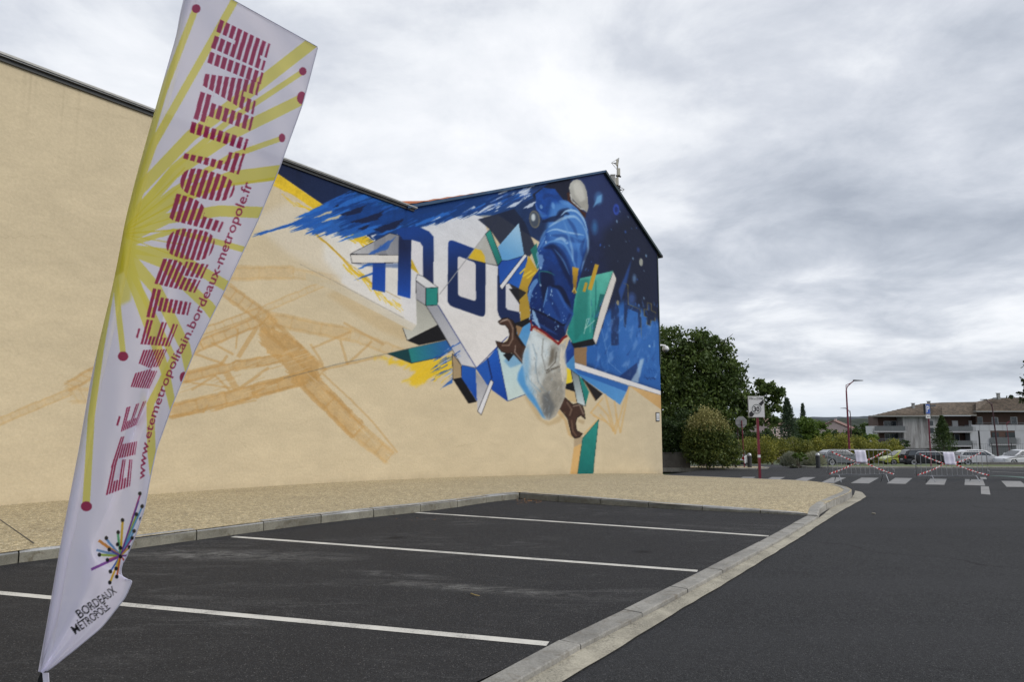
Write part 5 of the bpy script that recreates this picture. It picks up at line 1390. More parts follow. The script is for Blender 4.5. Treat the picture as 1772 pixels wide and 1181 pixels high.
LET = {
 'I': lambda a, b: a > -1, 'T': lambda a, b: (b > .76) | (np.abs(a - .5) < .24),
 'L': lambda a, b: (b < .27) | (a < .48), 'O': lambda a, b: sup(a, b, 0, 1, 0, 1, 2.7),
 'P': lambda a, b: ((b > .40) & sup(a, b, -.6, 1, .38, 1.25, 3.2) | (a < .46)) & ~((a < .25) & (b > .9) & (a + (1 - b) < .08)),
 'R': lambda a, b: (sup(a, b, -.6, 1, .44, 1.2, 3.2) | (a < .44) | ((b < .5) & (a > .50 - .0 * b) & (a < 1.0 - .25 * np.clip(.5 - b, 0, .5) * 0))) ,
 'E': lambda a, b: (a < .40) | (b > .78) | (b < .20) | (np.abs(b - .5) < .11),
 'A': lambda a, b: (np.abs(a - .5) < .20 + .34 * (1 - b)) & ~((np.abs(a - .5) < .04 + .05 * (1 - b)) & (b < .25)),
 'N': lambda a, b: ~((np.abs(a - .50) < .07) & (b > .62)) & ~((np.abs(a - .42) < .06) & (b < .12)),
 'M': lambda a, b: ~((np.abs(a - .5) < .13 * (b - .30) / .7) & (b > .3)) & ~((b < .3) & (np.abs(a - .5) < .05)),
 'EA': lambda a, b: ((a < .36) | (b > .76) | (b < .16) | (np.abs(b - .45) < .10)),
}
WORD = [('EA', (183, 858), (225, 842), (196, 796), (229, 796)), ('T', (192, 818 - 8), (232, 800), (209, 757), (239, 752)), ('EA', (209, 748), (236, 736), (219, 706), (253, 694)),
        ('M', (226, 670), (258, 673), (248, 606), (289, 605)), ('EA', (243, 596), (293, 600), (254, 553), (308, 562)), ('T', (253, 549), (322, 558), (265, 499), (334, 512)),
        ('R', (267, 491), (337, 507), (283, 447), (361, 458)), ('O', (282, 441), (360, 456), (297, 392), (378, 402)),
        ('P', (292, 380), (380, 402), (306, 334), (396, 364)), ('O', (306, 333), (397, 354), (321, 284), (412, 310)), ('L', (317, 274), (413, 302), (322, 255), (424, 266)),
        ('I', (328, 229), (424, 260), (332, 210), (430, 241)), ('T', (335, 205), (430, 239), (347, 158), (442, 190)), ('A', (348, 163), (438, 198), (358, 112), (450, 142)),
        ('I', (359, 108), (451, 146), (364, 89), (456, 126)), ('N', (365, 82), (455, 122), (381, 33), (468, 76))]
for nm, SL_, SR_, EL_, ER_ in WORD:
    fn = LET[nm]
    r_ = quad_mask((SL_, SR_, EL_, ER_), lambda a, b: fn(a, b) & stripes(b))
    FS.put(r_, MG)
for (x, y) in ((238, 578), (204, 730)):        # acute accents
    FS.line([(x - 1, y + 6), (x + 3, y - 8)], 3.4, MG, 1)

def put_text(txt, path, h0, h1, col, bold=.012, squeeze=None, xs=.8):
    T = text_tris(txt, bold)
    W = max(p[0] for t in T for p in t)
    P = [Vector(p) for p in path]; cum = [0]
    for a, b in zip(P[:-1], P[1:]): cum.append(cum[-1] + (b - a).length)
    def mp(p):
        f = p[0] / W
        if squeeze: f = squeeze(f)
        s = f * cum[-1]
        k = min(len(P) - 2, max(0, int(np.searchsorted(cum, s) - 1)))
        t = (s - cum[k]) / (cum[k + 1] - cum[k]); q = P[k].lerp(P[k + 1], t)
        d0 = (P[k + 1] - P[k]).normalized()
        d1 = (P[min(k + 2, len(P) - 1)] - P[min(k + 1, len(P) - 2)]).normalized() if k + 2 < len(P) else d0
        d = d0.lerp(d1, max(0, t - .5)).normalized()
        nn = Vector((d.y, -d.x)) * ((h0 + (h1 - h0) * f) * p[1])
        return (q.x + nn.x, q.y + nn.y)
    for t in T: FS.poly([mp(p) for p in t], col, 1, 0)
put_text('www.etemetropolitain.bordeaux-metropole.fr',
         [(250, 830), (252, 800), (258, 768), (270, 722), (285, 680), (299, 643), (316, 610), (334, 574), (350, 540), (366, 505), (381, 470), (396, 430), (410, 392), (425, 352), (437, 318)], 17, 24, MG, .010)
KB = (24, 24, 30)
put_text('BORDEAUX', [(137, 1073), (160, 1057), (184, 1041), (203, 1026)], 23, 21, KB, .005, squeeze=lambda f: f ** .86)
put_text('M\u00c9TROPOLE', [(129, 1100), (152, 1084), (175, 1067), (191, 1054)], 22, 20, KB, .005, squeeze=lambda f: f ** .86)
LG = (208.5, 963)
for (x, y, c, w) in ((242, 858, (170, 60, 130), 3), (235, 895, (150, 180, 70), 3), (245, 880, (90, 160, 210), 3), (212, 905, (220, 180, 50), 4), (204, 924, (90, 170, 120), 4), (184, 934, (100, 150, 210), 4), (172, 937, (214, 140, 60), 5),
                     (168, 953, (110, 150, 200), 4), (173, 961, (150, 180, 70), 4), (187, 970, (200, 90, 60), 4), (159, 986, (130, 70, 160), 4.5), (189, 952, (90, 80, 160), 4), (191, 990, (70, 110, 190), 3), (201, 985, (80, 160, 120), 3),
                     (190, 1010, (220, 180, 50), 3.5), (202, 1000, (200, 100, 50), 3), (232, 920, (90, 160, 210), 3), (229, 932, (150, 60, 130), 3), (224, 948, (214, 170, 60), 3), (222, 962, (120, 60, 150), 3), (216, 972, (200, 70, 60), 3), (240, 868, (90, 60, 160), 2)):
    FS.line([LG, (x, y)], w, c, .95, .2)
for (x, y) in ((242, 855), (236, 891), (246, 877), (212, 901), (204.5, 922), (184, 932), (172, 961), (186, 970), (189, 952), (203.6, 943), (191, 990), (201, 985), (190, 1009), (202, 999), (232, 920), (229, 932), (224, 948), (208.5, 949), (208.5, 964), (244, 899)):
    FS.ell(x, y, 3.1, 3.4, KB, 1, .2)
FS.a = boxblur(FS.a, 1) * .4 + FS.a * .6

FL = [(66, 1163), (84, 1062), (102, 957), (119, 868), (136, 780), (156, 661), (175, 578), (195, 495), (206, 440), (217, 380), (237, 301), (254, 240), (271, 180), (288, 120), (305, 61), (311, 25), (317, 0), (322, -24), (329, -42)]
FR = [(74, 1166), (90, 1157), (129, 1126), (177, 1086), (217, 1035), (230, 1004), (221, 1006), (212, 1001), (208, 990), (212, 976), (219, 965), (234, 929), (250, 882), (260, 827), (271, 778), (298, 702), (339, 603), (383, 515), (420, 437), (447, 380), (481, 298), (525, 176), (550, 81)]
FLt = [0, .07, .14, .20, .27, .35, .41, .47, .51, .56, .62, .67, .72, .77, .83, .88, .92, .96, 1]
FRt = [0, .015, .045, .085, .12, .150, .158, .166, .176, .188, .20, .225, .26, .30, .34, .41, .49, .565, .635, .685, .76, .88, 1]
POLEY = 3.0
NV, NH = 900, 170
tv = np.linspace(0, 1, NV)
lx, ly = np.interp(tv, FLt, [p[0] for p in FL]), np.interp(tv, FLt, [p[1] for p in FL])
rx_, ry_ = np.interp(tv, FRt, [p[0] for p in FR]), np.interp(tv, FRt, [p[1] for p in FR])
def sm1(a, k=13):
    p = np.pad(a, k, mode='reflect', reflect_type='odd'); return np.convolve(p, np.ones(2 * k + 1) / (2 * k + 1), 'same')[k:-k]
lx, ly = sm1(lx, 16), sm1(ly, 16); rx_, ry_ = sm1(rx_, 6), sm1(ry_, 6)
hh = np.linspace(0, 1, NH)
TV, HH = np.meshgrid(tv, hh, indexing='ij')
sag = np.sin(np.pi * HH) * 0
PXf = lx[:, None] * (1 - HH) + rx_[:, None] * HH
PYf = ly[:, None] * (1 - HH) + ry_[:, None] * HH
# real folds: depth of the cloth away from the pole plane (metres)
low = np.clip((.62 - TV) / .62, 0, 1)
dep = .16 * HH * np.clip(TV, .0, 1) - .10 * HH ** 2 * TV
dep += low ** 1.1 * (.050 * np.sin(2 * np.pi * (1.15 * HH + .85 * TV + .05)) * HH ** .5)
dep += low * .012 * np.sin(2 * np.pi * (2.7 * HH + 1.5 * TV + .3)) * HH
bot = np.clip((.20 - TV) / .20, 0, 1)
dep += bot * .008 * np.sin(2 * np.pi * (5.2 * HH + 2.4 * TV)) * np.sqrt(HH)
ridge = np.clip(1 - np.abs(HH - (.72 - .35 * np.abs(TV - .38) / .3)) / .10, 0, 1) * np.clip(1 - np.abs(TV - .36) / .22, 0, 1)
dep += -.045 * ridge ** 1.5
dep += .010 * np.sin(2 * np.pi * (1.2 * TV * 3 + HH * .8)) * (1 - low) + .004 * np.sin(2 * np.pi * (TV * 11 + HH * 2.2)) * HH
# sleeve round the pole
slv = np.clip(HH * (rx_ - lx)[:, None] / 17.0, 0, 1)
dep += -.014 * np.sin(np.pi * slv) ** .8 + .022 * np.clip(1 - slv / .35, 0, 1) ** 2
Yf = POLEY + dep
dxr = (PXf - CX) / F; dzr = -(PYf - CY) / F
ryy = _c - dzr * _s; rzz = _s + dzr * _c
tt = Yf / ryy
V = np.stack([dxr * tt, Yf, EYE + rzz * tt], -1).reshape(-1, 3)
base = atY(70, 1176, POLEY); base.z = 0
flg = empty('feather_banner', base, 'tall white feather banner with yellow rays and striped magenta lettering leaning in the foreground', 'banner')
fc = lin_np(FS.sample(PXf.ravel(), PYf.ravel()))
def fabric():
    m, gg, b, o = newmat('printed banner fabric')
    c = gg.n('ShaderNodeAttribute', attribute_name='paint').outputs['Color']
    co = objco(gg)
    w = gg.noise(co, 3.0, 5, .55, .6)
    gg.link(c, b.inputs['Base Color']); b.inputs['Roughness'].default_value = .5
    b.inputs['Sheen Weight'].default_value = .15
    gg.link(gg.n('ShaderNodeBump', {'Height': w, 'Strength': .25, 'Distance': .03}).outputs[0], b.inputs['Normal'])
    tr = gg.n('ShaderNodeBsdfTranslucent', {'Color': c})
    tp = gg.n('ShaderNodeBsdfTransparent')
    mx = gg.n('ShaderNodeMixShader', {0: .68, 1: b.outputs[0], 2: tr.outputs[0]})
    mx2 = gg.n('ShaderNodeMixShader', {0: .04, 1: mx.outputs[0], 2: tp.outputs[0]})
    gg.link(mx2.outputs[0], o.inputs[0])
    return m
me = gridmesh('flag_fabric', V - np.array(base), NV, NH, 'paint', fc * 1.0)
link('flag_fabric', me, fabric(), flg)
def edge_strip(name, X, Y, w, mat, dy=-.004):
    vs, fs = [], []
    P = [atY(x, y, POLEY + d + dy) for x, y, d in zip(X, Y, w)]
    m = MB(); m.tube([p - base for p in P[::3]], .0022, 6); return m.build(name, mat, flg)
M_HEM = plain('banner hem', (.42, .42, .52), .6, 0, .05, 5)
edge_strip('hem', rx_, ry_, dep[:, -1], M_HEM)
edge_strip('hem', PXf[-1], PYf[-1], dep[-1], M_HEM)
# pole inside the sleeve, with the ground spike
pp = [atY(x + 9.5, y, POLEY + .024) for x, y in FL]
pp = [atY(66, 1205, POLEY + .02), atY(70, 1176, POLEY + .02)] + pp
pp.insert(0, Vector((pp[0].x - .03, POLEY + .02, .06)))
m = MB(); m.tube([p - base for p in pp], .0095, 10); m.build('pole', M_POLE, flg, smooth=True)
m = MB(); a = atY(78, 1166, POLEY - .01) - base; b2 = atY(79, 1196, POLEY - .01) - base
m.add([a + Vector((-.012, 0, 0)), a + Vector((.014, 0, 0)), b2 + Vector((.008, .01, 0)), b2 + Vector((-.014, .01, 0))], [(0, 1, 2, 3)]); m.v += [(v[0], v[1] + .003, v[2]) for v in m.v]; m.f += [(7, 6, 5, 4), (0, 4, 5, 1), (1, 5, 6, 2), (2, 6, 7, 3), (3, 7, 4, 0)]; m.build('strap', M_PAPER, flg)
p0_ = pp[0] - base
m = MB(); m.tube([(p0_.x, p0_.y, 0.0), (p0_.x, p0_.y, .11)], .022, 10); m.build('socket', M_POLE, flg)
for k in range(4):
    an_ = math.pi / 4 + k * math.pi / 2
    m = MB(); m.tube([(p0_.x, p0_.y, .04), (p0_.x + .38 * math.cos(an_), p0_.y + .38 * math.sin(an_), .015)], .012, 6); m.build('foot', M_POLE, flg)

# ================================================================== SIGNS, POSTS, BARRIERS
def post_label(o): return o
# end-of-zone sign on the pavement
sp = atY(1315, 829, 23.8); sp.z = zy(23.8) + .06
top = atY(1309, 700, 23.8)
sg = empty('road_sign', sp, 'white end of 30 zone road sign on a maroon post at the pavement edge', 'road sign')
H = atY(1306, 686, 23.8).z - sp.z
m = MB(); m.box(-.038, .038, -.038, .038, -.1, H - .03); m.build('post', M_MAROON, sg, .005)
s_ = F / 23.8
W_, HH_ = 28.5 / s_ * 1.0, 37 / s_
cxs = -.045
m = MB(); m.box(cxs - W_ / 2, cxs + W_ / 2, -.07, -.04, H - HH_, H); m.build('panel_frame', M_GALV, sg, .012, seg=2)
m = MB(); m.box(cxs - W_ / 2 + .022, cxs + W_ / 2 - .022, -.074, -.0705, H - HH_ + .022, H - .022); m.build('panel', M_SIGNW, sg)
cz = H - HH_ * .60
def disc(r, y, z, cx=0, seg=32, r0=0.0):
    vs, fs = [], []
    for k in range(seg):
        a = 2 * math.pi * k / seg; vs.append((cx + r * math.cos(a), y, z + r * math.sin(a)))
    if r0:
        for k in range(seg):
            a = 2 * math.pi * k / seg; vs.append((cx + r0 * math.cos(a), y, z + r0 * math.sin(a)))
        fs = [(k, (k + 1) % seg, seg + (k + 1) % seg, seg + k) for k in range(seg)]
    else: fs = [tuple(range(seg))]
    return vs, fs
m = MB()
x0, x1, z0, z1 = cxs - W_ / 2 + .03, cxs + W_ / 2 - .03, H - HH_ + .03, H - .16
m.add([(x0, -.0765, z0), (x0 + .10, -.0765, z0), (x1, -.0765, z1 - .085), (x1, -.0765, z1 + .05), (x0, -.0765, z0 + .13)], [(0, 1, 2, 3, 4)]); m.build('diagonal_bar', M_BLACK, sg)
R30 = .165
v, f = disc(R30 + .02, -.0785, cz, cxs); m = MB(); m.add(v, f); m.build('disc', M_SIGNW, sg)
v, f = disc(R30, -.0805, cz, cxs, 32, R30 - .032); m = MB(); m.add(v, f); m.build('ring', M_SGREY, sg)
text_part('lettering', '30', .235, M_BLACK, sg, Matrix.Translation((cxs, -.0815, cz - .085)), .032, xs=.88)
text_part('lettering', 'FIN', .105, M_BLACK, sg, Matrix.Translation((cxs - .165, -.0775, H - .125)), .012, xs=.9)
text_part('lettering', 'DE', .055, M_BLACK, sg, Matrix.Translation((cxs - .045, -.0775, H - .125)), .008)
text_part('lettering', 'ZONE', .105, M_BLACK, sg, Matrix.Translation((cxs + .125, -.0775, H - .125)), .012, xs=.82)
for zc_ in (atY(1313, 790, 23.8).z - sp.z,):
    m = MB(); m.box(-.042, .042, -.042, .042, zc_ - .045, zc_ + .045); m.build('reflective_band', M_SIGNW, sg)

# back of the octagonal sign across the road
b0 = Vector((atY(1288, 806, 45.6).x, 45.6, zy(45.6) + .03))
st = empty('road_sign', b0, 'octagonal grey sign seen from behind on a thin maroon post across the road', 'road sign')
c1 = atY(1283, 731, 45.6) - b0; c1.y = 0
m = MB(); m.tube([(0, 0, -.1), (c1.x + .02, 0, c1.z + .1)], .035, 8); m.build('post', M_MAROON, st)
m = MB(); m.prism([(.40 * math.cos(math.pi / 8 + k * math.pi / 4), .40 * math.sin(math.pi / 8 + k * math.pi / 4)) for k in range(8)], .05, .075, lambda x, z, y: Vector((c1.x + x, y, c1.z + z))); m.build('panel', M_SIGNB, st)
for dz in (-.14, .16):
    m = MB(); m.box(c1.x - .30, c1.x + .30, .02, .045, c1.z + dz - .02, c1.z + dz + .02); m.build('bracket', M_GALV, st)
b1_ = Vector((atY(1279.5, 780, 50).x, 50, zy(50)))
pt = empty('sign_post', b1_, 'bare dark maroon post standing just behind the octagonal sign', 'post')
m = MB(); m.tube([(0, 0, -.1), (-.1, 0, atY(1276, 736, 50).z - b1_.z)], .04, 8); m.build('post', M_DKPOST, pt)
m = MB(); m.box(-.16, -.05, -.06, .06, atY(1276, 736, 50).z - b1_.z, atY(1276, 736, 50).z - b1_.z + .03); m.build('cap', M_DKPOST, pt)

# parking sign
Yp = 48.5
pb = Vector((atY(1611, 803, Yp).x, Yp, zy(Yp)))
pk = empty('parking_sign', pb, 'blue parking sign with a small white arrow plate on a maroon post', 'road sign')
tz = atY(1603, 698, Yp).z - pb.z; tx = atY(1602.5, 698, Yp).x - pb.x
m = MB(); m.tube([(0, 0, -.1), (tx + .12, 0, tz)], .05, 8); m.build('post', M_MAROON, pk)
R_ = Matrix.Translation((tx - .0, 0, 0)) @ Matrix.Rotation(math.radians(22), 4, 'Z')
zt = tz - .05
m = MB(); m.box(-.24, .24, -.10, .06, zt - .74, zt, R_); m.build('panel', M_CHAR, pk, .01)
m = MB(); m.box(-.215, .215, -.108, -.101, zt - .72, zt - .02, R_); m.build('blue_face', M_SIGNW, pk)
m = MB(); m.box(-.195, .195, -.112, -.1085, zt - .70, zt - .04, R_); m.build('blue_face', M_BLUE, pk)
text_part('lettering', 'P', .62, M_SIGNW, pk, R_ @ Matrix.Translation((0, -.114, zt - .58)), .02)
m = MB(); m.box(-.22, .22, -.10, -.05, zt - 1.04, zt - .78, R_); m.build('arrow_plate', M_SIGNW, pk, .008)
m = MB(); m.add([R_ @ Vector(v) for v in ((-.15, -.103, zt - .91), (-.04, -.103, zt - .85), (-.04, -.103, zt - .89), (.15, -.103, zt - .89), (.15, -.103, zt - .93), (-.04, -.103, zt - .93), (-.04, -.103, zt - .97))], [(0, 1, 2, 3, 4, 5, 6)]); m.build('arrow', M_BLACK, pk)
m = MB(); m.box(.25, .37, -.06, .06, zt - 1.0, zt + .05, R_); m.build('side_box', M_BLACK, pk, .01)
m = MB(); m.tube([(tx + .16, 0, zt), (tx + .16, 0, zt + .16)], .02, 6); m.tube([(tx + .08, 0, zt + .16), (tx + .24, 0, zt + .19)], .02, 6); m.build('bracket', M_GALV, pk)

# bollards
def bollard(px_, Y, label):
    b = Vector((atY(px_, 800, Y).x, Y, zy(Y) + .03))
    o = empty('bollard', b, label, 'bollard', 'charcoal bollards with pale caps')
    r = .145
    lathe([(r, -.1), (r, .70), (r * 1.03, .71), (r * 1.03, .73)]).build('body', M_CHAR, o, smooth=False)
    lathe([(r * 1.02, .732), (r * .98, .80), (r * .8, .88), (r * .45, .93), (r * .1, .945)]).build('cap', M_SILV, o, smooth=True)
bollard(1297, 46.0, 'charcoal bollard with pale cap beside the octagonal sign')
bollard(1415.5, 46.9, 'charcoal bollard with pale cap in front of the silver shrubs')

# street lamps
def lamp(px0, py0, px1, py1, Y, side, label, r=.085, mat=M_DKPOST, head=1.4):
    b = Vector((atY(px0, py0, Y).x, Y, zy(Y)))
    t = atY(px1, py1, Y)
    o = empty('street_lamp', b, label, 'street lamp', 'street lamps beyond the junction')
    q = t - b; q.y = 0
    m = MB(); m.tube([(0, 0, -.2), (q.x * .5, 0, q.z * .5), (q.x, 0, q.z - .9)], r, 10, r * .62); m.build('post', mat, o)
    m = MB(); m.tube([(q.x, 0, q.z - 1.0), (q.x + side * .12, 0, q.z - .55), (q.x + side * .5, 0, q.z - .2), (q.x + side * head * .55, 0, q.z)], .045, 8); m.tube([(q.x, 0, q.z - .95), (q.x, 0, q.z - .4)], .05, 8, .03); m.tube([(q.x, 0, q.z - .42), (q.x + side * .5, 0, q.z - .2)], .03, 6); m.build('arm', mat, o)
    x0 = q.x + side * head * .5
    m = MB(); m.add([(x0, -.13, q.z - .07), (x0, .13, q.z - .07), (x0, .12, q.z + .07), (x0, -.12, q.z + .07), (x0 + side * head * .6, -.16, q.z - .03), (x0 + side * head * .6, .16, q.z - .03), (x0 + side * head * .6, .1, q.z + .03), (x0 + side * head * .6, -.1, q.z + .03)],
                    [(0, 1, 2, 3), (4, 5, 6, 7), (0, 1, 5, 4), (1, 2, 6, 5), (2, 3, 7, 6), (3, 0, 4, 7)]); m.build('lamp_head', M_CHAR, o, .01)
lamp(1471, 800, 1463.5, 659, 62, 1, 'tall maroon street lamp with a curved arm, left of the apartment block', .10, M_MAROON)
lamp(1474.5, 790, 1471, 707, 112, -1, 'smaller distant street lamp right behind the tall maroon one', .10, M_DKPOST)
lamp(1728, 795, 1716, 692, 82, -1, 'dark street lamp in front of the white panelled end of the apartments', .10, M_DKPOST, 1.2)
lamp(1747.5, 785, 1741.5, 728, 118, 1, 'thin reddish street lamp in front of the recessed white panel opening', .07, M_MAROON, 1.1)

# crowd barriers with tape and notices
def barrier(L, Rr, top, bot, feet, label, group, tape_label, paper_label, paper_at):
    Yb = 23.6
    bl_, br_ = atY(L[0], L[1], Yb), atY(Rr[0], Rr[1], Yb)
    z0 = zy(Yb) + ROAD
    ctr = (bl_ + br_) / 2; ctr.z = z0
    o = empty('crowd_barrier', ctr, label, 'barrier', group)
    W2 = (br_.x - bl_.x) / 2
    zt_, zb = atY(ctr.x, top, Yb).z, 0
    zt_ = EYE + (HY - top) / F * Yb * .995 - z0
    zb = EYE + (HY - bot) / F * Yb * .995 - z0
    r = .0165; c = .16
    loop = []
    for (x, z) in ((-W2, zb), (-W2, zt_ - c)): loop.append((x, 0, z))
    for k in range(1, 6): a = math.pi - k * math.pi / 10; loop.append((-W2 + c + c * math.cos(a), 0, zt_ - c + c * math.sin(a)))
    for k in range(0, 6): a = math.pi / 2 - k * math.pi / 10; loop.append((W2 - c + c * math.cos(a), 0, zt_ - c + c * math.sin(a)))
    loop += [(W2, 0, zb), (-W2, 0, zb)]
    m = MB(); m.tube(loop, r, 8); m.build('frame', M_STEEL, o, smooth=True)
    n = 13
    for k in range(n):
        x = -W2 + (k + 1) * 2 * W2 / (n + 1)
        m = MB(); m.tube([(x, 0, zb), (x, 0, zt_)], .0082, 6); m.build('bar', M_STEEL, o)
    for fx in feet:
        m = MB(); m.tube([(fx, -.30, .02), (fx + .03, -.1, zb), (fx + .03, .1, zb), (fx + .06, .30, .02)], .015, 6); m.build('foot', M_STEEL, o)
    for sgn in (-1, 1):
        m = MB(); m.tube([(sgn * W2, 0, zb + .18), (sgn * (W2 + .05), 0, zb + .18), (sgn * (W2 + .05), 0, zb + .08)], .008, 5); m.build('hook', M_STEEL, o)
    # twisted red and white tape, crossing at the notice
    px_ = paper_at
    tp = empty('warning_tape', ctr.copy(), tape_label, 'tape', 'red and white tape on the barriers')
    ends = [((-W2 + .14, zt_ - .06), (px_ - .02, zt_ - .44)), ((px_ + .02, zt_ - .42), (W2 - .22, zt_ - .03)), ((-W2 + .02, zb + .03), (px_ - .12, zb + .43)), ((px_ + .10, zb + .43), (W2 + .01, zb + .02)), ((px_ - .15, zb + .44), (px_ + .15, zb + .44))]
    for (a, b) in ends:
        A, B = Vector((a[0], -.026, a[1])), Vector((b[0], -.026, b[1])); d = (B - A); Ln = d.length; d.normalize(); up = Vector((-d.z, 0, d.x))
        ns = max(2, int(Ln / .035)); per = .12; mw, mr = MB(), MB()
        for s in range(ns):
            s0, s1 = s / ns, (s + 1) / ns
            tgt = mr if (s * Ln / ns / per) % 1 < .5 else mw
            def cr(t):
                w = .009 + .014 * abs(math.sin(t * Ln * 7 + a[0] * 3)); yy = .012 * math.sin(t * Ln * 9); sg_ = -.05 * math.sin(math.pi * t) * Ln * .5
                q = A + d * (t * Ln) + Vector((0, yy, sg_)); return q - up * w, q + up * w
            p1, p2 = cr(s0); p3, p4 = cr(s1); o3 = Vector((0, .003, 0))
            sk = d * .015
            tgt.add([p1 - sk, p3 - sk, p4 + sk, p2 + sk, p1 - sk + o3, p3 - sk + o3, p4 + sk + o3, p2 + sk + o3], [(0, 1, 2, 3), (7, 6, 5, 4), (0, 4, 5, 1), (2, 6, 7, 3), (0, 3, 7, 4), (1, 5, 6, 2)])
        if mr.v: mr.build('red_band', M_RED, tp)['kind'] = 'stuff'
        if mw.v: mw.build('white_band', M_TWHITE, tp)['kind'] = 'stuff'
    pc = Vector((ctr.x + px_, Yb - .04, z0 + zt_ - .22))
    pa = empty('paper_notice', pc, paper_label, 'notice', 'paper notices on the barriers')
    vs, fs = [], []; nx, nz = 9, 8
    for i in range(nz):
        for k in range(nx):
            u = k / (nx - 1) - .5; v_ = i / (nz - 1) - .5
            vs.append((u * .38 + v_ * -.05, .010 * math.sin(u * 13) - .004 * math.sin(v_ * 9), v_ * .42 + u * -.01))
    for i in range(nz - 1):
        for k in range(nx - 1): fs.append((i * nx + k, i * nx + k + 1, (i + 1) * nx + k + 1, (i + 1) * nx + k))
    q = link('sheet', mesh('sheet', vs, fs), M_PAPER, pa, True)
    sol = q.modifiers.new('s', 'SOLIDIFY'); sol.thickness = .002
barrier((1433.5, 821), (1545.5, 821), 778.5, 820.5, (-.82, .78), 'left steel crowd barrier standing on the zebra crossing beside the pavement corner', 'steel crowd barriers closing the road', 'twisted red and white tape crossed over the left barrier', 'blank white sheet fixed to the left barrier', 0.02)
barrier((1586, 823), (1710, 823), 782, 822.5, (-.78, .72), 'right steel crowd barrier standing in the middle of the road', 'steel crowd barriers closing the road', 'twisted red and white tape crossed over the right barrier', 'blank white sheet fixed to the right barrier', -.08)

# ================================================================== TREES AND SHRUBS
def leaf_mesh(name, P, size, seed, tint, up=.25, aspect=1.7, gz=0.0):
    r = np.random.RandomState(seed)
    n = len(P)
    d = r.normal(size=(n, 3)); d[:, 2] -= gz; d /= np.linalg.norm(d, axis=1)[:, None]
    e = r.normal(size=(n, 3)); e[:, 2] *= .5
    s = np.cross(d, e); s /= np.linalg.norm(s, axis=1)[:, None] + 1e-9
    sz = size * r.uniform(.6, 1.35, n)[:, None]
    a = P - d * sz * .5; b = P + s * sz * .5 / aspect; c = P + d * sz * .5; f = P - s * sz * .5 / aspect
    V = np.stack([a, b, c, f], 1).reshape(-1, 3)
    me = bpy.data.meshes.new(name)
    me.vertices.add(4 * n); me.vertices.foreach_set('co', V.astype(np.float32).ravel())
    me.loops.add(4 * n); me.loops.foreach_set('vertex_index', np.arange(4 * n, dtype=np.int32))
    me.polygons.add(n); me.polygons.foreach_set('loop_start', np.arange(0, 4 * n, 4, dtype=np.int32))
    me.update(calc_edges=True)
    at_ = me.attributes.new('tint', 'FLOAT', 'POINT')
    at_.data.foreach_set('value', np.repeat(np.clip(tint, 0, 1), 4).astype(np.float32))
    return me
def scatter(blobs, n, seed, clump=.16, shell=.55, nclump=None):
    """leaf positions: clumps spread through ellipsoids, denser to the outside; returns points and a clump tone"""
    r = np.random.RandomState(seed)
    B = np.array(blobs, float); w = B[:, 3] * B[:, 5]; w = w / w.sum()
    nc = nclump or max(12, n // 55)
    bi = r.choice(len(B), nc, p=w)
    d = r.normal(size=(nc, 3)); d /= np.linalg.norm(d, axis=1)[:, None]
    rad = shell + (1 - shell) * r.rand(nc) ** .6
    C = B[bi, :3] + d * B[bi, 3:] * rad[:, None] * r.uniform(.9, 1.08, (nc, 1))
    ci = r.choice(nc, n); sc = B[bi][ci, 3:].mean(1) * clump
    off = r.normal(size=(n, 3)) * np.array([1, 1, .62]) * sc[:, None]
    P = C[ci] + off
    tone = r.rand(nc)[ci] * .55 + r.rand(n) * .45
    return P, tone
def limbs(base, tips, r0, parent, mat=M_BARK, name='trunk', seg=7, fork=.45):
    m = MB(); fk_ = Vector((0, 0, base))
    m.tube([(0, 0, -.3), (0, 0, base * .5), (0, 0, base)], r0, seg, r0 * .75); m.build(name, mat, parent)
    for t in tips:
        m = MB(); T_ = Vector(t); mid = fk_.lerp(T_, .5) + Vector((random.uniform(-.2, .2), random.uniform(-.2, .2), (T_ - fk_).length * .08))
        m.tube([fk_ - Vector((0, 0, .1)), mid, T_], r0 * .5, 6, r0 * .1); 
        for k in range(4):
            q = mid.lerp(T_, random.uniform(0, .9)); e = Vector((random.uniform(-1, 1), random.uniform(-1, 1), random.uniform(0, .9))) * (T_ - fk_).length * .28
            m.tube([q, q + e * .5 + Vector((0, 0, .05)), q + e], r0 * .16, 4, r0 * .04)
        m.build('branch', mat, parent)
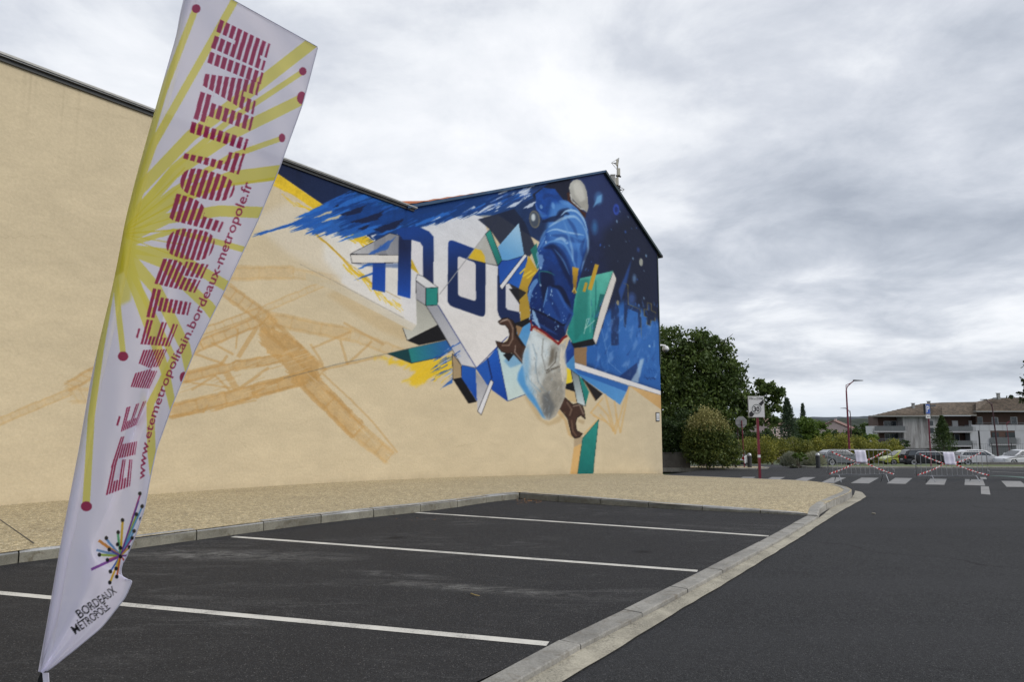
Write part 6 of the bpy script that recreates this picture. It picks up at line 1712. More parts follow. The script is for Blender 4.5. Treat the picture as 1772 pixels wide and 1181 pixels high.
def tree(name, px_, Y, blobs_px, n, size, mat, label, cat='tree', seed=1, group=None, trunk=None, clump=.16, shell=.55, dep=.75, gz=.2, tips=None, zoff=0.0, nclump=None, r0=.16, crown='crown', topmat=None, topn=0, topz=.5):
    """blobs in traced units (centre x, y, half width, half height), at distance Y"""
    b = Vector((atY(px_, 790, Y).x, Y, zy(Y) + zoff))
    o = empty(name, b, label, cat, group)
    bl = []
    for (x, y, rx, ry, *dd) in blobs_px:
        p = atY(x, y, Y); k = Y / F
        bl.append((p.x - b.x, dd[0] if dd else 0.0, p.z - b.z, rx * k, max(rx, ry) * k * dep, ry * k))
    P, tone = scatter(bl, n, seed, clump, shell, nclump)
    P[:, 2] = np.maximum(P[:, 2], .03)
    if topmat:
        z0 = (max(q[2] + q[5] for q in bl)) * topz
        s = P[:, 2] + RS.normal(size=len(P)) * .25 > z0
        link('tip_growth', leaf_mesh('tip_growth', P[s], size * .9, seed + 5, tone[s], gz=gz), topmat, o)
        P, tone = P[~s], tone[~s]
    link(crown, leaf_mesh(crown, P, size, seed, tone, gz=gz), mat, o)
    if trunk:
        tp_ = [(q[0] * .85, q[1], q[2] + q[5] * .25) for q in bl] if tips is None else tips
        limbs(trunk, tp_[:9], r0, o)
    else:
        m = MB()
        for k in range(5): m.tube([(random.uniform(-.1, .1), 0, -.1), (bl[0][0] + random.uniform(-.5, .5) * bl[0][3], 0, bl[0][2] + random.uniform(-.1, .5) * bl[0][5])], .025, 5, .01)
        m.build('stems', M_BARK, o)
    return o

walnut = [(1120, 610, 42, 44), (1160, 600, 34, 38), (1205, 604, 30, 38), (1238, 612, 30, 34), (1190, 650, 56, 50), (1140, 670, 50, 60), (1245, 655, 46, 44), (1278, 684, 34, 36), (1210, 700, 60, 44), (1262, 716, 40, 34), (1302, 708, 24, 32),
          (1326, 676, 22, 18), (1336, 690, 18, 26), (1318, 722, 26, 20), (1340, 716, 12, 16), (1268, 634, 14, 14), (1180, 735, 60, 34)]
tree('walnut_tree', 1215, 51, walnut, 42000, .25, L_WALNUT, 'big dark green broadleaf tree rising beyond the painted building, one limb above the zone sign', seed=3, trunk=2.2, clump=.19, shell=.35, dep=.9, gz=.5, r0=.32, nclump=640)
o = tree('shrub', 1165, 46, [(1160, 762, 28, 40), (1188, 750, 20, 40), (1140, 755, 30, 40), (1175, 785, 26, 20)], 11000, .17, L_DARK, 'dark green shrub behind the low concrete wall next to the painted building', 'shrub', 5, clump=.17)
tree('shrub', 1226, 44, [(1224, 742, 30, 36), (1245, 768, 28, 30), (1208, 770, 26, 30), (1232, 790, 42, 18), (1262, 784, 22, 20), (1215, 758, 26, 34)], 24000, .135, L_VARI, 'large rounded shrub with cream tipped leaves on top in front of the dark tree', 'shrub', 6, clump=.17, shell=.5, nclump=900, topmat=L_VTOP, topz=.66)
tree('shrub', 1272, 45.6, [(1270, 799, 12, 6), (1284, 802, 8, 3)], 900, .10, L_BRIGHT, 'small green ground shrub at the foot of the octagonal sign', 'shrub', 8)
# low concrete wall
wv = empty('low_wall', Vector((atY(1167, 800, 45).x, 45, zy(45))), 'low grey concrete wall between the painted building and the rounded shrub', 'wall')
m = MB(); m.box(-3.2, 1.0, -.12, .12, -.2, .95); m.build('wall', M_WALLC, wv, .01)
m = MB(); m.box(-3.25, 1.05, -.15, .15, .952, 1.02); m.build('coping', M_WALLC, wv, .01)
# hedge bushes
hb = [(1262, 779, 16, 19), (1288, 776, 16, 20), (1306, 778, 15, 21), (1328, 775, 17, 19), (1352, 774, 17, 18), (1374, 776, 16, 17), (1394, 777, 15, 15), (1415, 772, 15, 17), (1437, 771, 16, 17), (1458, 768, 17, 18), (1484, 773, 16, 17), (1506, 776, 17, 18), (1528, 780, 17, 16), (1546, 777, 16, 16)]
hl_ = ['first clipped yellow green bush of the hedge row, beside the rounded shrub', 'clipped yellow green bush of the hedge directly behind the octagonal sign post', 'clipped bush of the hedge row just left of the zone sign post', 'clipped bush of the hedge row just right of the zone sign post',
       'clipped hedge bush left of the silver shrubs', 'clipped hedge bush behind the left end of the silver shrubs', 'clipped hedge bush behind the middle of the silver shrubs', 'clipped hedge bush behind the right end of the silver shrubs', 'yellow green hedge bush behind the grey car roof',
       'tall yellow green hedge bush just left of the tall lamp post', 'yellow green hedge bush just right of the tall lamp post', 'yellow green hedge bush left of the apartment balconies', 'yellow green hedge bush below the apartment balconies', 'last yellow hedge bush above the lime hatchback']
for k, ((x, y, rx, ry), lb) in enumerate(zip(hb, hl_)):
    tree('hedge_bush', x, 78 + (k % 3) * 1.2, [(x, y + (k * 7 % 5) - 2, rx * .78, ry), (x + 2, y + 7, rx * .86, ry), (x, y + 15, rx * .7, ry * .8)], 3800, .16, L_HEDGE, lb, 'bush', 20 + k, 'yellow green hedge bushes beyond the junction', clump=.2, shell=.62, nclump=260)
# silver shrubs
for k, (x, y, rx, ry, lb) in enumerate([(1368, 783, 19, 15, 'silvery grey shrub on the lawn island, left of the two'), (1408, 785, 22, 15, 'silvery grey shrub on the lawn island behind the right bollard')]):
    Yk = 50.5; b = Vector((atY(x, 790, Yk).x, Yk, zy(Yk)))
    o = empty('silver_shrub', b, lb, 'shrub', 'silver shrubs on the lawn island')
    r = np.random.RandomState(50 + k); n = 3000; kk = Yk / F
    th = r.uniform(0, 2 * math.pi, n); el = r.uniform(.15, 1.5, n); f = r.uniform(.55, 1.05, n)
    P = np.stack([np.cos(th) * np.cos(el) * rx * kk * f, np.sin(th) * np.cos(el) * rx * kk * f, np.sin(el) * 1.45 * ry * kk * f + .08], 1)
    d = P / np.linalg.norm(P, axis=1)[:, None]; s = np.cross(d, r.normal(size=(n, 3))); s /= np.linalg.norm(s, axis=1)[:, None]
    L_ = .13
    V = np.stack([P - d * L_ - s * .012, P - d * L_ + s * .012, P + d * L_], 1).reshape(-1, 3)
    me = mesh('spikes', V, [(3 * i, 3 * i + 1, 3 * i + 2) for i in range(n)])
    a_ = me.attributes.new('tint', 'FLOAT', 'POINT'); a_.data.foreach_set('value', np.repeat(r.rand(n), 3).astype(np.float32))
    link('spikes', me, L_LAV, o)
    P, tone = scatter([(0, 0, .25, rx * kk * .8, rx * kk * .7, ry * kk * .9)], 1200, 60 + k); P[:, 2] = np.maximum(P[:, 2], .02)
    link('foliage', leaf_mesh('foliage', P, .12, 9, tone * .5), L_LAV, o)
tree('shrub', 1382, 48.8, [(1382, 790, 11, 7), (1390, 793, 8, 5)], 1000, .12, L_BRIGHT, 'small fresh green shrub between the two silver shrubs', 'shrub', 71)
# trees behind the hedge
def conifer(name, px_, Y, ytop, ybot, w, n, label, seed, mat=L_CONI, size=.3, group=None, tip=.08):
    b = Vector((atY(px_, 790, Y).x, Y, zy(Y)))
    o = empty(name, b, label, 'tree', group)
    zt_ = atY(px_, ytop, Y).z - b.z; zb = max(.1, atY(px_, ybot, Y).z - b.z); k = Y / F
    r = np.random.RandomState(seed)
    t = r.rand(n) ** .62
    tier = np.floor((1 - t) * 16 + r.rand(n) * .7) / 16
    R_ = (w * k) * (tip + (1 - tip) * np.clip(1 - (1 - tier), 0, 1)) * r.uniform(.35, 1.08, n)
    th = r.uniform(0, 2 * math.pi, n); R_ = R_ * (1 + .28 * np.sin(th * 5 + tier * 30 + seed))
    z = zb + (zt_ - zb) * (1 - tier) + r.normal(size=n) * (zt_ - zb) * .018 - R_ * .12
    P = np.stack([R_ * np.cos(th), R_ * np.sin(th), z], 1)
    link('crown', leaf_mesh('crown', P, size, seed, r.rand(n) * .7 + .3 * np.sin(th * 3) ** 2, aspect=3.0), mat, o)
    m = MB(); m.tube([(0, 0, -.3), (0, 0, zt_ - .1)], .16, 7, .02); m.build('trunk', M_BARK, o)
    return o
conifer('conifer_tree', 1366, 92, 692, 776, 23, 6500, 'blue green conifer behind the hedge, just right of the zone sign', 80, tip=.12)
conifer('cypress_tree', 1393, 120, 700, 760, 9, 1600, 'narrow dark cypress tip poking above the trees behind the hedge', 81, size=.34, tip=.2)
tree('tree', 1400, 96, [(1396, 742, 20, 24), (1416, 752, 20, 20), (1382, 756, 14, 16), (1430, 762, 14, 12)], 7000, .30, L_BRIGHT, 'leafy mid green tree behind the hedge, right of the conifer', seed=82, trunk=1.2, clump=.17, group='trees behind the hedge')
tree('tree', 1336, 90, [(1322, 762, 24, 16), (1344, 766, 20, 14), (1300, 764, 20, 14)], 4200, .28, L_DARK, 'low dark tree behind the hedge below the pink roofed houses', seed=83, trunk=.8, group='trees behind the hedge')
tree('tree', 1268, 90, [(1262, 752, 26, 20), (1290, 750, 20, 16), (1240, 748, 24, 24)], 4200, .28, L_DARK, 'dark tree behind the hedge beneath the big walnut canopy', seed=84, trunk=.8, group='trees behind the hedge')
for k, (x, y, rx, ry, Y, mt, lb) in enumerate([(1450, 762, 22, 10, 150, L_DARK, 'dark low tree beyond the hedge left of the tall lamp'), (1438, 756, 18, 9, 200, L_DARK, 'dark tree below the pink gabled house'), (1480, 757, 22, 12, 170, L_DARK, 'dark tree beyond the hedge right of the tall lamp'),
                                         (1502, 764, 16, 12, 130, L_BRIGHT, 'mid green tree left of the lower apartment balconies'), (1414, 747, 16, 9, 260, L_DARK, 'distant dark tree left of the pink gabled house'), (1470, 746, 20, 8, 300, L_DARK, 'distant dark tree behind the tall lamp post'),
                                         (1504, 744, 18, 10, 280, L_DARK, 'distant dark tree left of the apartment roof'), (1352, 756, 20, 8, 220, L_DARK, 'distant dark tree between the conifer and the pink houses'), (1310, 758, 22, 9, 220, L_DARK, 'distant dark tree left of the pink houses')]):
    tree('tree', x, Y, [(x, y, rx, ry), (x - rx * .5, y + 3, rx * .6, ry * .8), (x + rx * .5, y + 2, rx * .6, ry * .8)], 2600, Y * .0033, mt, lb, seed=90 + k, trunk=1.0, clump=.15, group='trees in the valley')
conifer('small_tree', 1634, 100, 722, 783, 23, 7500, 'conical dark green tree in front of the apartment block', 86, L_DARK, .26, tip=.10)
tree('shrub', 1563, 96, [(1560, 770, 14, 9), (1550, 774, 10, 8)], 1300, .2, L_DARK, 'dark shrub in front of the lower balconies', 'shrub', 110)
tree('shrub', 1655, 95, [(1653, 789, 13, 8), (1665, 793, 12, 6)], 1200, .2, L_DARK, 'dark shrub beside the conical tree behind the right barrier', 'shrub', 111)
# maple whose outer branches reach into the picture on the right
mb_ = Vector((23.2, 24.2, zy(24.2) + .02))
mp_ = empty('maple_tree', mb_, 'dark leafy branches of a broadleaf tree entering at the right edge', 'tree')
bl = []
for (x, y, rx, ry) in ((1768, 664, 12, 10), (1758, 684, 13, 6), (1778, 690, 16, 11), (1785, 640, 18, 20), (1800, 670, 24, 22), (1830, 640, 40, 40), (1880, 600, 60, 60), (1940, 560, 80, 60), (1900, 680, 60, 30), (1990, 640, 70, 60)):
    p = atY(x, y, 24.2); k = 24.2 / F; bl.append((p.x - mb_.x, 0, p.z - mb_.z, rx * k, rx * k, ry * k))
P, tone = scatter(bl, 9000, 120, .22, .2, 420)
link('crown', leaf_mesh('crown', P, .115, 121, tone, aspect=1.25), L_MAPLE, mp_)
m = MB(); m.tube([(bl[6][0] + 2.2, 0, -.3), (bl[6][0] + 2.1, 0, 1.2), (bl[6][0] + 1.9, 0, 2.6)], .17, 8, .13); m.build('trunk', M_BARK, mp_)
for q in bl:
    m = MB(); f0 = Vector((bl[6][0] + 1.9, 0, 2.5)); T_ = Vector(q[:3]); m.tube([f0, f0.lerp(T_, .5) + Vector((0, 0, .25)), T_], .05, 6, .008); m.build('branch', M_BARK, mp_)

# ================================================================== FAR HOUSES
def house(name, px_, Y, w, d, hw, hr, label, rot=0.0, wall=M_PINKW, roof=M_OTILE, pyb=None):
    b = Vector((atY(px_, 750, Y).x, Y, atY(px_, pyb, Y).z))
    o = empty(name, b, label, 'house', 'houses in the valley', rot)
    m = MB(); m.box(-w / 2, w / 2, -d / 2, d / 2, -6, hw); m.build('wall', wall, o)
    m = MB(); m.prism([(-d / 2, hw + .005), (d / 2, hw + .005), (0, hw + hr - .02)], -w / 2 + .02, w / 2 - .02, lambda y, z, x: Vector((x, y, z))); m.build('gable', wall, o)
    for s in (-1, 1):
        m = MB(); m.add([(-w / 2 - .4, s * (d / 2 + .5), hw - .05), (w / 2 + .4, s * (d / 2 + .5), hw - .05), (w / 2 + .4, 0, hw + hr + .1), (-w / 2 - .4, 0, hw + hr + .1), (-w / 2 - .4, s * (d / 2 + .5), hw + .15), (w / 2 + .4, s * (d / 2 + .5), hw + .15), (w / 2 + .4, 0, hw + hr + .35), (-w / 2 - .4, 0, hw + hr + .35)],
                        [(0, 1, 2, 3), (4, 5, 6, 7), (0, 1, 5, 4), (1, 2, 6, 5), (2, 3, 7, 6), (3, 0, 4, 7)]); m.build('roof', roof, o)
    for k in range(2):
        m = MB(); x = -w * .22 + k * w * .44; m.box(x - .5, x + .5, -d / 2 - .03, -d / 2 + .05, hw * .35, hw * .78); m.build('window', M_GLASS, o)
    m = MB(); m.box(-.35, .35, -.35, .35, hw + hr * .6, hw + hr + .9); m.build('chimney', wall, o)
M_PROOF = rooftile('pinkish roof tile', (.13, .07, .06), (.19, .11, .09), (.25, .15, .13))
house('house', 1322, 190, 7, 9, 3.2, 1.7, 'pink walled house with brown roof, leftmost of the valley pair by the zone sign', .6, roof=M_PROOF, pyb=757)
house('house', 1336, 200, 7, 9, 3.4, 1.8, 'pink walled house with brown roof, right of the valley pair by the zone sign', .5, roof=M_PROOF, pyb=758)
house('house', 1447, 230, 11, 9, 3.0, 2.2, 'pale pink gabled house in the valley left of the tall lamp post', 1.0, roof=M_PROOF, pyb=757)
house('house', 1436, 330, 12, 9, 3.2, 1.8, 'low distant pinkish house behind the gabled one', .2, roof=M_PROOF, pyb=752)

# ================================================================== APARTMENT BLOCK
YA = 140.0
def ax(x): return atY(x, 740, YA).x
def az(y): return atY(1640, y, YA).z
A0 = Vector((ax(1640), YA, zy(YA)))
apb = empty('apartment_block', A0, 'three storey apartment block with tiled hip roof, balconies and a white panelled end', 'building')
def ab(name, x0, x1, y0, y1, f, bk, mat, bev=0.0, parent=None):
    """box between traced x0..x1 and y0..y1 (y0 upper), front at depth f and back at bk"""
    m = MB(); p_, q_ = atY(x0, y1, YA + f), atY(x1, y0, YA + f); m.box(p_.x - A0.x, q_.x - A0.x, f, bk, p_.z - A0.z, q_.z - A0.z); return m.build(name, mat, parent or apb, bev)
XR = 1850
def P3_(x, y, d): p = atY(x, y, YA + d); return Vector((p.x - A0.x, d, p.z - A0.z))
M_METALR = plain('balcony rail', (.20, .21, .22), .4, .4, .1, 5)
M_SLAB = plain('balcony slab', (.36, .36, .38), .8, 0, .08, 2)
M_BSHEET = plain('frosted balustrade', (.13, .14, .15), .3, .1, .1, 3)
m = MB(); q0, q1 = P3_(1519, 720.6, 2.0), P3_(XR, 800, 2.0)
m.prism([(q0.x, 2.0), (q1.x, 2.0), (q1.x, 14), (q0.x + 4.2, 14)], q1.z, q0.z, lambda x, y, z: Vector((x, y, z))); m.build('wall', M_BROWN, apb)
ab('fin_wall', 1512.5, 1517.5, 738, 800, -.3, 2.2, M_SIGNW)
ab('side_wall', 1565.5, 1627, 722, 776.5, -.3, 2.1, M_STAIN)
ab('plinth', 1519, 1690, 776.6, 800, .2, 2.1, M_CHAR)
ab('gutter', 1506.5, 1628, 719.5, 721.6, -1.2, -.4, M_GALV); ab('gutter', 1630, 1690, 718.5, 720.2, -1.2, -.4, M_GALV); ab('gutter', 1689, XR, 711.5, 713.2, -1.4, -.5, M_GALV)
ab('upper_wall', 1690, XR, 713.4, 737, .6, 2.1, M_BROWN)
# roof: a long hip with a front slope
def P3(x, y, d): p = atY(x, y, YA + d); return Vector((p.x - A0.x, d, p.z - A0.z))
def roofpart(q, name='roof'):
    m = MB(); k = len(q); lo = [v - Vector((0, 0, .18)) for v in q]
    m.add(q + lo, [tuple(range(k)), tuple(range(2 * k - 1, k - 1, -1))] + [(i, (i + 1) % k, (i + 1) % k + k, i + k) for i in range(k)])
    m.build(name, M_TILE, apb)
zr = lambda y: az(y) - A0.z
roofpart([P3(1506, 720.5, -1.1), P3(1630, 719.4, -1.1), P3(1630, 697, 6.5), P3(1596, 699, 6.5)])
roofpart([P3(1630, 718.2, -1.0), P3(1690, 717.6, -1.0), P3(1690, 696, 6.5), P3(1630, 697, 6.5)])
roofpart([P3(1688.5, 711.2, -1.3), P3(XR, 710.8, -1.3), P3(XR, 686.5, 6.5), P3(1719, 689.5, 6.5), P3(1689, 696, 4.6)])
roofpart([P3(1506, 720.5, -1.1), P3(1596, 699, 6.5), P3(1510, 720.5, 14)])
# rows of tiles running across the slopes
m = MB()
for k in range(11):
    t = (k + .5) / 11; a = P3(1506, 720.5, -1.1).lerp(P3(1596, 699, 6.5), t); b = P3(1690, 717.6, -1.0).lerp(P3(1690, 696, 6.5), t)
    m.tube([a + Vector((0, 0, .03)), b + Vector((0, 0, .03))], .05, 4)
    a = P3(1688.5, 711.2, -1.3).lerp(P3(1719, 689, 6.5), t); b = P3(XR, 710.8, -1.3).lerp(P3(XR, 686.5, 6.5), t)
    m.tube([a + Vector((0, 0, .03)), b + Vector((0, 0, .03))], .05, 4)
o = m.build('tile_rows', M_TILE, apb); o['kind'] = 'stuff'
for (x, y0, y1) in ((1581.5, 698, 708), (1608.5, 694.5, 702), (1729, 680.5, 692)):
    ab('chimney', x - 1.6, x + 1.6, y0 + 1, y1, 3.0, 3.5, M_GALV, .02); ab('chimney_cap', x - 2.4, x + 2.4, y0, y0 + .95, 2.9, 3.6, M_GALV)
ab('chimney_cap', 1724, 1732, 688.5, 691.5, 3.2, 4.2, M_GALV)
ab('skylight', 1609, 1619, 701.2, 703.8, 1.9, 2.6, M_GLASS)
# balconies
def railing(x0, x1, yt, yb, f, sheetm=None):
    ab('rail', x0, x1, yt, yt + .55, f, f + .07, M_METALR)
    if sheetm: ab('balustrade', x0 + .2, x1 - .2, yt + .9, yb - .4, f + .01, f + .04, sheetm)
    n = max(2, int((x1 - x0) / 2.2)); m = MB()
    for k in range(n + 1):
        x = x0 + (x1 - x0) * k / n; X = ax(x) - A0.x; m.box(X - .02, X + .02, f, f + .04, az(yb) - A0.z, az(yt) - A0.z)
    m.build('balusters', M_METALR, apb)
for (x0, x1) in ((1513, 1566.5),):
    for ys, yr in ((746.5, 737.5), (769.5, 759.5)):
        ab('balcony_slab', x0, x1 + 2, ys, ys + 2.4, -.9, 2.0, M_SLAB); railing(x0 + .5, x1, yr, ys, -.8, M_BSHEET if ys < 750 else None)
for (x0, x1) in ((1634, 1683),):
    for ys, yr in ((746.8, 738.0), (771.5, 763.0)):
        ab('balcony_slab', x0, x1, ys, ys + 2.4, -.9, 2.0, M_SLAB); railing(x0 + .5, x1, yr, ys, -.8, M_BSHEET)
railing(1690, XR, 732.0, 736.5, .1, None)
# window and door openings
def win(x0, x1, y0, y1, f, n=1, glass=M_GLASS, fr=M_WFRAME):
    fo = ab('window', x0, x1, y0, y1, f - .06, f + .02, fr)
    w = (x1 - x0) / n
    for k in range(n): ab('pane', x0 + k * w + w * .1, x0 + (k + 1) * w - w * .1, y0 + .7, y1 - .6, f - .09, f - .061, glass, parent=None)
win(1530, 1551, 729, 744.5, 2.0, 3); win(1553, 1558.5, 732, 744.5, 2.0); win(1532, 1555, 751, 768, 2.0, 3)
win(1648.5, 1657.5, 728.5, 745, 2.0, 1, M_SIGNW); win(1677.5, 1686.5, 728.5, 745, 2.0, 1, M_SIGNW); win(1653, 1660, 752, 770, 2.0, 1)
win(1692, 1700, 722, 735, .6, 2); win(1717, 1727, 722.5, 735, .6, 1); win(1749.5, 1760, 722, 735, .6, 1); win(1790, 1802, 722, 735, .6, 1)
win(1608, 1615.5, 728, 737.5, -.3); win(1609, 1616.5, 740, 751, -.3)
# white panelled end: single panels with a recessed opening
for (x0, x1, y0, y1) in ((1681.5, 1695, 736, 745.8), (1695.3, 1712, 736, 745.8), (1712.3, 1735, 736, 745.8), (1735.3, 1757.5, 736, 745.8), (1757.8, 1780, 736, 745.8), (1780.3, 1810, 736, 745.8), (1810.3, XR, 736, 745.8),
                         (1681.5, 1695, 746.1, 786), (1695.3, 1713.5, 746.1, 786), (1759.5, 1780, 746.1, 786), (1780.3, 1810, 746.1, 786), (1810.3, XR, 746.1, 786)):
    ab('panel', x0, x1, y0, y1, -.5, -.38, M_WHITEB, .008)
ab('inner_wall', 1681.5, XR, 735.9, 800, -.37, 1.0, M_METALR)
ab('recess_wall', 1713.6, 1759.4, 746.2, 757, -.45, -.375, M_BROWN); ab('balcony_slab', 1713.6, 1759.4, 769, 771.5, -.7, -.371, M_SLAB)
railing(1713.8, 1759.2, 758.2, 769, -.68, M_BSHEET); ab('shutter_panel', 1714.5, 1759, 771.6, 785, -.46, -.375, M_BSHEET)
ab('pane', 1741, 1756, 749, 757, -.50, -.452, M_GLASS); ab('pane', 1717, 1728, 749, 757, -.50, -.452, M_GLASS)

# wire fence in front of the block
YF = 88.0
fb = Vector((atY(1683, 780, YF).x, YF, zy(YF)))
fe = empty('wire_fence', fb, 'dark wire mesh fence in front of the white panelled end of the apartments', 'fence')
z0 = atY(1700, 800, YF).z - fb.z; z1 = atY(1700, 768, YF).z - fb.z; xL = 0; xR = atY(1850, 780, YF).x - fb.x
k = 0; x = xL
while x < xR:
    m = MB(); m.box(x - .03, x + .03, -.03, .03, -.2, z1 + .1); m.build('post', M_CHAR, fe)
    m = MB(); 
    for i in range(9): m.box(x + .05 + i * .27, x + .062 + i * .27, -.01, .002, 0.05, z1)
    for zz_ in (.1, z1 * .33, z1 * .66, z1 * .97): m.box(x, x + 2.45, -.012, -.0, zz_, zz_ + .014)
    m.build('mesh_panel', M_CHAR, fe); x += 2.5
# low kerb wall behind the parked white cars' lane
lw = empty('low_wall', Vector((atY(1760, 803, 57).x, 57, zy(57))), 'long low dark wall at the foot of the parked white cars', 'wall')
m = MB(); m.box(-3.2, 9, -.1, .1, -.2, .22); m.build('wall', M_WALLC, lw, .01)

# ================================================================== CARS
M_TRIM = plain('car trim', (.02, .02, .022), .5, 0, .1, 9)
def carpaint(name, col, rough=.3, metal=0.0):
    m, gg, b, o = newmat(name)
    b.inputs['Base Color'].default_value = (*col, 1); b.inputs['Roughness'].default_value = rough; b.inputs['Metallic'].default_value = metal
    b.inputs['Coat Weight'].default_value = .5; b.inputs['Coat Roughness'].default_value = .08
    f = gg.noise(objco(gg), 3, 4, .6); gg.link(gg.ramp(f, [(.3, tuple(c * .9 for c in col)), (.7, col)]), b.inputs['Base Color'])
    return m
def car(name, px0, px1, Y, L, H, rot, flip, mat, label, style):
    """side silhouette built nose to the left (x = 0 .. L), mirrored with flip"""
    X0, X1 = atY(px0, 790, Y).x, atY(px1, 790, Y).x
    b = Vector(((X0 + X1) / 2, Y, zy(Y) - .105))
    o = empty(name, b, label, 'car', 'cars parked beyond the junction', rot)
    s = -1 if flip else 1
    W = .84
    if style == 'hatch': body = [(0, .30), (0, .55), (.06, .70), (.30, .82), (1.05, .96), (L - .35, .98), (L - .05, .92), (L, .60), (L - .02, .30)]; cab = [(.88, .955), (1.55, H - .06), (2.0, H), (L - .75, H - .03), (L - .38, H - .22), (L - .12, .975)]
    elif style == 'estate': body = [(0, .32), (0, .58), (.06, .74), (.35, .86), (1.15, .98), (L - .3, 1.02), (L - .02, .95), (L, .60), (L - .02, .32)]; cab = [(1.02, .975), (1.72, H - .07), (2.2, H), (L - .55, H - .03), (L - .30, H - .12), (L - .06, 1.01)]
    else: body = [(0, .28), (0, .52), (.08, .66), (.40, .78), (1.15, .92), (L - .9, .95), (L - .12, .90), (L, .58), (L - .02, .28)]; cab = [(.95, .915), (1.72, H - .06), (2.15, H), (L - 1.35, H - .04), (L - .60, .945)]
    cx_ = L / 2
    def fn(k=1.0, top=None):
        def g_(x, z, t):
            yy = t * W
            if top is not None: yy = t * (W - .05 - .20 * max(0, (z - .93)) / (H - .93))
            end = min(x, L - x); yy *= 1 - .13 * max(0, 1 - end / .45) ** 2
            return Vector((s * (x - cx_), yy, z))
        return g_
    # body with wheel arches
    wr, wx = .31, (.78, L - .72)
    poly = []
    bt = body[-1][1]
    low = [(body[-1][0], bt)]
    for wx_ in (wx[1], wx[0]):
        for k in range(9):
            a = k * math.pi / 8; low.append((wx_ + (wr + .045) * math.cos(a), bt - .0 + (wr + .045) * math.sin(a) * 1.0))
    low.append((body[0][0], bt))
    poly = body[:-1] + low
    m = MB(); 
    pts = poly
    n = len(pts); ts = (-1, -.86, .86, 1)
    vs = []
    for t in ts:
        ins = 1.0 if abs(t) < .9 else 0.0
        for (x, z) in pts:
            zz_ = z if abs(t) < .9 else (z if z < .7 else .7 + (z - .7) * .80)
            xx = x if abs(t) < .9 else cx_ + (x - cx_) * .985
            vs.append(fn()(xx, zz_, t))
    fs = [(r_ * n + i, r_ * n + (i + 1) % n, (r_ + 1) * n + (i + 1) % n, (r_ + 1) * n + i) for r_ in range(3) for i in range(n)] + [tuple(range(n)), tuple(range(4 * n - 1, 3 * n - 1, -1))]
    m.add(vs, fs); m.build('body', mat, o, smooth=False)
    m = MB(); m.prism(cab, -1, 1, fn(1, True)); m.build('cabin', mat, o, .03, seg=2)
    # glazing: side panes, windscreen, rear window
    zs = .99 if style != 'saloon' else .955
    def lerp_cab(f):
        return f
    cz = [p for p in cab]
    cxm = sum(p[0] for p in cz) / len(cz)
    inn = [(cxm + (x - cxm) * .87, max(zs, .93 + (z - .93) * .86)) for x, z in cz]
    split = [cxm - .35, cxm + .55]
    for side in (-1, 1):
        cuts = [min(p[0] for p in inn)] + split + [max(p[0] for p in inn)]
        for a, c in zip(cuts[:-1], cuts[1:]):
            a += .025; c -= .025
            xs = sorted(set([a, c] + [p[0] for p in inn if a < p[0] < c]))
            def topz(x):
                ip = sorted(inn); return float(np.interp(x, [p[0] for p in ip], [p[1] for p in ip]))
            top_ = [(x, max(zs + .01, topz(x))) for x in xs]
            poly_ = top_ + [(c, zs), (a, zs)]
            mm = MB(); mm.add([fn(1, True)(x, z, side) + Vector((0, side * .012, 0)) for x, z in poly_], [tuple(range(len(poly_)))]); mm.build('side_window', M_GLASS, o)
    for (p, q, nm, dx) in ((cab[0], cab[1], 'windscreen', -.02), (cab[-1], cab[-2], 'rear_window', .02)):
        vs = []
        for t_, f in ((-.86, .08), (.86, .08), (.86, .93), (-.86, .93)):
            x = p[0] + (q[0] - p[0]) * f; z = p[1] + (q[1] - p[1]) * f
            v = fn(1, True)(x, z, t_); v.x += s * dx; v.z += .015; vs.append(v)
        mm = MB(); mm.add(vs, [(0, 1, 2, 3)]); mm.build(nm, M_GLASS, o)
    for wx_ in wx:
        for side in (-1, 1):
            wh = empty('wheel', (s * (wx_ - cx_), side * (W - .10), wr)); wh.parent = o
            pr = [(wr - .09, -.09), (wr - .02, -.10), (wr, -.06), (wr, .06), (wr - .02, .10), (wr - .09, .09)]
            t = lathe(pr, 20); t.v = [(v[0], v[2], v[1]) for v in t.v]; t.build('tyre', M_TYRE, wh)
            t = lathe([(.03, .085), (wr - .10, .10), (wr - .085, .093), (wr - .085, -.08), (.02, -.08)], 16); t.v = [(v[0], v[2] * side, v[1]) for v in t.v]; t.build('rim', M_RIM, wh)
    for side in (-1, 1):
        m = MB(); m.box(s * (.02 - cx_) - .03, s * (.02 - cx_) + .03, side * .62 - .14, side * .62 + .14, .56, .68); 
        m.build('headlight', M_LAMPW, o, .02)
        m = MB(); m.box(s * (L - .05 - cx_) - .05, s * (L - .05 - cx_) + .05, side * .66 - .10, side * .66 + .10, .66, .92); m.build('tail_light', M_LAMPR, o, .02)
        m = MB(); m.box(s * (cab[0][0] + .35 - cx_) - .06, s * (cab[0][0] + .35 - cx_) + .06, side * (W + .07) - .08, side * (W + .07) + .08, .98, 1.10); m.build('mirror', mat, o, .03)
    m = MB(); m.box(-cx_ + .12, cx_ - .12, -W * .9, W * .9, .20, .32); m.build('underbody', M_TRIM, o)
    for xx_ in (-1, 1):
        m = MB(); m.box(xx_ * cx_ * .985 - .05, xx_ * cx_ * .985 + .05, -W * .82, W * .82, .26, .42); m.build('bumper', M_TRIM if style != 'saloon' else mat, o, .03)
    m = MB(); m.box(s * (L + .008 - cx_) - .008, s * (L + .008 - cx_) + .008, -.26, .26, .52, .63); m.build('number_plate', M_SIGNW, o)
    return o
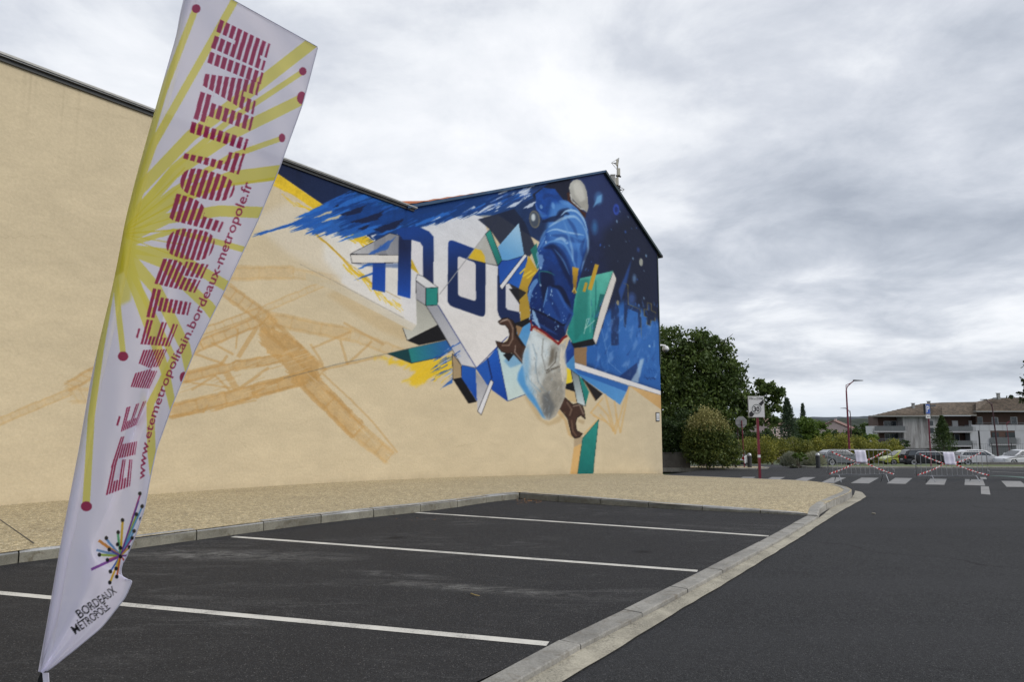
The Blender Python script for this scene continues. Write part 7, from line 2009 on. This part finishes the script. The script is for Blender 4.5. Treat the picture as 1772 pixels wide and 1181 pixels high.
PW = carpaint('white car paint', (.62, .63, .65)); PG = carpaint('grey car paint', (.20, .215, .235), .3, .4); PK = carpaint('black car paint', (.012, .013, .017)); PY = carpaint('lime yellow car paint', (.40, .44, .07))
car('car', 1424, 1482, 62, 3.9, 1.42, .10, True, PG, 'silver grey hatchback parked behind the left crowd barrier', 'hatch')
car('car', 1530, 1590, 70, 3.9, 1.48, -.06, False, PY, 'lime yellow hatchback beside the black estate car', 'hatch')
car('car', 1566, 1640, 66, 4.5, 1.52, -.10, True, PK, 'black estate car with red tail light between the two crowd barriers', 'estate')
car('car', 1660, 1724, 66, 4.0, 1.50, -.15, True, PW, 'white hatchback parked behind the right crowd barrier', 'hatch')
car('car', 1729, 1806, 64, 4.4, 1.45, .05, False, PW, 'white saloon car at the right edge in front of the wire fence', 'saloon')
car('car', 1262, 1292, 68, 3.8, 1.45, 1.15, True, PW, 'small white car peeking out behind the rounded shrub', 'hatch')

# ================================================================== SMALL LITTER
def litter(name, cx_, cy_, sx, sy, n, size, off, label, seed, mat=M_DEAD):
    r = random.Random(seed); m = MB(); c = at(cx_, cy_, off)
    for i in range(n):
        p = at(cx_ + r.gauss(0, sx), cy_ + r.gauss(0, sy), off); s = size * r.uniform(.5, 1.3); a = r.uniform(0, 6.28)
        d = Vector((math.cos(a), math.sin(a), 0)) * s; e = Vector((-math.sin(a), math.cos(a), 0)) * s * .45
        z = Vector((0, 0, .006)); h = Vector((0, 0, s * r.uniform(.1, .6)))
        q = [p - d + z, p + e + z + h * .5, p + d + z + h, p - e + z + h * .2]
        m.add(q, [(0, 1, 2, 3)])
    o = m.build(name, mat)
    return tag(o, label, 'leaves', None, 'stuff')
litter('fallen_leaves', 913, 868, 12, 2.2, 70, .035, .0, 'heap of dry brown leaves in the inner kerb corner', 1)
litter('fallen_leaves', 1090, 876, 60, 1.4, 22, .028, .0, 'dry leaves scattered along the foot of the far kerb', 2)
litter('fallen_leaves', 680, 899, 40, 3.0, 18, .022, .0, 'few dry leaves beside the left kerb near the second bay line', 3)
tw = tag(MB().tube([at(815, 1028, .01), at(822, 1030.5, .02), at(830, 1032, .01)], .006, 6, .003).build('twig', plain('twig', (.30, .22, .08), .8, 0, .2, 9)), 'small yellow brown twig lying on the middle parking bay', 'twig')
tag(MB().tube([at(1236, 991.6, ROAD + .025), at(1241, 990.6, ROAD + .025)], .010, 8).build('cigarette_butt', M_PAPER), 'tiny white scrap lying in the gutter beside the dividing kerb', 'scrap')
for (x, y) in ((1512, 889),): tag(MB().tube([at(x - 2, y, ROAD + .015), at(x + 2.5, y + .3, ROAD + .02)], .018, 6, .01).build('stone_chip', M_GUT), 'small pale stone chip lying on the open road near the pavement corner', 'stone')
